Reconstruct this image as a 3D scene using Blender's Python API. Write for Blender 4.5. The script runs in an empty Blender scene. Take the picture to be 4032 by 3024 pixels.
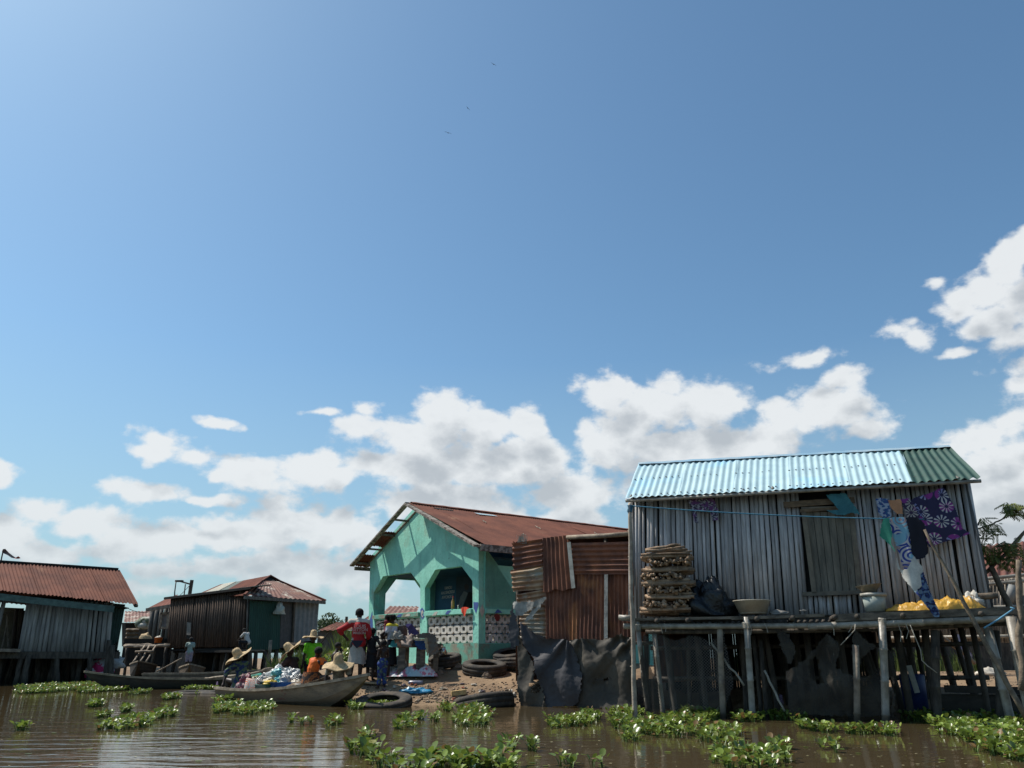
import bpy, bmesh, math, random
from math import sin, cos, pi, radians, sqrt, exp, floor, atan2, asin, degrees
from mathutils import Vector, Matrix, noise as mn
from mathutils.geometry import tessellate_polygon
random.seed(7)
R = random.Random(11)
sc = bpy.context.scene
C = sc.collection

# ------------------------------------------------------------------ camera
F_PX, CX, CY, PITCH = 3030.0, 2016.0, 1512.0, radians(19.6)
CAM = Vector((0, 0, 1.0))
cd = bpy.data.cameras.new('camera'); cam = bpy.data.objects.new('camera', cd); C.objects.link(cam)
cam.location = CAM; cam.rotation_euler = (pi/2 + PITCH, 0, 0)
cd.sensor_width = 36; cd.lens = 36*F_PX/4032; cd.clip_end = 20000; cd.clip_start = 0.05
sc.camera = cam
sc.view_settings.view_transform = 'Standard'; sc.view_settings.look = 'None'
sc.view_settings.gamma = 1; sc.view_settings.exposure = 0.35

def ray(px, py):
    u = (px-CX)/F_PX; v = (CY-py)/F_PX
    return Vector((u, cos(PITCH)-v*sin(PITCH), sin(PITCH)+v*cos(PITCH)))
def P(px, py, Y): r = ray(px, py); return CAM + r*(Y/r.y)
def G(px, py, z=0.0): r = ray(px, py); return CAM + r*((z-CAM.z)/r.z)
def PL(px, py, O, n): r = ray(px, py); return CAM + r*((O-CAM).dot(n)/r.dot(n))
def proj(p):
    d = p-CAM; w = d.y*cos(PITCH)+d.z*sin(PITCH); v = -d.y*sin(PITCH)+d.z*cos(PITCH)
    return (CX+F_PX*d.x/w, CY-F_PX*v/w)

# ------------------------------------------------------------------ sun
SUN_EL, SUN_AZ = radians(56), radians(-66)      # azimuth from +Y towards +X
S = Vector((sin(SUN_AZ)*cos(SUN_EL), cos(SUN_AZ)*cos(SUN_EL), sin(SUN_EL)))
sl = bpy.data.lights.new('sun', 'SUN'); sl.energy = 4.2; sl.angle = radians(0.5); sl.color = (1.0, 0.95, 0.87)
so = bpy.data.objects.new('sun', sl); C.objects.link(so); so.rotation_euler = S.to_track_quat('Z', 'Y').to_euler()

# ------------------------------------------------------------------ node helpers
class NT:
    def __init__(s, nt): s.nt = nt
    def n(s, t, **kw):
        nd = s.nt.nodes.new(t)
        for k, v in kw.items(): setattr(nd, k, v)
        return nd
    def put(s, sock, v):
        if hasattr(v, 'is_output') or isinstance(v, bpy.types.NodeSocket): s.nt.links.new(v, sock)
        else:
            if sock.type == 'RGBA' and len(v) == 3: v = (*v, 1)
            sock.default_value = v
    def math(s, op, a, b=None, c=None, clamp=False):
        nd = s.n('ShaderNodeMath', operation=op, use_clamp=clamp); s.put(nd.inputs[0], a)
        if b is not None: s.put(nd.inputs[1], b)
        if c is not None: s.put(nd.inputs[2], c)
        return nd.outputs[0]
    def vm(s, op, a, b=None, c=None, out=0):
        nd = s.n('ShaderNodeVectorMath', operation=op); s.put(nd.inputs[0], a)
        if b is not None: s.put(nd.inputs[1], b)
        if c is not None: s.put(nd.inputs[2], c)
        return nd.outputs[out]
    def noise(s, vec, scale, detail=3, rough=.55, dist=0.0):
        nd = s.n('ShaderNodeTexNoise'); s.put(nd.inputs['Vector'], vec); nd.inputs['Scale'].default_value = scale
        nd.inputs['Detail'].default_value = detail; nd.inputs['Roughness'].default_value = rough; nd.inputs['Distortion'].default_value = dist
        return nd.outputs[0]
    def maprange(s, v, a, b, c=0., d=1., smooth=False):
        nd = s.n('ShaderNodeMapRange'); nd.interpolation_type = 'SMOOTHSTEP' if smooth else 'LINEAR'
        s.put(nd.inputs[0], v); s.put(nd.inputs[1], a); s.put(nd.inputs[2], b); s.put(nd.inputs[3], c); s.put(nd.inputs[4], d)
        return nd.outputs[0]
    def mix(s, f, a, b, blend='MIX'):
        nd = s.n('ShaderNodeMix', data_type='RGBA', blend_type=blend)
        s.put(nd.inputs[0], f); s.put(nd.inputs[6], a); s.put(nd.inputs[7], b); return nd.outputs[2]

# ------------------------------------------------------------------ sky with clouds
def pix_azel(px, py):
    r = ray(px, py).normalized(); return degrees(atan2(r.x, r.y)), degrees(asin(r.z))
# cumulus heaps as (pixel x, pixel y, half width px, half height px, weight) turned into azimuth / elevation
CLOUDS = [(640, 1745, 130, 75, 1), (560, 1770, 90, 40, .8), (760, 1800, 130, 45, .7), (860, 1660, 110, 28, .75), (1010, 1850, 170, 85, 1), (1200, 1860, 150, 75, 1), (890, 1860, 100, 45, .8), (1320, 1900, 90, 50, .8),
 (20, 1860, 100, 50, .9), (170, 1990, 120, 64, .9), (350, 2040, 140, 60, .85), (560, 1940, 190, 40, .75), (820, 1975, 150, 28, .6), (10, 2090, 120, 70, .9), (190, 2180, 140, 50, .8),
 (620, 2110, 230, 85, .95), (460, 2150, 150, 60, .8), (1130, 2050, 170, 100, 1), (960, 2120, 200, 90, .9), (1330, 2110, 180, 95, .95), (800, 2240, 380, 60, .7), (1150, 2250, 300, 90, .8), (1400, 2280, 220, 90, .75), (400, 2300, 300, 45, .55),
 (1440, 1690, 140, 70, .95), (1620, 1740, 200, 100, 1), (1760, 1640, 130, 120, 1), (1880, 1690, 150, 110, .95), (1560, 1850, 220, 90, 1), (1800, 1850, 300, 120, 1), (2080, 1820, 230, 130, 1), (2090, 1680, 110, 90, .8), (1740, 1960, 330, 80, .9), (1270, 1625, 120, 26, .6), (1460, 1600, 60, 40, .6),
 (1600, 1990, 130, 80, 1), (1960, 2040, 260, 70, .8), (2230, 2040, 190, 80, .9), (2420, 1540, 150, 95, 1), (2560, 1600, 230, 130, 1), (2780, 1600, 170, 100, 1), (2400, 1740, 210, 150, 1), (2700, 1760, 300, 110, 1), (3000, 1740, 220, 90, .9), (3130, 1660, 220, 85, .9), (3280, 1620, 190, 100, 1), (3330, 1500, 90, 45, .75), (3400, 1680, 110, 70, .8), (3170, 1430, 150, 32, .55), (2300, 1950, 300, 120, .85),
 (3540, 1310, 100, 55, .75), (3600, 1340, 60, 60, .6), (3700, 1105, 60, 36, .6), (3780, 1180, 100, 70, .8), (3900, 1130, 110, 80, .9), (3985, 1030, 90, 100, .95), (4030, 960, 60, 60, .9), (3930, 1270, 120, 80, .85), (4010, 1360, 100, 60, .75), (3740, 1410, 100, 22, .65), (4090, 1200, 110, 130, .9),
 (3860, 1740, 130, 60, .75), (3960, 1830, 210, 110, .95), (4010, 1960, 260, 120, .9), (4050, 1640, 200, 50, .5), (3900, 2060, 300, 120, .8), (4300, 1500, 300, 300, .8), (4500, 2000, 500, 260, .8), (-300, 1950, 250, 150, .8), (-500, 2200, 400, 120, .8)]
w = bpy.data.worlds.new('World'); sc.world = w; w.use_nodes = True
w.node_tree.nodes.clear(); T = NT(w.node_tree)
grp = bpy.data.node_groups.new('cloud_density', 'ShaderNodeTree')
grp.interface.new_socket('Vector', in_out='INPUT', socket_type='NodeSocketVector')
grp.interface.new_socket('Density', in_out='OUTPUT', socket_type='NodeSocketFloat')
g = NT(grp); gi = g.n('NodeGroupInput'); go = g.n('NodeGroupOutput')
v0 = gi.outputs[0]
sep = g.n('ShaderNodeSeparateXYZ'); g.put(sep.inputs[0], v0)
az = g.math('MULTIPLY', g.math('ARCTAN2', sep.outputs[0], sep.outputs[1]), 57.2958)
el = g.math('MULTIPLY', g.math('ARCSINE', sep.outputs[2]), 57.2958)
cmb = g.n('ShaderNodeCombineXYZ'); g.put(cmb.inputs[0], az); g.put(cmb.inputs[1], el)
vn = g.vm('MULTIPLY', v0, (1, 1, 1.5))
wp = g.n('ShaderNodeTexNoise'); g.put(wp.inputs['Vector'], vn); wp.inputs['Scale'].default_value = 9; wp.inputs['Detail'].default_value = 4
warp = g.vm('MULTIPLY', g.vm('SUBTRACT', wp.outputs[1], (.5, .5, .5)), (3.2, 2.4, 0))
pt = g.vm('ADD', cmb.outputs[0], warp)
cur = None
for (px, py, hw, hh, wt) in CLOUDS:
    a, e = pix_azel(px, py); sa = 0.0172*hw*1.13; sb = 0.0172*hh*1.12
    q = g.vm('MULTIPLY_ADD', pt, (1/sa, 1/sb, 0), (-a/sa, -e/sb, 0))
    ln = g.vm('LENGTH', q, out=1)
    d = g.math('MULTIPLY_ADD', ln, -wt, wt)
    cur = d if cur is None else g.math('SMOOTH_MAX', cur, d, .18)
fb = g.noise(vn, 15, 9, .62)
fb2 = g.noise(vn, 50, 4, .6)
wv_ = g.vm('ADD', vn, g.vm('MULTIPLY', g.vm('SUBTRACT', wp.outputs[1], (.5, .5, .5)), (.05, .05, .05)))
def puff(sc_):
    nd = g.n('ShaderNodeTexVoronoi', feature='F1'); g.put(nd.inputs['Vector'], wv_); nd.inputs['Scale'].default_value = sc_; return nd.outputs['Distance']
dens = g.math('ADD', g.math('MULTIPLY_ADD', fb, 1.7, -.85), g.math('MULTIPLY_ADD', fb2, .7, -.35))
dens = g.math('ADD', dens, g.math('ADD', g.math('MULTIPLY_ADD', puff(17), -.5, .25), g.math('MULTIPLY_ADD', puff(44), -.4, .18)))
dens = g.math('ADD', g.math('MULTIPLY', g.math('MAXIMUM', cur, -1.2), 1.3), dens)
g.nt.links.new(dens, go.inputs[0])
tc = T.n('ShaderNodeTexCoord'); dirv = T.vm('NORMALIZE', tc.outputs['Generated'])
def dens_at(vec):
    nd = T.n('ShaderNodeGroup'); nd.node_tree = grp; T.put(nd.inputs[0], vec); return nd.outputs[0]
D0 = dens_at(dirv)
D1 = dens_at(T.vm('NORMALIZE', T.vm('ADD', dirv, (-.015, 0, .040))))
sky = T.n('ShaderNodeTexSky', sky_type='NISHITA', sun_disc=False, sun_elevation=SUN_EL, sun_rotation=SUN_AZ, altitude=0)
sky.air_density = 1.0; sky.dust_density = 1.0; sky.ozone_density = 2.0
SKYS = 0.085
skyc = T.vm('SCALE', sky.outputs[0]); skyc.node.inputs[3].default_value = SKYS
skyc = T.vm('MULTIPLY', skyc, (0.93, 1.20, 1.23))
mask = T.maprange(D0, -.06, .50, smooth=True)
sp = T.n('ShaderNodeSeparateXYZ'); T.put(sp.inputs[0], dirv)
elf = T.maprange(sp.outputs[2], .03, .22)
mask = T.math('MULTIPLY', mask, T.maprange(sp.outputs[2], -.02, .12, .5, .93))
shade = T.maprange(D1, -.05, 1.25, smooth=True)
fine = T.noise(T.vm('MULTIPLY', dirv, (1, 1, 1.6)), 30, 6, .6)
shade = T.math('ADD', shade, T.math('MULTIPLY_ADD', fine, .55, -.30), clamp=True)
ccol = T.mix(shade, (.66, .68, .69), (.39, .42, .45))
ccol = T.mix(T.math('MULTIPLY_ADD', elf, -.4, .4), ccol, (.44, .50, .54))
hz = T.maprange(sp.outputs[2], -.02, .36, .82, 0)
base = T.mix(hz, skyc, (.29, .41, .465))
fin = T.mix(mask, base, ccol)
bg = T.n('ShaderNodeBackground'); T.put(bg.inputs[0], fin); bg.inputs[1].default_value = 1.0
wo = T.n('ShaderNodeOutputWorld'); w.node_tree.links.new(bg.outputs[0], wo.inputs[0])
w.cycles.sampling_method = 'MANUAL'; w.cycles.sample_map_resolution = 512

# ------------------------------------------------------------------ materials
MATS = {}
def mat(name, c1, c2=None, scale=4, stretch=(1, 1, 1), rough=.8, metal=0., bump=0., bscale=None, island=0., c3=None, lo=.38, hi=.62, spec=.4, detail=5, trans=0., alpha=1., space='Object', ramp3=(.6, .7), coat=0, mottle=.25, s3=None, wet=0, stain=0):
    if name in MATS: return MATS[name]
    wm_ = lambda c: (c[0]*1.03, c[1]*.98, c[2]*.88) if c else c
    c1, c2, c3 = wm_(c1), wm_(c2), wm_(c3)
    m = bpy.data.materials.new(name); m.use_nodes = True; t = NT(m.node_tree)
    b = m.node_tree.nodes['Principled BSDF']
    co = t.n('ShaderNodeTexCoord').outputs['Object'] if space == 'Object' else t.n('ShaderNodeNewGeometry').outputs['Position']
    v = t.vm('MULTIPLY', co, stretch)
    gm = t.n('ShaderNodeNewGeometry')
    c2 = c2 or tuple(x*.7 for x in c1)
    nz = t.noise(v, scale, detail)
    col = t.mix(t.maprange(nz, lo, hi), c1, c2)
    if c3:
        n3 = t.noise(t.vm('ADD', v, (13, 7, 3)), s3 or scale*.6, 6, .62)
        col = t.mix(t.maprange(n3, *ramp3), col, c3)
    if mottle:
        f = t.noise(v, scale*7, 4, .6)
        hs = t.math('MULTIPLY_ADD', f, mottle*2, 1-mottle)
        col = t.vm('SCALE', col); t.nt.links.new(hs, col.node.inputs[3])
    if stain:      # run-off streaks and mould, stretched down the surface
        sn = t.noise(t.vm('MULTIPLY', t.n('ShaderNodeNewGeometry').outputs['Position'], (3.2, 3.2, .7)), 1.6, 6, .7)
        col = t.mix(t.math('MULTIPLY', t.maprange(sn, .50, .66), stain), col, tuple(x*.45+.01 for x in c2))
        sn = t.noise(t.n('ShaderNodeNewGeometry').outputs['Position'], 9, 6, .75)
        col = t.mix(t.maprange(sn, .64, .68), col, (.10, .12, .10))
    if wet:        # waterlogged, algae-darkened foot
        zz = t.n('ShaderNodeSeparateXYZ'); t.put(zz.inputs[0], t.n('ShaderNodeNewGeometry').outputs['Position'])
        col = t.mix(t.maprange(t.math('ADD', zz.outputs[2], t.math('MULTIPLY', nz, .3)), .22, .42, .75, 0), col, (.018, .020, .012))
    if island:
        r = gm.outputs['Random Per Island']
        c_ = t.vm('SCALE', col); t.nt.links.new(t.math('MULTIPLY_ADD', r, island*2, 1-island), c_.node.inputs[3]); col = c_
    if name == 'hyacinth_leaf':      # one leaf in ten has withered
        col = t.mix(t.maprange(gm.outputs['Random Per Island'], .90, .93), col, (.22, .13, .045))
    t.put(b.inputs['Base Color'], col)
    b.inputs['Roughness'].default_value = rough; b.inputs['Metallic'].default_value = metal
    b.inputs['Specular IOR Level'].default_value = spec
    if alpha < 1: b.inputs['Alpha'].default_value = alpha
    if trans:
        tr = t.n('ShaderNodeBsdfTranslucent'); t.put(tr.inputs[0], col); ms = t.n('ShaderNodeMixShader'); ms.inputs[0].default_value = trans
        t.nt.links.new(b.outputs[0], ms.inputs[1]); t.nt.links.new(tr.outputs[0], ms.inputs[2])
        t.nt.links.new(ms.outputs[0], m.node_tree.nodes['Material Output'].inputs[0])
    if bump:
        bn = t.n('ShaderNodeBump'); bn.inputs['Strength'].default_value = min(1, bump); bn.inputs['Distance'].default_value = .02*max(1, bump)
        t.put(bn.inputs['Height'], t.noise(v, bscale or scale*5, 4)); t.nt.links.new(bn.outputs[0], b.inputs['Normal'])
    MATS[name] = m; return m
def print_mat(name, bg_, cols, scale=6, kind='voronoi', rough=.85, seed=0):
    """printed wax cloth: fans / rings / blotches of colour"""
    if name in MATS: return MATS[name]
    m = bpy.data.materials.new(name); m.use_nodes = True; t = NT(m.node_tree); b = m.node_tree.nodes['Principled BSDF']
    co = t.vm('ADD', t.n('ShaderNodeTexCoord').outputs['Object'], (seed, seed*.7, 0))
    s0_ = t.n('ShaderNodeSeparateXYZ'); t.put(s0_.inputs[0], co); c0_ = t.n('ShaderNodeCombineXYZ'); t.put(c0_.inputs[0], s0_.outputs[0]); t.put(c0_.inputs[1], s0_.outputs[2]); co = c0_.outputs[0]
    vo = t.n('ShaderNodeTexVoronoi', voronoi_dimensions='2D'); vo.inputs['Randomness'].default_value = .75; t.put(vo.inputs['Vector'], co); vo.inputs['Scale'].default_value = scale
    dist = vo.outputs['Distance']
    if kind == 'ring': w_ = t.math('SINE', t.math('MULTIPLY', dist, 26))
    elif kind == 'fan':
        s_ = t.n('ShaderNodeSeparateXYZ'); t.put(s_.inputs[0], t.vm('SUBTRACT', co, vo.outputs['Position']))
        w_ = t.math('SINE', t.math('MULTIPLY', t.math('ARCTAN2', s_.outputs[1], s_.outputs[0]), 10))
    else: w_ = t.math('MULTIPLY_ADD', t.noise(co, scale*2, 3), 4, -2)
    col = t.mix(t.maprange(w_, -.1, .15), bg_, cols[0])
    if len(cols) > 1: col = t.mix(t.maprange(t.noise(co, scale*.8, 1), .48, .54), col, cols[1])
    if len(cols) > 2: col = t.mix(t.math('MULTIPLY', t.maprange(w_, .3, .6), t.maprange(t.noise(t.vm('ADD', co, (4, 4, 4)), scale*.7, 1), .47, .53)), col, cols[2])
    if kind == 'fan': col = t.mix(t.math('MAXIMUM', t.maprange(dist, .42, .46), t.math('SUBTRACT', 1, t.maprange(dist, .10, .13))), col, bg_)
    t.put(b.inputs['Base Color'], col); b.inputs['Roughness'].default_value = rough
    MATS[name] = m; return m

M = dict(
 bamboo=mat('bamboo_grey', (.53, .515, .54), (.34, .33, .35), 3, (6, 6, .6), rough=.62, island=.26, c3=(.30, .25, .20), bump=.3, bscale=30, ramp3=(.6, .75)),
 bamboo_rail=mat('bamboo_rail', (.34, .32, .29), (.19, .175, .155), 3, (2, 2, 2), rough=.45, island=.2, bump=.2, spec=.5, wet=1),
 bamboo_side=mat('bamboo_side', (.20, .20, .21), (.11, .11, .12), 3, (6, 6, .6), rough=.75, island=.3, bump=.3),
 stick=mat('weathered_stick', (.30, .25, .20), (.15, .12, .10), 5, (1, 1, 1), rough=.8, island=.3, bump=.4, wet=1),
 post=mat('weathered_post', (.10, .085, .072), (.042, .036, .032), 4, (3, 3, .8), rough=.85, island=.25, bump=.5, wet=1),
 plank=mat('weathered_plank', (.20, .17, .14), (.085, .075, .065), 3, (1, 5, 5), rough=.85, island=.25, bump=.6),
 plankv=mat('brown_board_wall', (.105, .070, .052), (.05, .036, .029), 3, (7, 7, .5), rough=.85, island=.4, bump=.4),
 greywall=mat('grey_board_wall', (.15, .145, .14), (.08, .078, .076), 3, (7, 7, .5), rough=.85, island=.35, bump=.4),
 door=mat('door_board', (.18, .165, .14), (.11, .105, .09), 2.5, (5, 5, .7), rough=.85, c3=(.06, .055, .05), bump=.4, island=.15),
 lintel=mat('lintel_board', (.20, .14, .09), (.11, .08, .055), 4, (1, 4, 4), rough=.8, bump=.3),
 zinc=mat('pale_blue_zinc', (.42, .59, .68), (.37, .53, .63), 3, (1, 1, 1), rough=.55, metal=0., spec=.3, c3=(.30, .56, .78), s3=.7, ramp3=(.55, .7), mottle=.08),
 green=mat('green_zinc', (.03, .082, .068), (.022, .06, .05), 3, rough=.6, metal=.1, mottle=.1),
 greendark=mat('dark_green_sheet', (.018, .05, .045), (.012, .035, .03), 3, rough=.6, mottle=.15),
 rustroof=mat('rust_roof', (.165, .062, .042), (.105, .04, .03), 1.2, rough=.85, spec=.2, c3=(.22, .11, .075), bump=.2, ramp3=(.62, .72), island=.12),
 rustroof2=mat('rust_roof_patchy', (.19, .085, .06), (.12, .055, .045), 2.0, rough=.75, c3=(.36, .32, .28), bump=.2, ramp3=(.53, .62), island=.12),
 rust=mat('rust_sheet', (.25, .10, .06), (.12, .052, .038), 3.0, (1, 1, .6), rough=.8, c3=(.42, .18, .075), bump=.4, bscale=30, ramp3=(.55, .72)),
 rustpale=mat('pale_rust_sheet', (.38, .26, .17), (.23, .115, .065), 3.0, (1, 1, 1), rough=.75, c3=(.33, .31, .27), bump=.4, bscale=25, ramp3=(.52, .66)),
 teal=mat('teal_plaster', (.28, .66, .57), (.21, .55, .475), 1.5, rough=.85, c3=(.26, .40, .32), bump=.5, bscale=14, ramp3=(.58, .72), mottle=.16, stain=.28),
 tealworn=mat('worn_teal_plaster', (.12, .34, .28), (.22, .22, .18), 2.6, rough=.9, c3=(.10, .09, .07), bump=.5, bscale=14, ramp3=(.58, .7), lo=.46, hi=.56),
 blueplaster=mat('blue_plaster', (.035, .12, .21), (.03, .10, .18), 2, rough=.8, bump=.2, mottle=.1),
 screen=mat('breeze_block', (.55, .54, .53), (.34, .33, .31), 5, rough=.9, bump=.4, c3=(.12, .11, .10)),
 bluepaint=mat('blue_paint', (.05, .10, .34), (.04, .08, .27), 6, rough=.8), whitepaint=mat('white_paint', (.50, .50, .47), (.33, .33, .31), 6, rough=.8),
 fascia=mat('peeling_fascia', (.30, .27, .25), (.10, .085, .075), 9, rough=.9, bump=.6, bscale=40, lo=.44, hi=.56),
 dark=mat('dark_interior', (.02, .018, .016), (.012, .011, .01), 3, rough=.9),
 mud=mat('sandy_mud', (.26, .185, .12), (.17, .115, .075), 1.1, rough=.95, c3=(.12, .085, .06), bump=1.6, bscale=12, space='World', ramp3=(.55, .7), mottle=.3),
 tyre=mat('tyre_rubber', (.055, .048, .042), (.03, .027, .025), 6, rough=.85, bump=.4, c3=(.11, .088, .066), ramp3=(.5, .68)),
 tarp=mat('dark_tarp', (.058, .058, .070), (.038, .038, .047), 2, rough=.7, c3=(.085, .075, .065), bump=.3, mottle=.2),
 tarpbrown=mat('brown_tarp', (.085, .075, .063), (.046, .042, .037), 2, rough=.75, bump=.3, mottle=.2),
 tarpwhite=mat('torn_grey_tarp', (.42, .42, .41), (.22, .22, .22), 4, rough=.6, bump=.4),
 rope=mat('white_rope', (.42, .40, .36), (.3, .28, .25), 8, rough=.9), bluerope=mat('blue_rope', (.05, .20, .32), (.04, .14, .25), 12, rough=.8),
 skin=mat('dark_skin', (.038, .021, .015), (.030, .016, .011), 6, rough=.5, spec=.35, mottle=.08), hair=mat('black_hair', (.008, .007, .007), (.006, .005, .005), 20, rough=.9, bump=.5),
 straw=mat('straw', (.52, .40, .25), (.36, .27, .16), 20, (1, 1, 1), rough=.85, bump=.6, bscale=50),
 hull=mat('boat_hull', (.29, .215, .15), (.17, .13, .095), 3, (1, 1, 3), rough=.75, c3=(.20, .075, .06), bump=.5, ramp3=(.60, .64), s3=1.1, wet=1),
 hulldark=mat('boat_hull_dark', (.065, .056, .048), (.035, .03, .027), 3, (1, 1, 3), rough=.8, bump=.4, wet=1),
 gunwale=mat('boat_gunwale', (.33, .28, .22), (.18, .15, .12), 4, rough=.75, bump=.4),
 leaf=mat('hyacinth_leaf', (.22, .30, .055), (.105, .17, .03), 2.5, rough=.34, island=.45, trans=.30, spec=.55, mottle=.1, space='World', lo=.35, hi=.65),
 stem=mat('hyacinth_stem', (.10, .17, .035), (.06, .11, .02), 5, rough=.5, island=.3),
 grass=mat('reed_grass', (.12, .165, .04), (.055, .09, .022), 1, rough=.6, island=.45, trans=.3, space='World'),
 treeleaf=mat('tree_leaf', (.20, .24, .06), (.12, .15, .04), 3, rough=.5, island=.5, trans=.3), treedark=mat('far_tree_leaf', (.05, .085, .03), (.03, .055, .02), .5, rough=.7, island=.4, trans=.2),
 bark=mat('bark', (.22, .18, .14), (.12, .095, .075), 8, rough=.9, bump=.5),
 petal=mat('flower_petal', (.50, .42, .66), (.40, .30, .58), 20, rough=.6, island=.2, trans=.3),
)
def plain(name, c, rough=.8, k=.75, **kw): return mat(name, c, tuple(x*k for x in c), kw.pop('scale', 5), rough=rough, **kw)

# ------------------------------------------------------------------ mesh builder
class MB:
    def __init__(s): s.v = []; s.f = []; s.mi = []; s.m = 0
    def add(s, vs, fs):
        b = len(s.v); s.v += [Vector(q) for q in vs]; s.f += [[b+i for i in f_] for f_ in fs]; s.mi += [s.m]*len(fs)
    def box(s, c, sz, rot=None):
        c = Vector(c); vs = []
        for i in (-1, 1):
            for j in (-1, 1):
                for k in (-1, 1):
                    q = Vector((i*sz[0]/2, j*sz[1]/2, k*sz[2]/2))
                    if rot: q = rot @ q
                    vs.append(c+q)
        s.add(vs, [(0, 1, 3, 2), (4, 6, 7, 5), (0, 4, 5, 1), (2, 3, 7, 6), (0, 2, 6, 4), (1, 5, 7, 3)])
    def beam(s, a, b, w, h, up=Vector((0, 0, 1))):
        a = Vector(a); b = Vector(b); d = (b-a).normalized(); x = d.cross(up)
        if x.length < 1e-3: x = d.cross(Vector((0, 1, 0)))
        x.normalize(); y = x.cross(d).normalized(); vs = []
        for p_ in (a, b):
            for i, j in ((-1, -1), (1, -1), (1, 1), (-1, 1)): vs.append(p_ + x*w/2*i + y*h/2*j)
        s.add(vs, [(0, 3, 2, 1), (4, 5, 6, 7), (0, 1, 5, 4), (1, 2, 6, 5), (2, 3, 7, 6), (3, 0, 4, 7)])
    def tube(s, pts, rad, n=7, cap=True):
        pts = [Vector(p_) for p_ in pts]; k = len(pts)
        if not hasattr(rad, '__len__'): rad = [rad]*k
        x = None; b = len(s.v); vs = []; fs = []
        for i, p_ in enumerate(pts):
            d = (pts[min(i+1, k-1)]-pts[max(i-1, 0)]).normalized()
            if x is None:
                x = d.cross(Vector((0, 0, 1)))
                if x.length < .1: x = d.cross(Vector((0, 1, 0)))
            x = (x - d*x.dot(d)).normalized(); y = d.cross(x)
            for j in range(n):
                a = 2*pi*j/n; vs.append(p_ + (x*cos(a)+y*sin(a))*rad[i])
        for i in range(k-1):
            for j in range(n):
                j2 = (j+1) % n; fs.append((i*n+j, i*n+j2, (i+1)*n+j2, (i+1)*n+j))
        if cap: fs.append(tuple(range(n-1, -1, -1))); fs.append(tuple((k-1)*n+j for j in range(n)))
        s.add(vs, fs)
    def bamboo(s, a, b, r, n=8, seg=.35, bend=.0):
        """a culm with raised node rings and a slight bend"""
        a = Vector(a); b = Vector(b); L = (b-a).length; k = max(2, int(L/seg)); pts = []; rad = []
        off = Vector((R.uniform(-1, 1), R.uniform(-1, 1), R.uniform(-1, 1)))*bend
        for i in range(k+1):
            t = i/k; q = a.lerp(b, t)+off*sin(pi*t)
            d = (b-a).normalized()
            if 0 < i < k: pts += [q-d*.018, q, q+d*.018]; rad += [r*.97, r*1.12, r*.97]
            else: pts.append(q); rad.append(r)
        s.tube(pts, rad, n)
    def branch(s, a, b, r0, r1, n=7, wob=.02, k=7):
        a = Vector(a); b = Vector(b); pts = []; rad = []
        for i in range(k+1):
            t = i/k; e = 0 if i in (0, k) else wob
            pts.append(a.lerp(b, t)+Vector((R.uniform(-e, e), R.uniform(-e, e), R.uniform(-e, e)))); rad.append((r0+(r1-r0)*t)*R.uniform(.92, 1.1))
        s.tube(pts, rad, n)
    def lathe(s, prof, c, n=24, M3=None, cap=False):
        c = Vector(c); vs = []; fs = []; k = len(prof)
        for i, (r_, z_) in enumerate(prof):
            for j in range(n):
                a = 2*pi*j/n; q = Vector((r_*cos(a), r_*sin(a), z_)); q = M3 @ q if M3 else q; vs.append(c+q)
        for i in range(k-1):
            for j in range(n):
                j2 = (j+1) % n; fs.append((i*n+j, i*n+j2, (i+1)*n+j2, (i+1)*n+j))
        if cap: fs.append(tuple(range(n-1, -1, -1)))
        s.add(vs, fs)
    def ball(s, c, r, n=10, m=8, M3=None):
        pr = [(max(1e-4, sin(pi*i/m)), -cos(pi*i/m)) for i in range(m+1)]
        if not hasattr(r, '__len__'): r = (r, r, r)
        c = Vector(c); vs = []; fs = []
        for (rr, zz) in pr:
            for j in range(n):
                a = 2*pi*j/n; q = Vector((rr*cos(a)*r[0], rr*sin(a)*r[1], zz*r[2])); q = M3 @ q if M3 else q; vs.append(c+q)
        for i in range(m):
            for j in range(n):
                j2 = (j+1) % n; fs.append((i*n+j, i*n+j2, (i+1)*n+j2, (i+1)*n+j))
        s.add(vs, fs)
    def poly(s, pts, thick=0., n=None):
        """flat polygon (list of Vectors), optionally extruded backwards by thick along -n"""
        k = len(pts)
        if not thick: s.add(pts, [tuple(range(k))]); return
        vs = list(pts)+[q-n*thick for q in pts]
        fs = [tuple(range(k)), tuple(range(2*k-1, k-1, -1))]+[(i, i+k, (i+1) % k+k, (i+1) % k) for i in range(k)]
        s.add(vs, fs)
    def holed(s, outer, holes, n, thick):
        """wall plate with openings; outer/holes are Vector loops in one plane"""
        loops = [outer]+holes; flat = [q for l in loops for q in l]
        tris = tessellate_polygon(loops); k = len(flat); ok = []
        for t in tris:
            a, b_, c_ = (flat[i] for i in t)
            ok.append(t if (b_-a).cross(c_-a).dot(n) > 0 else tuple(reversed(t)))
        vs = list(flat)+[q-n*thick for q in flat]; fs = [tuple(t) for t in ok]+[tuple(i+k for i in reversed(t)) for t in ok]
        o = 0
        for l in loops:
            m = len(l)
            for i in range(m): fs.append((o+i, o+(i+1) % m, o+(i+1) % m+k, o+i+k))
            o += m
        s.add(vs, fs)
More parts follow.
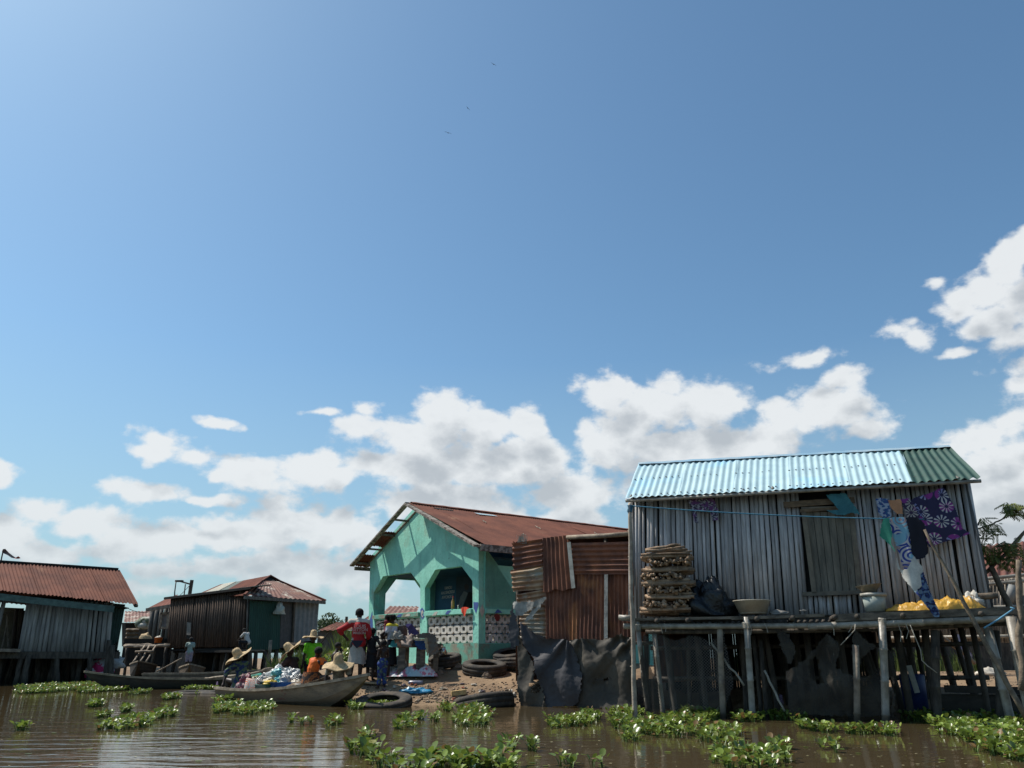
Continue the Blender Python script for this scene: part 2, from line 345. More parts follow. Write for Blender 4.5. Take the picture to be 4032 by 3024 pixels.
    def corr(s, p00, p10, p11, p01, pitch=.076, amp=.012, rows=8, wob=0., curl=0., ragged=0., seed=0, per=6, thick=0.):
        """corrugated sheet: ridges run from edge p00-p10 (u) up to p01-p11; waves counted along u"""
        p00, p10, p11, p01 = map(Vector, (p00, p10, p11, p01))
        Lu = ((p10-p00).length+(p11-p01).length)/2; nu = max(per, int(Lu/pitch*per)); n = (p10-p00).cross(p01-p00).normalized()
        vs = []; fs = []; dirv_ = ((p01-p00)+(p11-p10)).normalized()
        for j in range(rows+1):
            t = j/rows
            for i in range(nu+1):
                u = i/nu; q = p00.lerp(p10, u).lerp(p01.lerp(p11, u), t)
                d = amp*sin(2*pi*u*Lu/pitch)
                if wob: d += wob*(mn.noise(Vector((u*Lu*.9+seed, t*2.3, seed)))*2)
                if curl: d += curl*(1-t)**2*.5
                q = q + n*d
                if ragged and j == 0: q = q + dirv_*ragged*(mn.noise(Vector((u*Lu*5, seed, 1)))+.25*mn.noise(Vector((u*Lu*23, seed, 1))))
                if ragged and j == rows: q = q - dirv_*ragged*.5*mn.noise(Vector((u*Lu*4, seed, 9)))
                vs.append(q)
        for j in range(rows):
            for i in range(nu): a = j*(nu+1)+i; fs.append((a, a+1, a+nu+2, a+nu+1))
        s.add(vs, fs)
    def build(s, name, m=None, parent=None, smooth=False):
        me = bpy.data.meshes.new(name); off = parent_loc(parent)
        me.from_pydata([tuple(q-off) for q in s.v], [], s.f)
        if m is not None:
            for x in (m if isinstance(m, (list, tuple)) else [m]): me.materials.append(x)
        if any(s.mi): me.polygons.foreach_set('material_index', s.mi)
        if smooth: me.polygons.foreach_set('use_smooth', [True]*len(me.polygons))
        me.update(); o = bpy.data.objects.new(name, me); C.objects.link(o)
        if parent: o.parent = parent
        return o
def parent_loc(p_):
    v = Vector((0, 0, 0))
    while p_ is not None: v = v+Vector(p_.location); p_ = p_.parent
    return v
def tag(o, label=None, cat=None, group=None, kind=None):
    if label: o['label'] = label
    if cat: o['category'] = cat
    if group: o['group'] = group
    if kind: o['kind'] = kind
    return o
def thing(name, loc, label, cat, group=None):
    o = bpy.data.objects.new(name, None); C.objects.link(o); o.location = loc; o.empty_display_size = .2
    return tag(o, label, cat, group)
def inpoly(x, y, pl):
    c = False; n = len(pl); j = n-1
    for i in range(n):
        if (pl[i][1] > y) != (pl[j][1] > y) and x < (pl[j][0]-pl[i][0])*(y-pl[i][1])/(pl[j][1]-pl[i][1])+pl[i][0]: c = not c
        j = i
    return c
def cloth_px(mb, pl, O, n, step=4., fold=.04, freq=4., seed=0, holes=(), vert=True, tilt=0., ragged=0, crease=.0, anchors=()):
    """cloth whose outline is read off in photo pixels on the vertical plane (O,n); real folds push it in and out"""
    x0 = min(a for a, b in pl); x1 = max(a for a, b in pl); y0 = min(b for a, b in pl); y1 = max(b for a, b in pl)
    AN = [PL(a, b, O, n) for a, b in anchors]; hx = Vector((-n.y, n.x, 0))
    nx = int((x1-x0)/step)+2; ny = int((y1-y0)/step)+2; ids = {}; vs = []; fs = []
    def vid(i, j):
        if (i, j) in ids: return ids[(i, j)]
        px = x0+i*step; py = y0+j*step; q = PL(px, py, O, n); t = (py-y0)/(y1-y0+1)
        a = q.dot(Vector((-n.y, n.x, 0)))
        wv = .6*sin(a*freq*pi+mn.noise(Vector((a*2, q.z*.5, seed)))*3+seed)+.4*sin(a*freq*2.9*pi+mn.noise(Vector((a*3, q.z*.7, seed+2)))*5) if vert else mn.noise(Vector((a*freq, q.z*freq, seed)))*1.6
        if crease > .004: wv = 1.1*(1-2.6*abs(mn.noise(Vector((a*1.1+q.z*.7, q.z*.45-a*.2, seed)))))+.45*(1-3*abs(mn.noise(Vector((a*2.6-q.z*.9, q.z*.7, seed+4)))))
        if AN:      # folds fan out from the points the cloth hangs by
            wv = .25*wv
            for ai, A_ in enumerate(AN):
                dx_ = (q-A_).dot(hx); dz_ = A_.z-q.z+.05; r_ = sqrt(dx_*dx_+dz_*dz_); th = atan2(dx_, dz_)
                s_ = sin(th*(7+ai)+ai*2+.8*mn.noise(Vector((th*2, r_, seed+ai)))); wv += (s_*abs(s_)**-.35 if abs(s_) > .01 else 0)*min(1, r_/.25)*exp(-r_/.9)*1.1
            wv += .5*sin((q.z*1.9+abs(a-AN[0].dot(hx))*.8)*3+seed)*min(1, t*2)
        d = fold*(.35+.65*t)*wv+crease*mn.noise(Vector((a*14, q.z*14, seed+5)))+tilt*t
        q = q+n*d; ids[(i, j)] = len(vs); vs.append(q); return ids[(i, j)]
    for j in range(ny):
        for i in range(nx):
            cx = x0+(i+.5)*step; cy = y0+(j+.5)*step
            if ragged: cx += ragged*mn.noise(Vector((cx*.06, cy*.06, seed))); cy += ragged*mn.noise(Vector((cx*.05, cy*.07, seed+3)))
            if inpoly(cx, cy, pl) and not any(inpoly(cx, cy, h) for h in holes):
                fs.append((vid(i, j), vid(i+1, j), vid(i+1, j+1), vid(i, j+1)))
    mb.add(vs, fs)
def heap(mb, c, sx, sy, sz, seed=0, n=26, m=12, rough=.28, rot=0.):
    """crumpled heap (cloth bundle, bag, sack) resting on z=c.z"""
    vs = []; fs = []; c = Vector(c)
    for i in range(m+1):
        th = pi/2*i/m*1.12
        for j in range(n):
            a = 2*pi*j/n; dirn = Vector((sin(th)*cos(a), sin(th)*sin(a), cos(th)))
            k = 1+rough*mn.noise(dirn*2.2+Vector((seed, seed, 0)))*1.4+rough*.6*mn.noise(dirn*6+Vector((seed, 0, 3)))+rough*.3*abs(mn.noise(dirn*13+Vector((seed, 4, 3))))
            q = Vector((dirn.x*sx*k, dirn.y*sy*k, max(-.01, dirn.z*sz*k)))
            vs.append(c+Vector((q.x*cos(rot)-q.y*sin(rot), q.x*sin(rot)+q.y*cos(rot), q.z)))
    for i in range(m):
        for j in range(n): j2 = (j+1) % n; fs.append((i*n+j, (i+1)*n+j, (i+1)*n+j2, i*n+j2))
    mb.add(vs, fs)
def crumple(mb, c, L, W_, H, ax, seed=0, nx=70, ny=26):
    """a limp sheet thrown down in ridges and hollows"""
    c = Vector(c); sd = Vector((-ax.y, ax.x, 0)); vs = []
    for j in range(ny+1):
        for i in range(nx+1):
            u, v = i/nx*2-1, j/ny*2-1; ed = 1+.18*mn.noise(Vector((u*2, v*2, seed+9))); e = max(0, 1-(abs(u)**2.6+abs(v)**2.6)); x, y = u*L/2*ed, v*W_/2*ed
            h = (1-2.2*abs(mn.noise(Vector((x*3.2+y, y*3, seed)))))*.38+.3+(1-2.5*abs(mn.noise(Vector((x*8-y*3, y*7, seed+3)))))*.2+(1-2*abs(mn.noise(Vector((x*19, y*17, seed+5)))))*.1+.35*mn.noise(Vector((x*1.7, 1, seed+7)))
            vs.append(c+ax*x+sd*y+UP*(max(.004, H*h*e**.5)+.004))
    mb.add(vs, [(j*(nx+1)+i, j*(nx+1)+i+1, (j+1)*(nx+1)+i+1, (j+1)*(nx+1)+i) for j in range(ny) for i in range(nx)])
def curve_pts(a, b, sag, k=16):
    a = Vector(a); b = Vector(b); return [a.lerp(b, i/k)-Vector((0, 0, sag*4*(i/k)*(1-i/k))) for i in range(k+1)]
UP = Vector((0, 0, 1))
def text(body, size, pos, right, nrm, m, parent, name, extrude=.002):
    cu = bpy.data.curves.new(name, 'FONT'); cu.body = body; cu.size = size; cu.align_x = 'CENTER'; cu.extrude = extrude; cu.offset = size*.012
    cu.materials.append(m); o = bpy.data.objects.new(name, cu); C.objects.link(o)
    up = nrm.cross(right); mt = Matrix((right, up, nrm)).transposed().to_4x4(); mt.translation = pos-parent_loc(parent)
    o.matrix_world = mt; bpy.context.view_layer.update()
    dg = bpy.context.evaluated_depsgraph_get(); me = bpy.data.meshes.new_from_object(o.evaluated_get(dg)); bpy.data.objects.remove(o); bpy.data.curves.remove(cu)
    me.transform(mt); me.name = name; o = bpy.data.objects.new(name, me); C.objects.link(o); o.parent = parent; return o
# ------------------------------------------------------------------ setting: water, bank
SH = [(-400, 90), (-60, 62), (-30, 58), (-9, 54), (-7.6, 38), (-6.6, 27), (-5.6, 21.6), (-4.8, 19.6), (-4.0, 19.05), (-3, 18.85), (0, 18.75), (1.5, 19.1), (3, 19.0), (5, 17.8), (7, 16.6), (10, 16.0), (15, 15.2), (60, 14), (400, 14)]
def shore(x):
    for (a, b), (c_, d) in zip(SH, SH[1:]):
        if a <= x <= c_: t = (x-a)/(c_-a); return b+(d-b)*t
    return 60
def gz(x, y):
    s = y-shore(x)+.25*mn.noise(Vector((x*.8, y*.8, 0)))
    if s <= 0: return max(-1.2, s*.35)
    top = .86 if x < 4 else .62
    if x < -8: top = .4
    return top*(1-exp(-s/1.35))+.03*mn.noise(Vector((x*1.7, y*1.7, 4)))*min(1, s)+.012*mn.noise(Vector((x*7, y*7, 4)))
xs = [-700, -300, -120, -60, -40, -30, -22, -16, -12]; x = -10.0
while x < 15: xs.append(x); x += .14
xs += [16, 18, 22, 30, 45, 80, 200, 700]
ys = []; y = 13.0
while y < 26: ys.append(y); y += .13
while y < 60: ys.append(y); y += 1.2
ys += [65, 75, 95, 150, 400, 1500]
mb = MB(); mb.add([(a, b, gz(a, b)) for b in ys for a in xs], [(j*len(xs)+i, j*len(xs)+i+1, (j+1)*len(xs)+i+1, (j+1)*len(xs)+i) for j in range(len(ys)-1) for i in range(len(xs)-1)])
tag(mb.build('ground', M['mud'], smooth=True), kind='structure')
wm = bpy.data.materials.new('lagoon_water'); wm.use_nodes = True; t = NT(wm.node_tree); b = wm.node_tree.nodes['Principled BSDF']
pos = t.n('ShaderNodeNewGeometry').outputs['Position']
b.inputs['Base Color'].default_value = (.072, .052, .026, 1); b.inputs['Roughness'].default_value = .035; b.inputs['IOR'].default_value = 1.33
n1 = t.noise(t.vm('MULTIPLY', pos, (.55, 1.9, 1)), 1.6, 3, .5, .6); n2 = t.noise(t.vm('MULTIPLY', pos, (1.2, 2.6, 1)), 7, 3, .55)
sx_ = t.n('ShaderNodeSeparateXYZ'); t.put(sx_.inputs[0], pos)
leftw = t.maprange(sx_.outputs[0], 1.5, -4.0, .35, 1.0)
nearw = t.maprange(sx_.outputs[1], 24, 10, .35, 1.0)
hgt = t.math('MULTIPLY', t.math('ADD', n1, t.math('MULTIPLY', n2, .10)), t.math('MULTIPLY', leftw, nearw))
bn = t.n('ShaderNodeBump'); bn.inputs['Strength'].default_value = .8; bn.inputs['Distance'].default_value = .022; t.put(bn.inputs['Height'], hgt); t.nt.links.new(bn.outputs[0], b.inputs['Normal'])
mb = MB(); mb.add([(-1500, -200, 0), (1500, -200, 0), (1500, 3000, 0), (-1500, 3000, 0)], [(0, 1, 2, 3)])
tag(mb.build('water', wm), kind='structure')

# ------------------------------------------------------------------ water hyacinth
def hy_leaf(mb, base, azm, h, r, tilt):
    d = Vector((cos(azm), sin(azm), 0)); out = h*.55
    tip = base+d*out+UP*h
    mb.m = 1; w_ = .006*(r/.05); sd = Vector((-d.y, d.x, 0))
    mid = base+d*out*.35+UP*h*.62
    mb.add([base-sd*w_, base+sd*w_, mid-sd*w_*1.8, mid+sd*w_*1.8, tip-sd*w_*.5, tip+sd*w_*.5], [(0, 1, 3, 2), (2, 3, 5, 4)])
    mb.m = 0
    ax = (d*cos(tilt)+UP*sin(tilt)).normalized(); nn = sd.cross(ax).normalized()*-1; c0 = tip
    pts = [c0]; ctr = c0+ax*r*.9
    for k in range(8):
        a = pi+(k+.5)*2*pi/8; q = ctr+ax*cos(a)*r*1.0+sd*sin(a)*r*.92+nn*r*.30*abs(sin(a))
        pts.append(q)
    b_ = len(mb.v); mb.v += pts+[ctr]; f = []
    for k in range(8): f.append([b_+9, b_+1+k, b_+1+(k+1) % 8])
    mb.f += f; mb.mi += [0]*8
def hy_plant(mb, p, s=1.0):
    k = R.randint(5, 8); a0 = R.uniform(0, 6.28)
    for i in range(k):
        hh = R.uniform(.03, .115)*s; hy_leaf(mb, p+Vector((R.uniform(-.02, .02), R.uniform(-.02, .02), -.01)), a0+i*2.4, hh, R.uniform(.022, .042)*s**.7, R.uniform(-.1, 1.2))
# (x, y, half w, half h) ellipses in photo pixels on the water, density per m2
PATCH = [(260, 2708, 200, 22, 26), (160, 2722, 80, 26, 20), (420, 2715, 110, 22, 26), (560, 2730, 60, 8, 8), (90, 2872, 26, 14, 30), (380, 2780, 30, 14, 40), (410, 2822, 24, 26, 22), (500, 2800, 26, 16, 36), (520, 2855, 100, 26, 34), (640, 2820, 60, 26, 26), (405, 2870, 26, 12, 34),
 (680, 2750, 36, 16, 32), (560, 2728, 30, 6, 16), (900, 2790, 60, 26, 34), (1000, 2795, 90, 24, 34), (880, 2760, 34, 14, 20), (800, 2712, 90, 6, 26), (1415, 2782, 46, 14, 42), (1310, 2850, 30, 26, 22), (1150, 2840, 24, 8, 18), (1210, 2848, 36, 6, 16), (1450, 2905, 30, 20, 34), (1430, 2975, 60, 22, 40),
 (1600, 2852, 50, 24, 26), (1660, 2830, 30, 10, 24), (1665, 2745, 48, 16, 44), (1730, 2745, 22, 14, 34), (1755, 2790, 28, 14, 34), (1710, 2832, 24, 12, 30), (1860, 2800, 60, 20, 34), (1850, 2840, 66, 22, 32), (1900, 2825, 40, 24, 32), (1640, 3030, 110, 30, 40), (1760, 3010, 90, 26, 38), (1870, 3028, 90, 26, 40), (1960, 3020, 70, 30, 30), (2010, 2960, 30, 30, 20), (1500, 3010, 60, 16, 30),
 (2100, 2950, 20, 16, 26), (2220, 3010, 50, 14, 30), (2350, 3015, 30, 8, 24), (2230, 2845, 85, 16, 36), (2310, 2830, 50, 22, 34), (2190, 2860, 30, 12, 24), (2460, 2810, 70, 18, 32), (2440, 2850, 50, 22, 34), (2560, 2860, 110, 30, 34), (2700, 2840, 90, 24, 34), (2780, 2820, 60, 18, 34), (2480, 2905, 36, 30, 24), (2620, 2890, 100, 16, 30), (2800, 2900, 100, 26, 34), (2860, 2940, 60, 22, 30), (2860, 2880, 40, 18, 26),
 (2840, 3000, 50, 26, 34), (2960, 2985, 110, 26, 36), (3050, 2995, 70, 24, 34), (3060, 2950, 44, 18, 30), (2960, 3020, 130, 12, 34), (2940, 2830, 80, 14, 32), (3040, 2822, 60, 14, 34), (3130, 2830, 60, 14, 30), (3160, 2868, 36, 12, 30), (3250, 2875, 66, 13, 36), (3260, 2945, 40, 18, 24), (3390, 2880, 95, 14, 38), (3480, 2885, 50, 14, 34),
 (3600, 2825, 70, 12, 34), (3740, 2835, 120, 20, 36), (3880, 2840, 170, 30, 38), (3820, 2890, 130, 30, 38), (3930, 2920, 140, 50, 38), (3990, 2980, 80, 60, 36), (4020, 2900, 120, 70, 38), (3860, 2955, 60, 20, 24), (3780, 2870, 60, 18, 30), (3680, 2850, 60, 10, 24), (3980, 2810, 120, 14, 30), (2700, 2800, 30, 10, 20), (700, 2688, 260, 0.1, 1)]
mb = MB()
for (px, py, hw, hh, dn) in PATCH:
    if hh < 1: continue
    q0 = G(px, py); x0 = G(px-hw, py).x; x1 = G(px+hw, py).x; ya = G(px, py+hh).y; yb = G(px, max(py-hh, 2640)).y
    area = abs((x1-x0)*(yb-ya))*pi/4; n_ = int(min(420, area*dn)*1.0)+2; py += 7
    for i in range(n_):
        for _ in range(20):
            px_ = R.uniform(x0, x1); py_ = R.uniform(ya, yb); qq = proj(Vector((px_, py_, 0)))
            e = ((qq[0]-px)/hw)**2+((qq[1]-py)/hh)**2+.5*mn.noise(Vector((px_*2, py_*2, 2)))
            if e < 1: break
        s_ = R.uniform(.75, 1.15)*(1.25 if py > 2930 and px < 2100 else 1)
        hy_plant(mb, Vector((px_, py_, 0)), s_)
for i in range(70):    # loose leaves adrift
    px = R.uniform(0, 4000); py = R.uniform(2760, 3020); q = G(px, py); rr = R.uniform(.02, .035); a = R.uniform(0, 6)
    mb.m = 0; mb.add([q+Vector((cos(a+k*pi/3)*rr*1.3, sin(a+k*pi/3)*rr, .008)) for k in range(6)], [tuple(range(6))])
for (x0, x1, y0, y1, n_) in [(-7.6, -4.9, 26, 30, 150), (-9.5, -7.6, 30, 36, 20), (-13.5, -10.5, 38, 42, 40)]:   # rank growth behind the canoe
    for i in range(n_):
        xx = R.uniform(x0, x1); yy = R.uniform(y0, y1); hy_plant(mb, Vector((xx, yy, max(0, gz(xx, yy))+R.uniform(0, .25))), 2.0)
tag(mb.build('water_hyacinth', [M['leaf'], M['stem']], smooth=True), kind='stuff')
mb = MB()
def blades(x0, x1, y0, y1, n_, h0, h1):
    for i in range(n_):
        xx = R.uniform(x0, x1); yy = R.uniform(y0, y1); z = max(0, gz(xx, yy)); h = R.uniform(h0, h1)*(.8+.35*mn.noise(Vector((xx, yy, 0)))); a = R.uniform(0, 6.28); w_ = .02*R.uniform(.6, 1.4)
        b0 = Vector((xx, yy, z)); ln = Vector((R.uniform(-.35, .35), R.uniform(-.35, .35), 0))*h; sd = Vector((cos(a), sin(a), 0))*w_
        mb.add([b0-sd, b0+sd, b0+ln*.3+UP*h*.6+sd*.8, b0+ln*.3+UP*h*.6-sd*.8, b0+ln+UP*h], [(0, 1, 2, 3), (3, 2, 4)])
blades(-9.3, -4.6, 31, 41, 9000, .9, 1.75); blades(-16, -8.5, 55, 63, 4000, .4, .9); blades(-3, 4, 27, 30, 500, .2, .5); blades(7, 14, 24, 27, 1500, .3, .9)
tag(mb.build('reed_grass', M['grass']), kind='stuff')
mb = MB()
for i in range(1500):   # shells, pebbles and scraps along the bank
    xx = R.uniform(-4.4, 2.2); yy = shore(xx)+abs(R.gauss(0.25, .4)); q = Vector((xx, yy, gz(xx, yy)+.005)); r_ = R.uniform(.008, .03)
    if R.random() < .05: r_ *= 2
    mb.ball(q, (r_*R.uniform(.8, 1.6), r_, r_*.6), 5, 3)
for i in range(500):
    xx = R.uniform(7, 13); yy = shore(xx)+R.uniform(.1, 8); q = Vector((xx, yy, gz(xx, yy)+.005)); r_ = R.uniform(.008, .03); mb.ball(q, (r_*1.3, r_, r_*.6), 5, 3)
pb = mat('shell_rubble', (.34, .27, .21), (.20, .15, .11), 30, rough=.9, island=.75); tag(mb.build('shell_litter', pb, smooth=True), kind='stuff')

# ------------------------------------------------------------------ generic wall of upright canes between two pixel edges on a plane
def cane_wall(mb, tops, bots, pitch, r, O, n, holes=(), zjit=.03, nn=6, lean=0.):
    """tops/bots: two pixel points each (left,right); canes stand side by side on the plane"""
    tl, tr = [PL(*q, O, n) for q in tops]; bl, br = [PL(*q, O, n) for q in bots]
    L = (tr-tl).length; k = int(L/pitch)
    for i in range(k+1):
        u = (i+R.uniform(-.2, .2))/k; a = bl.lerp(br, u); b_ = tl.lerp(tr, u); a = a+UP*R.uniform(-zjit, zjit); rr = r*R.uniform(.74, 1.12)
        off = n*R.uniform(-.006, .012)
        ivs = [(0., 1.)]
        for (q0, q1, z0, z1) in holes:      # skip the opening: (u0,u1,z0,z1)
            if q0 < u < q1:
                t0 = (z0-a.z)/(b_.z-a.z); t1 = (z1-a.z)/(b_.z-a.z); ivs = [(s0, s1) for s0, s1 in ((0., t0), (t1, 1.)) if s1-s0 > .03]
        for s0, s1 in ivs:
            p0 = a.lerp(b_, s0)+off; p1 = a.lerp(b_, s1)+off; m_ = p0.lerp(p1, .5)+n*R.uniform(-.008, .012)+Vector((-n.y, n.x, 0))*R.uniform(-.01, .01)
            mb.tube([p0, m_, p1], [rr, rr*R.uniform(.9, 1.06), rr*.95], nn)

# ================================================================== RIGHT HOUSE ON ITS PLATFORM
nR = Vector((-.292, -.956, 0)).normalized(); dR = Vector((-nR.y, nR.x, 0))   # dR runs to the right (nearer)
if dR.x < 0: dR = -dR
O_f = Vector((5.0, 14.27, 0)); O_w = O_f-nR*1.1; O_e = O_f-nR*.72; O_r = O_f-nR*2.5
def onf(px, py): return PL(px, py, O_f, nR)
def onw(px, py, k=0.): return PL(px, py, O_w+nR*k, nR)
h1 = thing('bamboo_house', onw(3100, 2400), 'large grey bamboo-pole house with a pale blue corrugated roof standing on the stilt platform', 'house')
wl = MB()
tl, tr = onw(2486, 1950), onw(3800, 1876); bl, br = onw(2500, 2440), onw(3893, 2400)
Lw = (tr-tl).length
def u_of(px, py): return (onw(px, py)-tl).dot(dR)/Lw
dz0 = onw(3200, 2385).z; dz1 = onw(3200, 1960).z
cane_wall(wl, [(2486, 1945), (3802, 1872)], [(2486, 2445), (3893, 2402)], .086, .046, O_w, nR,
          holes=[(u_of(3160, 2000), u_of(3320, 2000), onw(3250, 2340).z, onw(3250, 1913).z)], zjit=.01, nn=7)
wl.build('cane_wall', M['bamboo'], h1, smooth=True)
m_ = MB(); q_ = [onw(2500, 2445, -.06), onw(3890, 2404, -.06), onw(3800, 1880, -.06), onw(2492, 1950, -.06)]; m_.holed(q_, [[onw(3140, 1985, -.06), onw(3330, 1978, -.06), onw(3325, 1918, -.06), onw(3138, 1926, -.06)]], nR, .02); m_.build('shade_lining', M['dark'], h1)  # dark plane added so the cane gaps look like unlit interior
# side walls and back wall
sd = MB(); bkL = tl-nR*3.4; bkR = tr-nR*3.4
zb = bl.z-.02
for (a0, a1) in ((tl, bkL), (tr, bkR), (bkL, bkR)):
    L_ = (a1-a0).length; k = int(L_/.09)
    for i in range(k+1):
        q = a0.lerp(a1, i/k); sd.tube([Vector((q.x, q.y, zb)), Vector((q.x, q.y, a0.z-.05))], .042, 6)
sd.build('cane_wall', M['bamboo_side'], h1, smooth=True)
fl = MB(); c4 = [Vector((q.x, q.y, zb-.03)) for q in (tl-nR*.06, tr-nR*.06, bkR+nR*.06, bkL+nR*.06)]; fl.poly(c4, .05, UP); fl.build('floor', M['plank'], h1)
# roof: front slope, back slope, ridge cap
eL, eR = PL(2462, 1962, O_e, nR), PL(3862, 1882, O_e, nR); rL, rR = PL(2514, 1826, O_r, nR), PL(3738, 1757, O_r, nR)
ridge_z = (rL.z+rR.z)/2
k_ = .775
eM, rM = eL.lerp(eR, .822), rL.lerp(rR, .848)
NS = 5
for i in range(NS):
    a0, a1 = i/NS*.845, (i+1)/NS*.845+.012
    m_ = MB(); up_ = UP*(.004*(i % 2)); m_.corr(eL.lerp(eM, i/NS)+up_, eL.lerp(eM, (i+1)/NS+.012)+up_, rL.lerp(rM, (i+1)/NS+.012)+up_, rL.lerp(rM, i/NS)+up_, .132, .014, 14, wob=.014, seed=i)
    m_.m = 1
    for j in range(8):      # roofing nails with rust-stained washers
        for rr in (.06, .5, .93):
            if R.random() < .72: u_ = (i+(j+.5)/8)/NS*.98; m_.ball(eL.lerp(eM, u_).lerp(rL.lerp(rM, u_), rr+R.uniform(-.015, .015))+UP*.022, (.02, .02, .008), 6, 4)
    m_.build('roof_sheet', [M['zinc'], plain('nail_rust', (.12, .08, .06))], h1, smooth=True)
m_ = MB(); m_.corr(eM-UP*.012, eR, rR, rM-UP*.012, .132, .021, 10, wob=.01, seed=9, ragged=.02); o = m_.build('roof_sheet', M['green'], h1, smooth=True); o['label'] = 'dark green corrugated sheet'
back = -nR*(2*(nR.dot(eL-rL))); bL = Vector((rL.x, rL.y, eL.z))-nR*1.8; bR_ = Vector((rR.x, rR.y, eR.z))-nR*1.8
m_ = MB(); m_.corr(bR_, bL, rL, rR, .132, .021, 6); m_.build('roof_sheet', M['zinc'], h1, smooth=True)
m_ = MB(); k = 60; vs = []; 
for i in range(k+1):
    q = rL.lerp(rR, i/k)+UP*(.012+.012*mn.noise(Vector((i*.3, 0, 0)))); vs += [q+nR*.13-UP*(.055+.012*mn.noise(Vector((i*.7, 2, 0)))), q+UP*.018, q-nR*.13-UP*.06]
m_.add(vs, [(i*3+j, i*3+j+1, i*3+j+4, i*3+j+3) for i in range(k) for j in (0, 1)]); m_.build('ridge_cap', mat('ridge_cap_zinc', (.30, .50, .68), (.50, .62, .70), 1.5, rough=.35, metal=.3, mottle=.08), h1, smooth=True)
m_ = MB(); m_.tube([eL-UP*.05-nR*.03, eR-UP*.05-nR*.03], .035, 6); m_.build('eave_pole', M['bamboo_rail'], h1, smooth=True); m_ = MB(); m_.tube([tl+UP*.02+nR*.05, tr+UP*.02+nR*.05], .03, 6); m_.build('eave_pole', M['bamboo_rail'], h1, smooth=True)
for u in (.005, .36, .45, .60, .80, .97):
    m_ = MB(); q = tl.lerp(tr, u)-UP*.02; m_.tube([q-nR*1.2+UP*.5, q+nR*.30-UP*.08], .038, 8)
    m_.build('rafter', M['bamboo_rail'], h1, smooth=True)
# gables
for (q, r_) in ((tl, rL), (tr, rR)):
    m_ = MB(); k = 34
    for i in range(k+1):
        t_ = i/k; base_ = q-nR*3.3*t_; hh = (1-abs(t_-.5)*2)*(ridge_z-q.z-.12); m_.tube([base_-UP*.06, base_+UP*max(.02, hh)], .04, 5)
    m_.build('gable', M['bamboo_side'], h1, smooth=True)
# door and its frame, lintel boards, gap
def quad_px(pl, k=0.): return [onw(a, b, k) for a, b in pl]
m_ = MB(); dl = [(3172, 2015), (3345, 2015), (3372, 2325), (3212, 2332)]
q = quad_px(dl, .075)
for i in range(6):
    u0, u1 = i/6+.006, (i+1)/6-.006; a = [q[3].lerp(q[2], u0), q[3].lerp(q[2], u1), q[0].lerp(q[1], u1), q[0].lerp(q[1], u0)]; m_.poly([x_+nR*R.uniform(0, .008) for x_ in a], .03, nR)
dr = m_.build('door', M['door'], h1)
m_ = MB()
def fr(a, b, w_): m_.beam(onw(*a, .10), onw(*b, .10), .05, w_, up=UP if abs(a[1]-b[1]) < 60 else dR)
M['frame'] = mat('door_frame_board', (.20, .175, .14), (.12, .105, .088), 3, rough=.85, bump=.3)
fr((3160, 2340), (3390, 2332), .075); fr((3155, 2005), (3360, 2000), .08)
for a, b in (((3163, 2008), (3206, 2336)), ((3352, 2002), (3384, 2330))): m_.beam(onw(*a, .10), onw(*b, .10), .085, .05, up=nR)
m_.build('door_frame', M['frame'], h1)
m_ = MB(); m_.beam(onw(3085, 1988, .13), onw(3365, 1968, .13), .03, .115); m_.beam(onw(3150, 2012, .115), onw(3320, 2000, .115), .03, .06); m_.build('lintel_board', M['lintel'], h1)
m_ = MB(); m_.poly([onw(3140, 1925, -.12), onw(3140, 1990, -.12), onw(3340, 1980, -.12), onw(3340, 1910, -.12)]); m_.build('vent_opening', M['dark'], h1)

# ---------------- platform
zp = onf(3000, 2418).z
pf = thing('stilt_platform', Vector((5, 14.3, 0)), 'bamboo stilt platform over the water carrying the large grey bamboo-pole house', 'platform')
m_ = MB()
for (a, b, w_) in (((2450, 2441), (2960, 2432), .045), ((2880, 2436), (3245, 2424), .05)):
    m_.beam(onf(*a)+nR*.05, onf(*b)+nR*.05, .16, w_)
m_.build('deck_plank', M['plank'], pf)
m_ = MB(); m_.beam(onf(3285, 2434)+nR*.05, onf(4045, 2402)+nR*.05, .14, .12); m_.build('deck_plank', M['plank'], pf)
m_ = MB(); m_.beam(onf(3940, 2404)-nR*.03, onf(4120, 2396)-nR*.03, .2, .1); m_.build('deck_plank', M['plank'], pf)
m_ = MB(); k = 66
for i in range(k+1):   # deck of canes laid front to back
    q = onf(2452, 2450).lerp(onf(4110, 2410), i/k); r_ = .035*R.uniform(.85, 1.15); m_.bamboo(q-nR*R.uniform(.25, .4)-UP*.05, q-nR*4.5-UP*.03, r_, 6, 1.2)
m_.build('deck_cane', M['post'], pf, smooth=True)
m_ = MB(); a, b = onf(2470, 2450)-nR*.12-UP*.09, onf(4110, 2410)-nR*.12-UP*.09; m_.poly([a, b, b-nR*4.4, a-nR*4.4], .02, UP); m_.build('deck_shade', M['dark'], pf)  # dark sheet added under the canes, painted as shade against the sky
m_ = MB(); a, b = onw(2490, 2440, -.03), onw(3895, 2404, -.03); m_.poly([Vector((a.x, a.y, zp-.14)), Vector((b.x, b.y, zp-.14)), Vector((b.x, b.y, zb+.10)), Vector((a.x, a.y, zb+.10))], .04, nR); m_.build('sky_gap_board', M['post'], h1)  # added dark board, hides the sky between deck and wall
def rail(a, b, r, k, mt='bamboo_rail'):
    m = MB(); m.bamboo(onf(*a)+nR*k, onf(*b)+nR*k, r, 9, .42, .02); return m.build('rail', M[mt], pf, smooth=True)
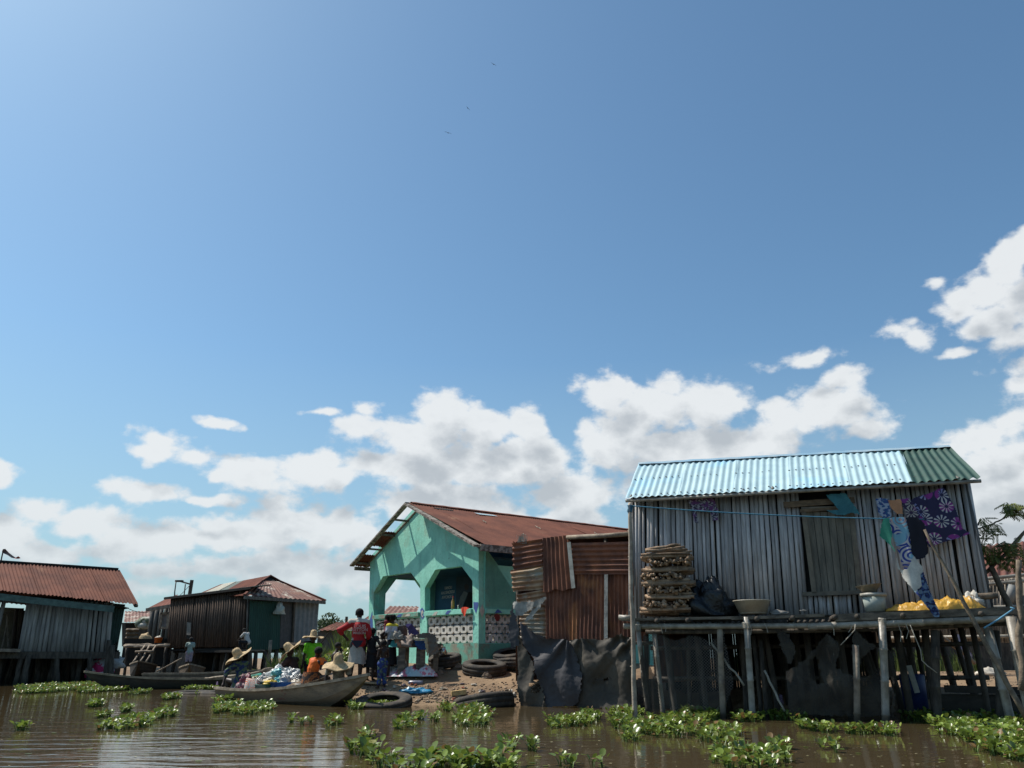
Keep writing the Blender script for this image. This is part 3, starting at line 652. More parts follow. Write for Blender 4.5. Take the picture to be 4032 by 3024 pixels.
rail((2456, 2466), (3330, 2462), .052, .02); rail((2440, 2432), (2495, 2432), .05, .1); rail((3180, 2467), (3978, 2434), .062, .06); rail((2540, 2488), (3560, 2474), .04, -.08, 'post'); rail((3540, 2470), (3985, 2450), .05, -.1, 'post')
for zz in (.30, .9): 
    m = MB(); m.bamboo(onf(2500, 2480)-nR*2.2-UP*zz, onf(3990, 2450)-nR*2.2-UP*zz, .045, 7, .5); m.build('rail', M['post'], pf, smooth=True)
joists = [2590, 2710, 2980, 3120, 3285, 3372, 3550, 3690, 3855]
for px in joists:   # joist ends poking out above the rail
    m = MB(); q = onf(px, 2448-(px-2500)*.022); m.bamboo(q+nR*.14, q-nR*2.5, .046, 9, .6); m.build('joist', M['post'], pf, smooth=True)
posts = [((2510, 2435), (2556, 2800), .047, 'bamboo_rail', .06), ((2572, 2480), (2606, 2800), .045, 'bamboo_rail', -.10), ((2834, 2455), (2848, 2800), .055, 'stick', 0), ((2938, 2430), (2962, 2800), .058, 'bamboo_rail', .09),
         ((2995, 2520), (3020, 2780), .04, 'post', -.5), ((2965, 2500), (2990, 2780), .04, 'post', -.6), ((3366, 2540), (3370, 2845), .055, 'stick', .12), ((3468, 2435), (3480, 2800), .065, 'bamboo_rail', .10), ((3690, 2480), (3705, 2800), .07, 'post', -.15),
         ((3895, 2470), (3975, 2800), .07, 'bamboo_rail', -.1), ((3972, 2430), (4050, 2800), .085, 'bamboo_rail', .12), ((3940, 2480), (3950, 2790), .06, 'post', -.3)]
for a, b, r_, mt_, k in posts:
    m = MB(); A = onf(*a)+nR*k; B = onf(*b)+nR*k; B = A+(B-A)*((A.z+.4)/(A.z-B.z)); m.bamboo(A, B, r_, 10, .45, .03); m.build('post', M[mt_], pf, smooth=True)
for (ax_, bx_, nm_) in ((2500, 3560, 'shade_backing'),):
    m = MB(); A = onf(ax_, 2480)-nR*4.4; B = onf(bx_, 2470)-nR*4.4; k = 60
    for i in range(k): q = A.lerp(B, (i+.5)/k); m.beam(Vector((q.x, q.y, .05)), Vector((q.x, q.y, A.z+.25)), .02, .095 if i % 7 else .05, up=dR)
    m.build(nm_, mat('shade_board', (.014, .012, .011), (.008, .007, .007), 3, island=.4), pf)  # added boards, near-black colour stands in for shade under the house
rows = [(1.0, 9), (2.2, 12), (3.4, 12), (4.4, 9)]
for dd, k in rows:
    for i in range(k):
        u = (i+R.uniform(.2, .8))/k; q = onf(2500, 2480).lerp(onf(3980, 2450), u)-nR*dd; tilt = dR*(R.uniform(-.05, .22) if u > .55 else R.uniform(-.05, .08))
        m = MB(); m.bamboo(q, Vector((q.x, q.y, -.5))+tilt*2, R.uniform(.045, .075), 8, .5, .04); m.build('post', M['post'], pf, smooth=True)
m_ = MB()   # lashings
for a in [(2938, 2462), (3470, 2448), (3978, 2445), (2510, 2470)]:
    c_ = onf(*a)+nR*.09
    for k in range(5): m_.lathe([(.072, -.008), (.08, 0), (.072, .008)], c_+UP*(k*.022-.05), 12)
for px, L_ in ((2600, .18), (2618, .15), (2950, .2), (3010, .16), (3530, .30), (3560, .25), (3270, .2), (3340, .15)):
    q = onf(px, 2455)+nR*.13; m_.tube([q, q-UP*L_*.5+dR*.03, q-UP*L_+dR*R.uniform(-.03, .06)], .006, 5)
m_.build('lashing', M['rope'], pf)

# tall forked poles at the platform's left end and the leaning pole at its right
m = MB(); a, b = onf(2487, 1990)+nR*.25, onf(2504, 2806)+nR*.25; m.branch(a, b-UP*.3, .032, .05, 9, .012, 14)
for k in range(13):
    q = a.lerp(b, .08+k*.065); s_ = (-1)**k; m.tube([q, q+dR*.05*s_+UP*.02], [.016, .008], 6)
tag(m.build('knotty_pole', mat('pale_pole', (.40, .35, .30), (.25, .21, .18), 8, rough=.8, bump=.4), smooth=True), 'tall thin knotty pole with side stubs holding the left end of the clothesline', 'pole')
m = MB(); m.branch(PL(3640, 2085, O_f+nR*.45, nR), PL(4040, 2825, O_f+nR*.6, nR), .024, .044, 9, .02, 12)
tag(m.build('leaning_pole', M['bark'], smooth=True), 'long bare pole leaning diagonally against the hanging laundry at the platform', 'pole')
m = MB(); m.branch(PL(4012, 2205, O_f+nR*.3, nR), PL(4025, 2720, O_f+nR*.3, nR), .04, .06, 9, .02, 9)
tag(m.build('bare_pole', M['bark'], smooth=True), 'upright bare pole beside the white bamboo corner post at the edge of the platform', 'pole')
m = MB(); pts = [PL(a, b, O_f+nR*.3, nR) for a, b in ((3982, 2405), (3880, 2470), (3872, 2476))]; m.tube([PL(3985, 2402, O_f+nR*.3, nR), PL(3930, 2440, O_f+nR*.45, nR), PL(3875, 2473, O_f+nR*.55, nR)], .014, 6)
m.tube([PL(3985, 2402, O_f+nR*.3, nR), PL(3995, 2395, O_f+nR*.3, nR), PL(3978, 2392, O_f+nR*.3, nR)], .012, 5)
tag(m.build('blue_tie', plain('sky_blue_cord', (.16, .40, .62)), smooth=True), 'short sky blue cord tying the leaning pole to the corner post', 'cord')

# clothesline
cl = MB(); A = onf(2488, 2000)+nR*.25; B = PL(3640, 2045, O_f+nR*.35, nR); cl.tube(curve_pts(A, B, .05, 20), .012, 6)
for k in range(7): a = k*.9; cl.lathe([(.045, -.008), (.055, 0), (.045, .008)], A-UP*(.02*k)+Vector((.01*sin(a), 0, 0)), 10)
tag(cl.build('clothesline', M['bluerope'], smooth=True), 'blue rope clothesline strung across the front of the bamboo-pole house', 'rope')

# laundry
nvp = (.012, .010, .03)
def laundry(name, pl, k, m, label, cat='cloth', fold=.03, freq=3., holes=(), seed=0, wall=False, step=3.2, group=None, **kw):
    mb = MB(); cloth_px(mb, pl, (O_w if wall else O_f)+nR*k, nR, step, fold, freq, seed, holes, **kw)
    return tag(mb.build(name, m, smooth=True), label, cat, group)
purple = print_mat('purple_fan_print', (.03, .018, .055), [(.36, .33, .30), (.20, .03, .20)], 3.8, 'fan', seed=2.3)
purple2 = print_mat('blue_fan_print', (.022, .018, .06), [(.22, .23, .42), (.22, .03, .20), (.52, .48, .42)], 3.7, 'fan', seed=5.1)
rings = print_mat('ring_print', (.03, .05, .25), [(.52, .48, .48), (.20, .40, .50), (.30, .20, .20)], 4.2, 'ring', seed=1.2)
navy = print_mat('navy_blotch_print', (.012, .014, .05), [(.03, .06, .2), (.13, .2, .3)], 14, 'blotch')
laundry('wax_print_cloth', [(3560, 1985), (3605, 1958), (3660, 1942), (3714, 1918), (3728, 1940), (3760, 2000), (3790, 2080), (3822, 2100), (3790, 2112), (3775, 2120), (3740, 2128), (3700, 2140), (3660, 2155), (3650, 2140), (3640, 2090), (3590, 2010)], .30, purple2, 'wide purple wax-print cloth with white fan pattern drying at the right of the wall', fold=.05, freq=1.6, seed=2, wall=True)
laundry('blue_cloth', [(3448, 1965), (3465, 1960), (3498, 1966), (3510, 2036), (3480, 2040), (3460, 2020)], .34, print_mat('blue_leaf_print', (.02, .09, .20), [(.04, .05, .2), (.3, .34, .42)], 18, 'blotch', seed=3), 'small blue printed cloth hung beside the orange cloth', fold=.03, wall=True, seed=3)
laundry('orange_cloth', [(3496, 1970), (3548, 1966), (3556, 2025), (3530, 2022), (3510, 2000)], .37, plain('peach_cloth', (.55, .27, .15)), 'small peach orange cloth folded on the line', fold=.03, wall=True, seed=4)
laundry('narrow_print_cloth', [(3546, 1966), (3580, 1962), (3600, 1990), (3640, 2080), (3650, 2150), (3620, 2150), (3580, 2060)], .33, purple, 'narrow dark purple print cloth hung left of the wide purple one', fold=.04, wall=True, seed=6)
laundry('ring_print_cloth', [(3484, 2040), (3530, 2036), (3572, 2038), (3590, 2110), (3600, 2195), (3598, 2230), (3640, 2350), (3690, 2390), (3700, 2420), (3684, 2430), (3640, 2370), (3600, 2330), (3560, 2240), (3545, 2200), (3520, 2120)], .38, rings, 'long blue and white ring-patterned cloth hanging down from the clothesline', fold=.045, freq=4, seed=5)
laundry('dark_garment', [(3565, 2038), (3610, 2036), (3640, 2060), (3648, 2120), (3656, 2176), (3640, 2196), (3610, 2204), (3590, 2180), (3580, 2100)], .40, plain('near_black_cloth', (.012, .012, .025)), 'near black garment bunched on the clothesline beside the ring print', fold=.05, seed=7)
laundry('green_towel', [(3478, 2042), (3500, 2040), (3512, 2100), (3508, 2140), (3528, 2178), (3500, 2140), (3464, 2110), (3470, 2070)], .42, plain('seagreen_cloth', (.05, .30, .22)), 'small sea green towel hung at the left edge of the ring-patterned cloth', fold=.04, seed=8)
laundry('white_garment', [(3530, 2190), (3548, 2245), (3572, 2240), (3598, 2190), (3636, 2235), (3632, 2290), (3640, 2300), (3600, 2330), (3575, 2300), (3556, 2275), (3545, 2245), (3532, 2235)], .45, plain('white_cloth', (.66, .65, .64)), 'white garment draped over the lower half of the ring-patterned cloth', fold=.05, seed=9)
laundry('navy_wrapper', [(3600, 2290), (3636, 2250), (3660, 2320), (3695, 2400), (3700, 2430), (3680, 2428), (3650, 2390), (3620, 2350)], .43, navy, 'navy patterned cloth trailing below the white garment to the deck', fold=.04, seed=10)
laundry('purple_shorts', [(2712, 1950), (2800, 1945), (2815, 1975), (2828, 2010), (2826, 2046), (2806, 2050), (2796, 2010), (2740, 2012), (2750, 2060), (2734, 2058), (2726, 2010), (2712, 1980)], .22, print_mat('purple_white_print', (.02, .014, .035), [(.3, .28, .32), (.12, .04, .14), (.4, .36, .36)], 13, 'blotch', seed=4), 'purple and white patterned garment with dangling black legs under the blue eave', fold=.03, wall=True, seed=11)
laundry('teal_net', [(3250, 1948), (3330, 1942), (3345, 1965), (3372, 2000), (3388, 2026), (3352, 2018), (3320, 2030), (3285, 2026), (3255, 2010), (3300, 2008), (3280, 1980)], .25, mat('teal_gauze', (.07, .26, .32), (.05, .20, .26), 6, rough=.7, trans=.3), 'pale teal gauze cloth caught over the boards above the door', fold=.05, freq=3, wall=True, seed=12)

# things on the platform
def sticks(mb, c, lenv, k, L_, w_, h_, across):
    for i in range(k):
        r_ = R.uniform(.012, .042); off = across*R.uniform(-w_/2, w_/2)+UP*R.uniform(0, h_); l_ = L_*R.uniform(.75, 1.08)
        a = c+off-lenv*l_/2+lenv*R.uniform(-.04, .04); b_ = c+off+lenv*l_/2+UP*R.uniform(-.03, .03)+across*R.uniform(-.06, .06)
        mb.m = 0; mb.branch(a, b_, r_, r_*.9, 7, .008, 3)
fw = mat('firewood', (.34, .24, .17), (.17, .12, .085), 7, (1, 1, 1), rough=.9, island=.45, bump=.6); fwe = mat('firewood_rope', (.33, .25, .18), rough=.9)
z0 = zp+.03; lay = 9; hL = (onw(2620, 2190, .45).z-z0)/lay; cx_ = onw(2634, 2400, .62)
names = ['bottom', 'second', 'third', 'fourth', 'fifth', 'sixth', 'seventh', 'eighth', 'topmost']
for i in range(lay):
    ax = i % 2 == 0
    c_ = Vector((cx_.x, cx_.y, z0+hL*i+.02))+dR*R.uniform(-.06, .06); w_ = R.uniform(.86, .96)
    m = MB()
    if ax: sticks(m, c_+nR*.05, dR, 34, w_, .62, hL*.8, nR)
    else: sticks(m, c_+nR*.05, nR, 60, .72, w_*.86, hL*.8, dR)
    pr = thing('firewood_bundle', c_, names[i]+' layer of the firewood stack on the platform, sticks '+('lengthwise' if ax else 'end-on'), 'firewood', 'firewood bundles stacked on the platform'); m.build('sticks', fw, pr, smooth=True)
    m = MB()
    for s_ in (-.25, .2):
        q = c_+dR*s_+nR*.36; m.tube([q-nR*.02, q+UP*hL*.45+nR*.02, q+UP*hL*.9-nR*.02], .008, 5)
    m.build('tie', fwe, pr)
for i in range(7):
    q = Vector((cx_.x, cx_.y, z0+hL*lay+.03+R.uniform(0, .07)))+nR*.3; m = MB(); a = R.uniform(-.5, .5); d_ = (dR*cos(a)+nR*sin(a)*.5); m.branch(q-d_*R.uniform(.2, .5)+dR*R.uniform(-.1, .1), q+d_*R.uniform(.15, .48)+UP*R.uniform(-.02, .1), R.uniform(.015, .035), .02, 7, .015, 4)
    tag(m.build('loose_branch', fw, smooth=True), 'loose crooked stick lying on the very top of the firewood stack', 'stick', 'loose sticks on the firewood stack')
m = MB(); heap(m, onw(2790, 2415, .5)+Vector((0, 0, 0))*0+UP*(zp-onw(2790, 2415, .5).z+.02), .50, .3, .54, 3, 40, 18, .4); tag(m.build('black_plastic_bag', mat('black_plastic', (.012, .014, .016), (.008, .008, .01), 4, rough=.28, spec=.5, bump=1.2, bscale=18), smooth=True), 'crumpled black plastic bag heaped beside the firewood stack', 'bag')
m = MB(); c_ = onw(2965, 2415, .72); c_.z = zp+.02
m.lathe([(.001, 0), (.23, 0), (.245, .02), (.315, .235), (.342, .242), (.342, .228), (.325, .222), (.255, .03), (.001, .02)][::1], c_, 40); tag(m.build('enamel_basin', mat('cream_basin', (.42, .40, .35), (.34, .31, .26), 5, rough=.5, c3=(.25, .22, .18), ramp3=(.6, .7)), smooth=True), 'wide cream basin standing on the platform beside the black plastic bag', 'basin')
m = MB(); heap(m, Vector((c_.x, c_.y, zp+.02))+dR*.45-nR*.15, .18, .12, .07, 5); tag(m.build('grey_rag', plain('grey_rag', (.3, .29, .28)), smooth=True), 'small pale rag lying at the right foot of the cream basin', 'rag')
bk = onw(3450, 2415, .68); bk.z = zp+.03; t_ = thing('plastic_bucket', bk, 'whitish plastic bucket with a rim standing on the platform right of the door', 'bucket')
m = MB(); m.lathe([(.001, 0), (.165, 0), (.20, .30), (.20, .30)], bk, 32); m.build('pail', mat('white_pail', (.36, .42, .42), (.30, .35, .35), 4, rough=.45), t_, smooth=True)
m = MB(); m.lathe([(.200, .262), (.222, .262), (.222, .318), (.198, .318), (.001, .312)], bk, 32); m.build('lid', mat('grey_lid', (.38, .38, .36), rough=.5), t_, smooth=True)
m = MB(); cb = bk+UP*.33-dR*.04; m.lathe([(.001, 0), (.10, 0), (.215, .13), (.225, .135), (.21, .125), (.10, .012), (.001, .012)], cb, 30, Matrix.Rotation(.12, 3, nR)); tag(m.build('metal_bowl', mat('tan_bowl', (.36, .32, .25), (.22, .19, .15), 5, rough=.4, metal=.2), smooth=True), 'tan bowl resting on the lid of the white bucket', 'bowl')
m = MB()
c_ = onw(3690, 2420, .72); c_.z = zp+.02; crumple(m, c_, 1.6, .6, .19, dR, 7, 110, 40); crumple(m, c_+dR*.2+nR*.05, 1.0, .5, .27, dR, 12, 80, 36)
tag(m.build('yellow_tarp', mat('yellow_tarp', (.56, .33, .05), (.42, .23, .03), 3, rough=.4, bump=1, bscale=9, spec=.5), smooth=True), 'crumpled yellow ochre tarpaulin piled at the foot of the wall under the laundry', 'tarpaulin')
m = MB(); c_ = onw(3870, 2352, .7); m.branch(c_-dR*.25, c_+dR*.22+UP*.03, .05, .055, 8, .01, 3); tag(m.build('short_log', M['bark'], smooth=True), 'short brown log with a white rag around it at the right corner of the house', 'log')
m = MB(); heap(m, c_-dR*.15-UP*.12, .15, .12, .2, 21, 22, 10, .4); tag(m.build('white_rag', plain('white_rag', (.55, .54, .52)), smooth=True), 'white rag wrapped around the short log beside the yellow tarpaulin', 'rag')
m = MB(); c_ = onf(3165, 2415)-nR*.1; c_.z = zp+.05; m.lathe([(.001, 0), (.055, 0), (.06, .015), (.001, .02)], c_, 14); tag(m.build('white_dish', plain('white_dish', (.6, .6, .6))), 'tiny white dish on the deck edge below the door', 'dish')

# nets hanging below the deck
netm = bpy.data.materials.new('fishing_net'); netm.use_nodes = True; t = NT(netm.node_tree); b = netm.node_tree.nodes['Principled BSDF']
co = t.n('ShaderNodeTexCoord').outputs['Object']; sxyz = t.n('ShaderNodeSeparateXYZ'); t.put(sxyz.inputs[0], co)
l1 = t.math('ABSOLUTE', t.math('SINE', t.math('MULTIPLY', t.math('ADD', sxyz.outputs[0], sxyz.outputs[2]), 62))); l2 = t.math('ABSOLUTE', t.math('SINE', t.math('MULTIPLY', t.math('SUBTRACT', sxyz.outputs[0], sxyz.outputs[2]), 62)))
ln_ = t.math('GREATER_THAN', t.math('MAXIMUM', t.math('SUBTRACT', 1, l1), t.math('SUBTRACT', 1, l2)), .80)
t.put(b.inputs['Alpha'], ln_); b.inputs['Base Color'].default_value = (.16, .145, .13, 1); b.inputs['Roughness'].default_value = .9
gz_ = mat('grey_gauze_net', (.06, .054, .045), (.034, .031, .028), 3, rough=.9, alpha=.78, bump=.2)
def net(pl, k, m, label, holes=(), seed=0, fold=.05, name='fishing_net', step=4, anchors=()):
    mb = MB(); cloth_px(mb, pl, O_f+nR*k, nR, step, fold, 2.2, seed, holes, ragged=8, anchors=anchors); return tag(mb.build(name, m, smooth=True), label, 'net')
net([(2555, 2480), (2600, 2500), (2660, 2525), (2740, 2500), (2800, 2530), (2835, 2500), (2850, 2480), (2890, 2700), (2850, 2790), (2600, 2795), (2580, 2700)], -.03, netm, 'dark mesh fishing net hung between the left posts under the platform', seed=1)
net([(2535, 2500), (2570, 2530), (2555, 2620), (2590, 2680), (2600, 2830), (2548, 2828), (2530, 2700), (2520, 2600)], .10, gz_, 'bunched grey net hanging from the corner post down to the water', seed=2, fold=.08)
net([(3094, 2646), (3175, 2594), (3215, 2545), (3258, 2494), (3300, 2530), (3306, 2570), (3290, 2610), (3300, 2640), (3340, 2655), (3385, 2670), (3440, 2660), (3470, 2620), (3485, 2564), (3521, 2557), (3521, 2822), (3108, 2815)], .03, gz_, 'torn grey gauze net hanging below the deck between the middle posts',
    holes=[[(3183, 2600), (3215, 2580), (3230, 2640), (3245, 2690), (3225, 2697), (3190, 2670)], [(3490, 2680), (3512, 2660), (3515, 2770), (3500, 2790)]], seed=4, fold=.10, anchors=[(3258, 2490), (3500, 2550)])
net([(3366, 2474), (3411, 2520), (3450, 2545), (3400, 2585), (3375, 2640), (3352, 2560)], .06, gz_, 'small triangular rag of gauze knotted to the rail above the torn net', seed=5, fold=.04)
net([(3057, 2480), (3100, 2490), (3135, 2560), (3110, 2620), (3078, 2560)], .0, gz_, 'narrow gauze strip hanging left of the torn net under the rail', seed=6, fold=.05)
for (A_, B_) in (((3258, 2496), (3256, 2468)), ((3366, 2478), (3330, 2500)), ((3366, 2478), (3412, 2520))): pass
m = MB(); 
for a, b in (((2800, 2530), (2930, 2700)), ((3010, 2640), (3090, 2800))): m.branch(PL(*a, O_f-nR*.2, nR), PL(*b, O_f-nR*.1, nR), .02, .02, 6, .02)
tag(m.build('net_strand', M['rope'], smooth=True), 'twisted net strands dangling slantwise under the deck', 'net')
for (pts, lab) in (([(3583, 2460), (3600, 2500), (3625, 2560), (3630, 2600), (3650, 2620), (3690, 2650)], 'frayed white cord hanging from the rail right of the gauze net'), ([(3368, 2458), (3366, 2480), (3330, 2520), (3310, 2540)], 'knotted white cord holding up the middle of the torn gauze net')):
    m = MB(); m.tube([PL(a, b, O_f+nR*.15, nR) for a, b in pts], .008, 5); tag(m.build('loose_rope', M['rope'], smooth=True), lab, 'cord')
# log barrier / old boat hull under the platform on the right
bo = MB(); bo.beam(PL(3720, 2712, O_f-nR*1.3, nR), PL(4120, 2722, O_f-nR*1.3, nR), .1, .12); bo.beam(PL(3700, 2780, O_f-nR*1.4, nR), PL(4140, 2785, O_f-nR*1.4, nR), .1, .4)
tag(bo.build('plank_barrier', M['hulldark']), 'dark low plank barrier under the right end of the platform', 'barrier')
bd = MB(); q = PL(3600, 2730, O_f-nR*1.6, nR); bd.lathe([(.001, .0), (.2, 0), (.22, .6), (.2, .62), (.001, .62)], Vector((q.x, q.y, .1)), 20); tag(bd.build('blue_drum', plain('blue_drum', (.02, .04, .16), rough=.5), smooth=True), 'dark blue plastic drum in the shade under the platform', 'drum')
wb = MB(); wb.beam(PL(3578, 2620, O_f-nR*1.2, nR), PL(3612, 2728, O_f-nR*1.2, nR), .09, .03, up=nR); tag(wb.build('white_board', plain('white_board', (.5, .5, .48))), 'narrow white board leaning beside the blue drum under the platform', 'board')

# ================================================================== RUSTY SHED
sh = thing('rusty_shed', P(2260, 2500, 18.7), 'shed patched from rusty corrugated sheets between the teal house and the bamboo-pole house', 'shed')
O_s = Vector((.2, 18.9, 0)); nS = Vector((-.52, -.854, 0)).normalized(); dS = Vector((.854, -.52, 0))
def ons(px, py, k=0.): return PL(px, py, O_s+nS*k, nS)
def sheet(pl, k, m, horiz=False, pitch=.10, amp=.018, seed=0, **kw):
    """pl: bottom-left, bottom-right, top-right, top-left in px"""
    q = [ons(a, b, k) for a, b in pl]; mb = MB()
    if horiz: mb.corr(q[0], q[3], q[2], q[1], pitch, amp, 10, seed=seed, **kw)
    else: mb.corr(q[0], q[1], q[2], q[3], pitch, amp, 10, seed=seed, **kw)
    return mb.build('wall_sheet', m, sh, smooth=True)
kw = dict(wob=.02, ragged=.05)
sheet([(2020, 2330), (2145, 2320), (2140, 2225), (2012, 2245)], .02, M['rustpale'], True, .12, .022, 1, **kw)
sheet([(2020, 2245), (2136, 2225), (2137, 2122), (2018, 2140)], .10, M['rust'], True, .13, .026, 2, **kw)
sheet([(2050, 2500), (2158, 2510), (2150, 2320), (2036, 2340)], .0, M['rustpale'], True, .10, .02, 3, **kw)
sheet([(2140, 2330), (2262, 2318), (2240, 2108), (2136, 2118)], .07, M['rust'], False, .115, .024, 4, **kw)
sheet([(2150, 2525), (2260, 2525), (2262, 2300), (2146, 2310)], .0, M['rust'], False, .10, .02, 5, **kw)
sheet([(2252, 2525), (2390, 2525), (2392, 2255), (2256, 2262)], .03, M['rust'], False, .10, .02, 6, **kw)
sheet([(2385, 2525), (2545, 2540), (2540, 2250), (2385, 2255)], .01, M['rust'], False, .10, .02, 7, **kw)
sheet([(2255, 2262), (2542, 2262), (2530, 2130), (2248, 2138)], .09, M['rust'], True, .115, .024, 8, **kw)
for pl, k, m, sm in (([(2250, 2135), (2530, 2125), (2524, 2112), (2240, 2118)], .11, 'rustpale', 0),):
    mb = MB(); mb.tube([ons(2232, 2116, .1), ons(2380, 2110, .1), ons(2520, 2098, .1)], [.05, .055, .05], 8); mb.build('top_pole', M['stick'], sh, smooth=True)
for a, b, r_, m_ in (((2240, 2135), (2258, 2316), .05, 'whitepaint'), ((2387, 2262), (2386, 2515), .045, 'tarpwhite'), ((2516, 2250), (2514, 2420), .07, 'whitepaint')):
    mb = MB(); mb.beam(ons(*a, .13), ons(*b, .13), r_*1.9, .02, up=nS); mb.build('batten', M[m_], sh)
mb = MB()
for a, b in (((2036, 2140), (2050, 2540)), ((2150, 2120), (2158, 2700)), ((2385, 2120), (2385, 2780)), ((2545, 2110), (2545, 2780)), ((2262, 2500), (2262, 2780))):
    mb = MB(); A = ons(*a, -.08); B = ons(*b, -.08); B.z = min(B.z, .0); mb.tube([A, B], .05, 8); mb.build('post', M['post'], sh, smooth=True)
mb = MB(); q = [ons(2018, 2135, 0), ons(2530, 2100, 0)]
mb.corr(q[0], q[1], q[1]-nS*2.4-UP*.15, q[0]-nS*2.4-UP*.15, .11, .02, 4); mb.build('roof', M['rustroof'], sh, smooth=True)
mb = MB()
for a, b in (((2020, 2140), None),):
    A = ons(2030, 2140, -.1); mb.corr(Vector((A.x, A.y, .5)), Vector((A.x, A.y, .5))-nS*2.2, A-nS*2.2, A, .1, .02, 4); mb.build('side_wall', M['rust'], sh, smooth=True); mb = MB(); B = ons(2545, 2110, -.1); mb.corr(Vector((B.x, B.y, .5)), Vector((B.x, B.y, .5))-nS*2.2, B-nS*2.2, B, .1, .02, 4)
mb.build('side_wall', M['rust'], sh, smooth=True)
mb = MB(); A, B = ons(2040, 2520, -.05), ons(2545, 2525, -.05); mb.poly([A, B, B-nS*2.2, A-nS*2.2], .05, UP); mb.build('floor', M['plank'], sh)
mb = MB(); mb.tube([ons(2030, 2506, .35), ons(2150, 2530, .2), ons(2560, 2532, .2)], .03, 8); mb.build('rail', M['bamboo_rail'], sh, smooth=True)
# thatch tuft on the shed corner
mb = MB()
for i in range(60): q = ons(2035+R.uniform(0, 40), 2140, .1); mb.tube([q, q+UP*R.uniform(.1, .24)+dS*R.uniform(-.06, .06)], .004, 4)
tag(mb.build('thatch_tuft', M['bamboo_rail']), 'tuft of dry grass stems sticking up from the shed top', 'thatch')
# tarps
def tarp(pl, k, m, label, seed, fold=.12, holes=(), freq=3.4, name='hanging_tarp', step=4.2, ragged=8, **kw_):
    mb = MB(); cloth_px(mb, pl, O_s+nS*k, nS, step, fold, freq, seed, holes, ragged=ragged, crease=.006, **kw_); return tag(mb.build(name, m, smooth=True), label, 'tarpaulin')
tarp([(2245, 2518), (2300, 2514), (2360, 2520), (2410, 2510), (2445, 2495), (2492, 2520), (2500, 2790), (2280, 2790), (2262, 2720), (2240, 2560)], .32, M['tarpbrown'], 'brown grey tarpaulin sagging over the water below the rusty shed', 1, .10, [[(2340, 2672), (2400, 2668), (2400, 2680), (2345, 2680)]], anchors=[(2290, 2510), (2447, 2490), (2500, 2515)])
tarp([(2048, 2445), (2100, 2490), (2160, 2516), (2230, 2518), (2255, 2540), (2270, 2600), (2290, 2660), (2285, 2740), (2268, 2775), (2150, 2785), (2130, 2720), (2105, 2600), (2060, 2530)], .40, M['tarp'], 'ragged blue-black tarpaulin hanging in folds from the shed rail to the water', 2, .12, anchors=[(2048, 2440), (2236, 2514)])
tarp([(2044, 2500), (2065, 2540), (2110, 2620), (2135, 2700), (2160, 2790), (2050, 2785), (2042, 2650)], .36, M['tarpbrown'], 'narrow torn grey tarpaulin strip at the left corner of the shed', 3, .1, [[(2105, 2640), (2125, 2630), (2138, 2680), (2110, 2690)], [(2096, 2690), (2136, 2690), (2130, 2730), (2100, 2725)]])
tarp([(2022, 2375), (2030, 2420), (2046, 2470), (2040, 2520), (2048, 2540), (2020, 2548), (2008, 2500), (2012, 2440)], .5, M['tarp'], 'black plastic tatter tied to the left end of the shed rail', 4, .08)
tarp([(2022, 2373), (2100, 2366), (2152, 2352), (2152, 2362), (2100, 2400), (2046, 2422), (2040, 2440)], .25, M['tarpwhite'], 'torn pale grey plastic stretched across the left corner of the shed', 5, .06, [[(2080, 2405), (2130, 2380), (2100, 2410)]], vert=False, freq=5)
tarp([(2130, 2350), (2152, 2355), (2085, 2440), (2062, 2450)], .28, M['tarpwhite'], 'twisted pale strip tied from the shed wall to the rail', 6, .03, name='plastic_strip', vert=False)
mb = MB(); q = G(2022, 2772); heap(mb, Vector((q.x, q.y, -.02)), .13, .1, .24, 31, 22, 10, .5); tag(mb.build('white_bag', plain('white_plastic', (.6, .6, .6), rough=.35), smooth=True), 'white plastic bag caught at the waterline beside the torn tarpaulins', 'bag')
# ================================================================== TEAL HOUSE
azA, azB = radians(-35), radians(55)
dA = Vector((sin(azA), cos(azA), 0)); dB = Vector((sin(azB), cos(azB), 0)); nA = -dB; nB = -dA
O_t = P(1885, 2600, 21.5)
def fa(px, py, k=0.): return PL(px, py, O_t+nA*k, nA)       # facade plane
def sb(px, py, k=0.): return PL(px, py, O_t+nB*k, nB)       # right side plane
th = thing('teal_house', O_t, 'turquoise plastered house with chamfered porch arches and a rusty gable roof', 'house')
base_z = .35
def v2(px, py): return fa(px, py)
corner_x = 1885
bl_ = fa(1452, 2560); bl_.z = base_z; br_ = Vector((O_t.x, O_t.y, base_z))
tl_ = fa(1458, 2192)
outer = [bl_, br_, fa(1885, 2162), fa(1850, 2128), fa(1752, 2060), fa(1640, 1996), fa(1625, 2006), fa(1560, 2082), tl_]
archL = [fa(1471, 2422), fa(1655, 2408), fa(1654, 2303), fa(1617, 2254), fa(1508, 2269), fa(1471, 2335)]
archC = [fa(1673, 2406), fa(1861, 2395), fa(1860, 2287), fa(1817, 2229), fa(1714, 2243), fa(1673, 2314)]
scrL = [fa(1476, 2550), fa(1654, 2540), fa(1654, 2432), fa(1476, 2443)]
scrC = [fa(1681, 2538), fa(1862, 2531), fa(1862, 2417), fa(1681, 2430)]
m = MB(); m.holed(outer, [archL, archC, scrL, scrC], nA, .18); FAC = m.build('facade', M['teal'], th)
W_t = (bl_-br_).dot(dA); print('teal width', W_t, 'apex z', outer[5].z, 'corner z', outer[2].z)
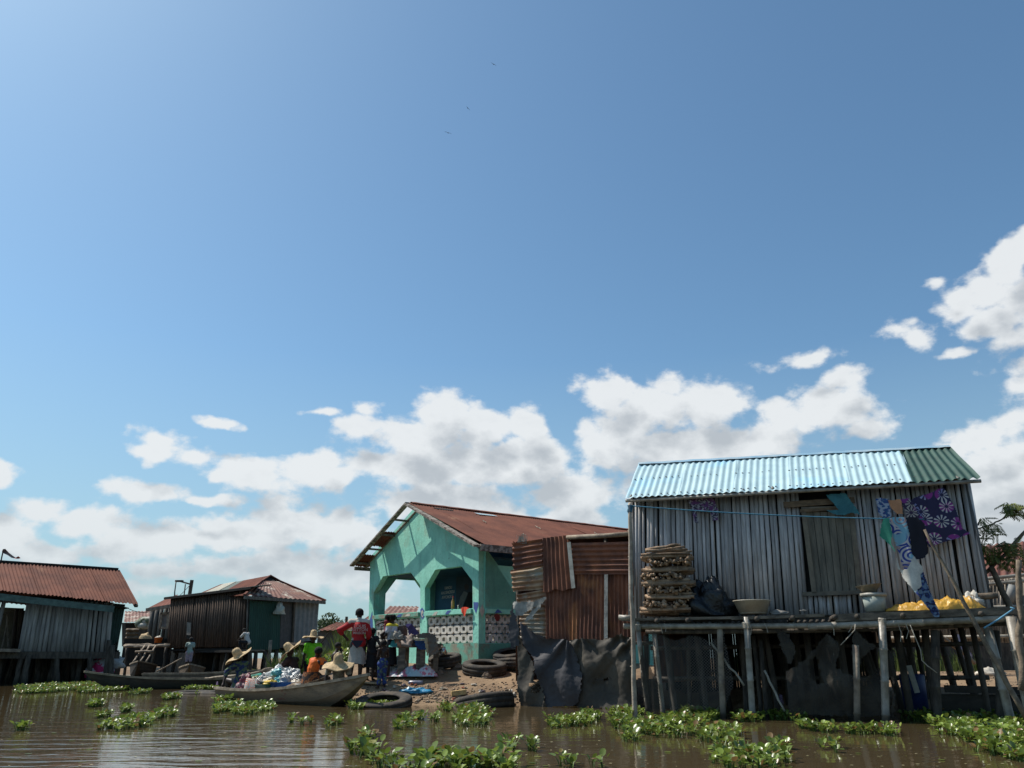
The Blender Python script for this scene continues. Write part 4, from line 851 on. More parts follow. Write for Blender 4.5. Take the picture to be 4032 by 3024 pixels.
# right side wall: starts behind the facade plate
tB = .18
s0 = O_t+dB*.181
def sbz(px, py):
    q = sb(px, py); return q
eave = sb(1890, 2155).z; LB = 8.5
rb = [Vector((s0.x, s0.y, base_z)), Vector((O_t+dB*LB).to_tuple()), Vector((O_t+dB*LB).to_tuple()), Vector((s0.x, s0.y, eave))]; rb[1].z = base_z; rb[2].z = eave
aR = [sb(1910, 2396), sb(2030, 2396), sb(2030, 2227), sb(1962, 2226), sb(1910, 2290)]
aw = (aR[1]-aR[0]).length*1.15
e2 = aR[0]+dB*(aw+.2); aR[1] = Vector((e2.x, e2.y, aR[0].z)); e3 = aR[3]+dB*(aw-.4); aR[2] = Vector((e3.x, e3.y, aR[3].z)); e4 = Vector((e2.x, e2.y, aR[4].z)); aR = [aR[0], aR[1], e4, aR[2], aR[3], aR[4]]
sR = [sb(1911, 2532), None, None, sb(1911, 2417)]; sR[1] = Vector((e2.x, e2.y, sR[0].z)); sR[2] = Vector((e2.x, e2.y, sR[3].z))
m = MB(); m.holed(rb, [aR, sR], nB, tB); SWL = m.build('side_wall', M['teal'], th)
# left side wall with its own arch, mirrored
oL = bl_+Vector((0, 0, 0)); 
def lw(s_, z): q = oL+dB*s_; return Vector((q.x, q.y, z))
lo = [lw(.181, base_z), lw(LB, base_z), lw(LB, tl_.z-.05), lw(.181, tl_.z-.05)]
zl, zs, zt = archL[0].z, archL[5].z, archL[4].z
m = MB(); m.holed(lo, [[lw(.42, zl), lw(2.05, zl), lw(2.05, zs), lw(1.6, zt), lw(.8, zt), lw(.42, zs)]], -nB, .18); m.build('side_wall', M['teal'], th)
# inner painted wall (parallel to the facade), floor, ceiling, back
DI = 2.35
ia, ib = br_+dB*DI-nB*.19, bl_+dB*DI+nB*.19
mid_ = ib.lerp(ia, .5); m = MB(); m.poly([Vector((ib.x, ib.y, base_z)), Vector((ia.x, ia.y, base_z)), Vector((ia.x, ia.y, eave-.08)), Vector((mid_.x, mid_.y, eave+.7)), Vector((ib.x, ib.y, eave-.08))], .15, nA); inw = m.build('inner_wall', M['blueplaster'], th)
zc = archC[3].z+.22
m = MB(); q = [br_+dB*.2-nB*.2, bl_+dB*.2+nB*.2, bl_+dB*(DI-.01)+nB*.2, br_+dB*(DI-.01)-nB*.2]; m.poly([Vector((a.x, a.y, zc)) for a in q], .06, UP); m.build('ceiling', M['blueplaster'], th)
m = MB(); m.poly([Vector((a.x, a.y, .75)) for a in q], .4, UP); m.build('porch_floor', M['mud'], th)
m = MB(); a, b_ = lw(LB, base_z), O_t+dB*LB; m.poly([Vector((b_.x, b_.y, base_z)), Vector((a.x, a.y, base_z)), Vector((a.x, a.y, eave)), Vector((b_.x, b_.y, eave))], .15, -nA); m.build('rear_wall', M['teal'], th)
# ledges (proud caps on the parapets) with painted lozenges
def strip(a, b_, plane, nn, h, proud, mt, name='ledge', lab=None):
    mm = MB(); A = plane(*a, proud/2); B = plane(*b_, proud/2); mm.beam(A, B, proud+.10, h); return mm.build(name, M[mt], th)
for (a, b_) in (((1472, 2431), (1654, 2419)), ((1676, 2417), (1861, 2406))):
    A = fa(*a); B = fa(*b_); mm = MB(); mm.beam(A+nA*.01-nA*.05, B+nA*.01-nA*.05, .22, .115); mm.build('ledge', M['tealworn' if a[0] < 1500 else 'teal'], th)
A = sb(1911, 2406); B = Vector((e2.x, e2.y, A.z)); mm = MB(); mm.beam(A-nB*.04, B-nB*.04, .22, .115); mm.build('ledge', M['teal'], th)
def decal(pl, plane, k, mt, name='painted_motif'):
    mm = MB(); mm.poly([plane(a, b_, k) for a, b_ in pl]); mm.build(name, M[mt], FAC if plane is fa else SWL)
decal([(1864, 2371), (1883, 2371), (1883, 2384), (1874, 2416), (1865, 2395)], fa, .005, 'bluepaint')
decal([(1899, 2378), (1908, 2405), (1898, 2432), (1888, 2404)], sb, .005, 'whitepaint')
decal([(1655, 2400), (1662, 2392), (1671, 2405), (1671, 2428), (1663, 2440), (1656, 2425)], fa, .005, 'bluepaint')
decal([(1659, 2406), (1664, 2402), (1667, 2412), (1662, 2420), (1666, 2428), (1662, 2432), (1658, 2420)], fa, .009, 'whitepaint')
decal([(1752, 2418), (1762, 2404), (1777, 2403), (1764, 2419)], fa, .075, 'bluepaint'); decal([(1701, 2424), (1712, 2409), (1724, 2408), (1716, 2423)], fa, .075, 'whitepaint')
decal([(1560, 2430), (1570, 2419), (1584, 2418), (1576, 2430)], fa, .075, 'bluepaint'); decal([(1594, 2427), (1604, 2416), (1616, 2415), (1614, 2426)], fa, .075, 'whitepaint')
decal([(1948, 2414), (1960, 2398), (1978, 2412)], sb, .09, 'bluepaint')
decal([(1456, 2440), (1466, 2405), (1468, 2470), (1458, 2490)], fa, .005, 'bluepaint')
# worn plinth bands
m = MB(); a, b_ = fa(1692, 2538), fa(1885, 2531); m.poly([Vector((a.x, a.y, base_z))+nA*.006, Vector((b_.x, b_.y, base_z))+nA*.006, b_+nA*.006, a+nA*.006]); m.build('worn_plinth', M['tealworn'], th)
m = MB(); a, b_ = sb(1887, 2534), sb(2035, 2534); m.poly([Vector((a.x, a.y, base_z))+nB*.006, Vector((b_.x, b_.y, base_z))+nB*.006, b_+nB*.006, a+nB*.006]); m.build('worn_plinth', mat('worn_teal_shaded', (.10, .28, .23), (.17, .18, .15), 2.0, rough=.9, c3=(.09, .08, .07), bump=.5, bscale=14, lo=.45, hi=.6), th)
# breeze block screens: rows of ogee blocks, as real pierced concrete
def breeze(q, nn, cols, rows, name='breeze_block_screen'):
    """q: bl, br, tr, tl ; each cell has an octagonal hole, star shaped gaps between"""
    mb = MB(); 
    def pt(u, v, k=0.): return q[0].lerp(q[1], u).lerp(q[3].lerp(q[2], u), v)+nn*k
    for i in range(cols):
        for j in range(rows):
            u0 = i/cols; v0 = j/rows; du = 1/cols; dv = 1/rows
            def c(a, b): return (u0+a*du, v0+b*dv)
            hole = [(.37, .28), (.63, .28), (.70, .36), (.70, .62), (.63, .70), (.37, .70), (.30, .62), (.30, .36)]
            outr = [(.20, .05), (.80, .05), (.99, .26), (.99, .72), (.80, .93), (.20, .93), (.01, .72), (.01, .26)]
            for k in range(8):
                k2 = (k+1) % 8; A, B, C2, D = c(*outr[k]), c(*outr[k2]), c(*hole[k2]), c(*hole[k])
                vs = [pt(*A), pt(*B), pt(*C2), pt(*D), pt(*A, -.10), pt(*B, -.10), pt(*C2, -.10), pt(*D, -.10)]
                mb.add(vs, [(0, 1, 2, 3), (7, 6, 5, 4), (0, 4, 5, 1), (2, 6, 7, 3)])
            for (a, b, cc, d) in ((.42, -.08, .58, .10), (.42, .88, .58, 1.02), (-.04, .42, .05, .56), (.95, .42, 1.04, .56)):
                vs = [pt(*c(a, b), -.01), pt(*c(cc, b), -.01), pt(*c(cc, d), -.01), pt(*c(a, d), -.01), pt(*c(a, b), -.09), pt(*c(cc, b), -.09), pt(*c(cc, d), -.09), pt(*c(a, d), -.09)]
                mb.add(vs, [(0, 1, 2, 3), (7, 6, 5, 4), (0, 4, 5, 1), (1, 5, 6, 2), (2, 6, 7, 3), (3, 7, 4, 0)])
    return mb.build(name, M['screen'], th)
breeze([p_-nA*.04 for p_ in scrL], nA, 8, 3); breeze([p_-nA*.04 for p_ in scrC], nA, 7, 3); breeze([p_-nB*.04 for p_ in sR], nB, 7, 3)
# roof: apex / eave lines on a plane in front of the facade, running back along dB
OV = .50
ap = fa(1606, 1980, OV); le = fa(1386, 2228, OV); re = fa(1880, 2142, OV); LR = 10.2
print('roof', ap, le, re)
def along(p_, s_): return p_+dB*s_
rs = (re-ap); lsl = (le-ap)
m = MB(); ns_ = 7
m_ = MB()
# right slope: full sheets; front sheet is torn along the rake
for i in range(12):
    s_a = .02+i*(LR/12); s_b = s_a+LR/12+.03
    top = UP*.004*(i % 2)
    m_ = MB(); A0, A1 = along(re, s_a), along(re, s_b); B0, B1 = along(ap, s_a), along(ap, s_b)
    lo_t = 1.0
    if i == 0: A0, A1 = along(re, s_a+.25), along(re, s_b)
    m_.corr(A0+top, A1+top, B1+top, B0+top, .09, .012, 10, wob=.012, seed=i+3, ragged=.05)
    m_.build('roof_sheet', M['rustroof'], th, smooth=True)
m = MB(); q0 = along(ap, 2.2)+rs*.10+UP*.035; m.poly([q0, q0+dB*.75, q0+dB*.85+rs*.03, q0+dB*.1+rs*.04]); m.build('loose_sheet', M['zinc'], th)
for (s_, t_, L_) in ((1.9, .34, .25), (4.0, .32, .35), (5.2, .48, .25), (2.6, .62, .2), (6.6, .3, .2), (7.5, .55, .25)):
    m = MB(); q0 = along(ap, s_)+rs*t_+UP*.03; k = 6; m.tube([q0+dB*.03*sin(i*1.9)+rs.normalized()*L_*i/k for i in range(k+1)], .012, 4); m.build('lichen_streak', plain('pale_streak', (.45, .40, .33)), th)
m = MB(); q0 = along(ap, 1.05)+rs*.09+UP*.022; k = 11; m.poly([q0+dB*(.42*cos(2*pi*i/k)*R.uniform(.7, 1.1))+rs.normalized()*(.12*sin(2*pi*i/k)*R.uniform(.7, 1.2)) for i in range(k)]); m.build('roof_hole', M['dark'], th)
# left slope: only some sheets are left -> patches of sun on the facade
def lsheet(t0, t1, s_a, s_b, seed):
    m = MB(); A0, A1 = along(ap, s_a)+lsl*t1, along(ap, s_b)+lsl*t1; B0, B1 = along(ap, s_a)+lsl*t0, along(ap, s_b)+lsl*t0
    m.corr(A1, A0, B0, B1, .09, .012, 6, wob=.01, seed=seed, ragged=.06); m.build('roof_sheet', M['rustroof'], th, smooth=True)
lsheet(.42, .66, .03, .95, 1); lsheet(.80, 1.0, .03, 1.4, 2); lsheet(.0, 1.0, 1.3, 4.2, 3); lsheet(.0, 1.0, 4.1, 7.2, 4); lsheet(.0, 1.0, 7.1, 10.1, 5)
m = MB(); m.beam(ap+UP*.0-dB*.01, le-dB*.01, .05, .16, up=dB); m.build('rake_board', M['fascia'], th)
m = MB(); m.beam(ap-dB*.01-UP*.05, re-dB*.01-UP*.05, .06, .20, up=dB); m.build('rake_board', M['fascia'], th)
m = MB(); m.beam(along(re, .1)-UP*.08, along(re, LR)-UP*.08, .05, .18); m.build('eave_board', M['fascia'], th)
m = MB(); m.beam(along(le, .1)-UP*.08, along(le, LR)-UP*.08, .05, .12); m.build('eave_board', M['fascia'], th)
for t_ in (.22, .45, .68, .92):
    m = MB(); m.beam(along(ap, .03)+lsl*t_-UP*.06, along(ap, LR-.3)+lsl*t_-UP*.06, .06, .06); m.build('purlin', M['plank'], th)
for t_ in (.2, .48, .75):
    m = MB(); m.beam(along(ap, .03)+rs*t_-UP*.07, along(ap, LR-.3)+rs*t_-UP*.07, .06, .06); m.build('purlin', M['plank'], th)
for s_ in (.5, .9):
    m = MB(); m.beam(along(ap, s_)-UP*.03, along(le, s_)-UP*.03, .04, .09, up=dB); m.build('rafter', M['plank'], th)
m = MB(); 
pts = [along(ap, .1+(LR-.3)*i/50)+UP*(.03+.012*mn.noise(Vector((i*.6, 0, 0)))) for i in range(51)]; vs = []
for q in pts: vs += [q+rs.normalized()*(.14+.02*mn.noise(q*5))+UP*.02, q+UP*.02, q+lsl.normalized()*.12+UP*.02]
m.add(vs, [(i*3+j, i*3+j+1, i*3+j+4, i*3+j+3) for i in range(50) for j in (0, 1)])
m.build('ridge_cap', M['rustroof'], th)
# lettering and mural inside the porch
lm = mat('faded_white_lettering', (.62, .64, .66), (.42, .45, .5), 12, rough=.9)
OI = ia+nA*.012; right = -dA
def inn(px, py, k=0.): return PL(px, py, OI+nA*k, nA)
for body, px, py in (('FANOU', 1765, 2320), ('AHLONOSOU', 1763, 2338), ('AWOHOUE', 1762, 2356), ('FANOU', 1924, 2304), ('AHLONOSOU', 1932, 2326), ('OHOUNKOE', 1932, 2343)):
    text(body, .145 if px < 1900 else .16, inn(px, py), right, nA, lm, inw, 'lettering')
m = MB(); m.poly([inn(1795, 2405), inn(1872, 2400), inn(1872, 2262), inn(1797, 2266)]); m.build('mural_panel', mat('mural_ground', (.05, .08, .11), (.035, .06, .09), 3), inw)
m = MB(); m.poly([inn(*q, .005) for q in ((1802, 2400), (1812, 2350), (1826, 2328), (1836, 2330), (1842, 2336), (1830, 2365), (1818, 2398))]); m.build('mural_robe', mat('mural_white', (.22, .24, .25), rough=.9), inw)
m = MB(); m.poly([inn(*q, .008) for q in ((1820, 2398), (1834, 2362), (1846, 2330), (1866, 2335), (1870, 2398))]); m.build('mural_body', M['dark'], inw)
m = MB(); m.poly([inn(1837+9*cos(a*.7), 2312+13*sin(a*.7), .01) for a in range(9)]); m.build('mural_head', M['skin'], inw)
# things on the ledges
zL = fa(1780, 2399).z
m = MB(); c_ = fa(1783, 2400, -.02); c_.z = (fa(1783, 2406).z+.06); m.lathe([(.001, 0), (.045, 0), (.05, .03), (.048, .20), (.018, .27), (.016, .31)], c_, 16)
bt = thing('oil_bottle', c_, 'tall amber bottle with a red cap standing on the porch ledge', 'bottle'); m.build('glass', mat('amber_glass', (.36, .22, .02), (.2, .1, .01), 8, rough=.15, spec=.7), bt, smooth=True)
m = MB(); m.lathe([(.018, .31), (.02, .35), (.001, .352)], c_, 10); m.build('cap', plain('red_cap', (.5, .04, .03)), bt)
m = MB(); m2 = [(1815, 2396), (1822, 2390), (1836, 2390), (1848, 2394), (1836, 2404), (1832, 2420), (1826, 2428), (1819, 2412)]; cloth_px(m, m2, O_t+nA*.14, nA, 2, .03, 5, 3); tag(m.build('red_cloth', plain('scarlet_cloth', (.72, .07, .03)), smooth=True), 'bright scarlet cloth hanging over the front porch ledge', 'cloth')
m = MB(); cloth_px(m, [(1946, 2420), (1955, 2415), (1968, 2420), (1968, 2438), (1958, 2448), (1948, 2436)], O_t+nB*.14, nB, 2, .03, 5, 4); tag(m.build('dark_red_cloth', plain('maroon_cloth', (.16, .02, .02)), smooth=True), 'dark maroon cloth caught on the right breeze-block screen', 'cloth')
fp = O_t+dB*.7-nB*.35; pl_ = sb(1920, 2398, -.3); pl_.z = aR[0].z-.05
pt_ = thing('potted_plant', pl_, 'broad-leaved plant in a pale pot on the right porch ledge', 'plant')
m = MB(); m.lathe([(.001, 0), (.08, 0), (.11, .2), (.10, .2)], pl_, 16); m.build('pot', plain('cream_pot', (.4, .33, .27)), pt_, smooth=True)
m = MB()
for k in range(7):
    a = k*.9; d = Vector((cos(a), sin(a), 0)); s_ = Vector((-d.y, d.x, 0)); b0 = pl_+UP*.18; m.add([b0, b0+d*.12+UP*.14+s_*.05, b0+d*.22+UP*.2, b0+d*.12+UP*.14-s_*.05], [(0, 1, 2, 3)])
m.build('leaves', M['treedark'], pt_)
ch = sb(1980, 2402, -.35); m = MB(); m.tube([ch-dB*.45+UP*.02, ch-dB*.2+UP*.14, ch+dB*.15+UP*.12, ch+dB*.5-UP*.0], .018, 6); m.tube([ch-dB*.45+UP*.02, ch-UP*.5, ch+dB*.1-UP*1.0], .018, 6); m.tube([ch+dB*.5, ch+dB*.45-UP*.9], .018, 6); m.tube([ch-dB*.1-UP*.45, ch+dB*.5-UP*.42], .018, 6)
tag(m.build('bent_chair_frame', plain('pale_metal', (.3, .3, .29), metal=.3), smooth=True), 'pale curved tubular chair frame leaning behind the right porch parapet', 'chair')
m = MB(); c_ = fa(1804, 2398, -.02); m.lathe([(.001, 0), (.025, 0), (.02, .1), (.001, .11)], Vector((c_.x, c_.y, fa(1804, 2406).z+.06)), 8); tag(m.build('small_flask', plain('pale_plastic', (.4, .4, .4)), smooth=True), 'tiny pale flask on the porch ledge beside the amber bottle', 'bottle')

# ================================================================== LEFT HUT
azL = radians(52); dL = Vector((sin(azL), cos(azL), 0)); nL = Vector((dL.y, -dL.x, 0))
O_l = G(90, 2692)
def ol(px, py, k=0.): return PL(px, py, O_l+nL*k, nL)
lh = thing('leaning_hut', O_l, 'leaning grey hut on stilts with a long rusty corrugated roof at the far left', 'house')
def cwall(pl, pitch, r, k, m, name, th_, ofn, nn_, seed=0, jit=.05):
    """pl: bl, br, tr, tl in px"""
    mb = MB(); bl, br, tr, tl = [ofn(a, b, k) for a, b in pl]; L = (br-bl).length; kk = int(L/pitch)
    for i in range(kk+1):
        u = i/kk; a = bl.lerp(br, u)+UP*R.uniform(-jit, jit); b_ = tl.lerp(tr, u); mb.tube([a+nn_*R.uniform(-.02, .02), b_+nn_*R.uniform(-.02, .02)], r*R.uniform(.8, 1.1), 6)
    return mb.build(name, m, th_, smooth=True)
bgw = mat('blue_grey_canes', (.31, .32, .34), (.18, .185, .20), 2, (5, 5, .5), rough=.8, island=.3, bump=.3)
cwall([(78, 2574), (312, 2576), (332, 2368), (118, 2358)], .17, .10, 0, bgw, 'cane_wall', lh, ol, nL); cwall([(322, 2576), (420, 2570), (438, 2372), (344, 2368)], .17, .10, .03, bgw, 'cane_wall', lh, ol, nL)
cwall([(-260, 2560), (-30, 2560), (20, 2352), (-240, 2330)], .17, .10, .03, bgw, 'cane_wall', lh, ol, nL)
m = MB(); A = [ol(*q, .02) for q in ((416, 2560), (468, 2520), (493, 2380), (436, 2374))]; m.corr(A[0], A[1], A[2], A[3], .12, .02, 5); m.build('green_sheet', M['greendark'], lh)
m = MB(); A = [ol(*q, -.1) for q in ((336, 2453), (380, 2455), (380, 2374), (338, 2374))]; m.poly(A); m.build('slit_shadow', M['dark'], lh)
m = MB(); A = [ol(*q, -.12) for q in ((80, 2572), (415, 2570), (436, 2360), (118, 2346))]; m.poly(A); m.build('shade_lining', M['dark'], lh)  # added dark plane, keeps bright sky out of the cane gaps
# interior seen through the doorway: pale back wall
m = MB(); A = [ol(*q, -2.6) for q in ((-40, 2556), (56, 2556), (90, 2395), (-20, 2390))]; m.poly(A); m.build('inner_wall', mat('mud_wall', (.30, .25, .18), (.2, .17, .13), 2), lh)
cwall([(50, 2556), (84, 2556), (110, 2395), (66, 2395)], .16, .09, -1.6, M['plankv'], 'inner_canes', lh, ol, nL)
for a, b in (((34, 2556), (28, 2420)), ((8, 2555), (30, 2450)), ((60, 2400), (6, 2420))):
    m = MB(); m.tube([ol(*a, -1.2), ol(*b, -1.2)], .05, 6); m.build('inner_post', M['stick'], lh)
m = MB(); m.beam(ol(-260, 2555, .2), ol(76, 2562, .2), .7, .12); m.build('sill_plank', M['stick'], lh)
m = MB(); m.beam(ol(-260, 2578, .1), ol(470, 2580, .1), .2, .28); m.build('floor_beam', M['post'], lh)
eo, ro = .9, -2.2
E0, E1, R0, R1 = ol(-280, 2296, eo), ol(538, 2380, eo), ol(-280, 2196, ro), ol(465, 2244, ro)
for i in range(6):
    m = MB(); up_ = UP*.01*(i % 2); m.corr(E0.lerp(E1, i/6)+up_, E0.lerp(E1, (i+1)/6+.008)+up_, R0.lerp(R1, (i+1)/6+.008)+up_, R0.lerp(R1, i/6)+up_, .145, .022, 8, wob=.01, seed=i, ragged=.07); m.build('roof_sheet', M['rustroof'], lh, smooth=True)
B0, B1 = R0-nL*3.2, R1-nL*3.2; B0.z = E0.z; B1.z = E1.z-.1
m = MB(); m.corr(B1, B0, R0, R1, .2, .03, 5); m.build('roof_sheet', M['rustroof'], lh, smooth=True)
m = MB(); m.beam(E0-UP*.22, E1-UP*.24-dL*.9, .08, .26); m.build('fascia_board', mat('teal_grey_board', (.10, .17, .17), (.06, .10, .10), 4), lh)
m = MB(); m.beam(E1-UP*.08, R1-UP*.08, .1, .14, up=dL); m.build('rake_board', M['post'], lh)
m = MB(); m.tube([R0+UP*.03, R1+UP*.03], .07, 6); m.build('ridge_cap', M['dark'], lh)
m = MB(); A = ol(-240, 2560, -.1); B = ol(470, 2560, -.1); 
for k, nnn in ((-4.6, 1),): m.poly([A+nL*k, B+nL*k, Vector((B.x, B.y, E1.z-.4))+nL*k, Vector((A.x, A.y, E0.z-.4))+nL*k]); 
m.build('rear_wall', M['greywall'], lh)
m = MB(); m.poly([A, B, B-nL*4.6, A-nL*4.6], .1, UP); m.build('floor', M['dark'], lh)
m = MB(); a_, b_ = Vector((A.x, A.y, E0.z-.10)), Vector((B.x, B.y, E1.z-.12)); m.poly([a_+nL*.5, b_+nL*.5, b_-nL*4.4, a_-nL*4.4], .04, UP); m.build('ceiling', M['dark'], lh)  # dark plane added under the roof to close the sky gap
m = MB(); A = ol(490, 2384, -.02); B_ = ol(462, 2560, -.02); m.poly([B_, B_-nL*4.5, A-nL*4.5+UP*0, A]); m.build('side_wall', M['greywall'], lh)
for (a, b, k) in [((88, 2570), (60, 2700), .1), ((112, 2580), (92, 2700), .3), ((222, 2575), (232, 2690), .1), ((214, 2580), (214, 2690), -.3), ((356, 2575), (358, 2680), .1), ((430, 2520), (418, 2680), .15), ((444, 2540), (438, 2680), .3), ((150, 2580), (150, 2690), -1), ((290, 2580), (292, 2690), -1), ((-40, 2570), (-70, 2700), 0), ((176, 2580), (176, 2680), -2), ((330, 2580), (330, 2680), -2.5), ((400, 2580), (396, 2680), -1.5)]:
    m = MB(); A = ol(*a, k); B = ol(*b, k); B.z = -.3; m.branch(A, B, .10, .12, 8, .02, 5); m.build('post', M['post'], lh, smooth=True)
for i in range(26):
    A = ol(-200+i*26, 2580, -.6-(i % 4)*1.1); m = MB(); m.tube([A, Vector((A.x+R.uniform(-.2, .2), A.y, -.3))], .10, 6); m.build('post', M['dark'] if i % 2 else M['post'], lh)
m = MB(); A = ol(-260, 2600, -4.2); B = ol(480, 2600, -4.2); m.poly([Vector((A.x, A.y, 0)), Vector((B.x, B.y, 0)), Vector((B.x, B.y, 1.05)), Vector((A.x, A.y, 1.05))], .05, nL); m.build('shade_backing', M['plankv'], lh)  # added dark sheet standing in for the shade among the stilts
m = MB(); a = ol(395, 2625, -.5); heap(m, Vector((a.x, a.y, a.z-.45)), .55, .4, .75, 3, 26, 12, .35); tag(m.build('pink_white_bundle', print_mat('pink_white', (.55, .55, .58), [(.5, .02, .12)], 1.3, 'blotch'), smooth=True), 'white and crimson bundle of cloth wedged among the stilts under the leaning hut', 'bundle')
m = MB(); a = ol(440, 2612, -.8); heap(m, Vector((a.x, a.y, a.z-.2)), .5, .4, .5, 5, 26, 12, .35); tag(m.build('white_bundle', plain('white_sacking', (.5, .5, .52)), smooth=True), 'white bundle beside the crimson one under the right end of the leaning hut', 'bundle')
# flag on its pole behind the hut
fl_ = thing('flag', P(14, 2205, 40), 'grey and red flag blowing from a thin pole above the long rusty roof', 'flag')
m = MB(); A = P(14, 2162, 40); m.tube([A, Vector((A.x, A.y, 1.0))], .035, 6); m.build('pole', M['post'], fl_)
m = MB(); k = 14; top = [(8, 2168), (20, 2160), (35, 2176), (50, 2188), (62, 2196), (72, 2190), (80, 2196)]; bot = [(8, 2176), (30, 2186), (45, 2196), (58, 2199), (66, 2200), (74, 2200), (80, 2198)]
vs = []; 
for i, (a, b) in enumerate(zip(top, bot)):
    yy = 40+.12*sin(i*1.7); vs += [P(*a, yy), P((a[0]+b[0])/2, (a[1]+b[1])/2, yy+.1), P(*b, yy)]
m.add(vs, [(i*3+j, i*3+j+1, i*3+j+4, i*3+j+3) for i in range(6) for j in (0, 1)]); m.mi = [1 if f[0] >= 9 else 0 for f in m.f]; m.build('cloth', [plain('grey_flag', (.25, .22, .24)), plain('red_flag', (.5, .1, .07))], fl_, smooth=True)

# ================================================================== MIDDLE STILT HOUSE (hip roof) and lean-to
azP, azQ = radians(-54), radians(40)
Oc = P(972, 2560, 42)
dP = Vector((sin(azP), cos(azP), 0)); nP = Vector((-dP.y, dP.x, 0)); nP = nP if nP.y < 0 else -nP
dQ = Vector((sin(azQ), cos(azQ), 0)); nQ = Vector((-dQ.y, dQ.x, 0)); nQ = nQ if nQ.y < 0 else -nQ
def op(px, py, k=0.): return PL(px, py, Oc+nP*k, nP)
def oq(px, py, k=0.): return PL(px, py, Oc+nQ*k, nQ)
lt = thing('lean_to', Oc, 'brown upright-board lean-to on stilts built against the hip-roofed stilt house', 'shed')
cwall([(666, 2552), (955, 2546), (972, 2316), (680, 2352)], .21, .115, 0, M['plankv'], 'board_wall', lt, op, nP, jit=.02)
m = MB(); m.poly([op(666, 2552, -.08), op(955, 2546, -.08), op(972, 2316, -.08), op(680, 2352, -.08)]); m.build('shade_lining', M['dark'], lt)  # added dark plane, shade colour behind the board gaps
m = MB(); A, B = op(640, 2556, -2.6), op(985, 2550, -2.6); m.poly([Vector((A.x, A.y, 0)), Vector((B.x, B.y, 0)), B, A], .05, nP); m.build('shade_backing', M['post'], lt)  # dark sheet added for the shade below the lean-to
m = MB(); A, B = op(648, 2353, .35), op(990, 2311, .35); m.corr(A, B, B-nP*1.3+UP*.2, A-nP*1.3+UP*.2, .2, .03, 4, thick=.02); m.build('roof', M['greendark'], lt)
m = MB(); m.beam(A-UP*.05, B-UP*.05, .08, .12); m.build('fascia_board', M['dark'], lt)
m = MB(); m.poly([op(*q, .09) for q in ((729, 2513), (748, 2515), (752, 2450), (730, 2448))]); m.build('doorway', M['dark'], lt)
m = MB(); m.poly([op(*q, .12) for q in ((734, 2500), (750, 2501), (752, 2452), (736, 2450))], .03, nP); m.build('door_flap', plain('grey_flap', (.2, .19, .18)), lt)
m = MB(); A, B = op(666, 2556, 0), op(955, 2550, 0); m.poly([A, B, B-nP*2.5, A-nP*2.5], .1, UP); m.build('floor', M['dark'], lt)
for px in (665, 700, 760, 800, 860, 900, 940):
    m = MB(); A = op(px, 2550, -.1-(px % 3)*.4); m.branch(A, Vector((A.x-.15, A.y, -.4)), .10, .11, 7, .03, 4); m.build('post', M['post'], lt, smooth=True)
mh = thing('hip_roof_house', Oc+dQ*3, 'grey stilt house with a patched rusty hip roof and a dark green corrugated front', 'house')
cwall([(972, 2556), (1000, 2560), (1003, 2358), (978, 2350)], .13, .075, -.1, M['greywall'], 'board_wall', mh, oq, nQ)
m = MB(); A = [oq(*q, .1) for q in ((975, 2562), (1102, 2556), (1106, 2368), (984, 2366))]; m.corr(A[0], A[1], A[2], A[3], .13, .02, 5, wob=.02); o = m.build('wall_sheet', mat('bottle_green_sheet', (.02, .075, .062), (.014, .055, .046), 1, (2, 2, .5), rough=.65), mh, smooth=True); o['label'] = 'bottle green corrugated sheet'
m = MB(); A = [oq(*q, .05) for q in ((1102, 2552), (1152, 2546), (1162, 2366), (1106, 2366))]; m.corr(A[0], A[1], A[2], A[3], .2, .008, 5, wob=.02); m.build('wall_sheet', plain('grey_sheet', (.10, .095, .10)), mh, smooth=True)
m = MB(); A = [oq(*q, .0) for q in ((1150, 2532), (1246, 2520), (1254, 2372), (1160, 2366))]; m.corr(A[0], A[1], A[2], A[3], .3, .04, 5, wob=.02); m.build('wall_sheet', plain('pale_grey_sheet', (.22, .235, .26), k=.8), mh, smooth=True)
m = MB(); m.beam(oq(1158, 2370, .12), oq(1148, 2580, .12), .1, .15, up=nQ); m.build('corner_post', M['post'], mh)
m = MB(); A, B = oq(972, 2350, -.15), oq(1254, 2372, -.15); D_ = 7.0
for a, b in ((A+dQ*.7, A+dQ*.7-nQ*D_), (B, B-nQ*D_), (A-nQ*D_, B-nQ*D_)):
    m.poly([Vector((a.x, a.y, 1.35)), Vector((b.x, b.y, 1.35)), Vector((b.x, b.y, a.z)), Vector((a.x, a.y, a.z))])
m.build('side_wall', M['greywall'], mh)
m = MB(); q = [Vector((a.x, a.y, 1.4)) for a in (A, B, B-nQ*D_, A-nQ*D_)]; m.poly(q, .12, UP); m.build('floor', M['dark'], mh)
m = MB(); a, b = A-nQ*5.2, (A-nQ*5.2).lerp(B-nQ*5.2, .42); m.poly([Vector((a.x, a.y, 0)), Vector((b.x, b.y, 0)), Vector((b.x, b.y, 1.35)), Vector((a.x, a.y, 1.35))], .05, nQ); m.build('shade_backing', M['post'], mh)  # added sheet, dark colour stands in for shade under this house
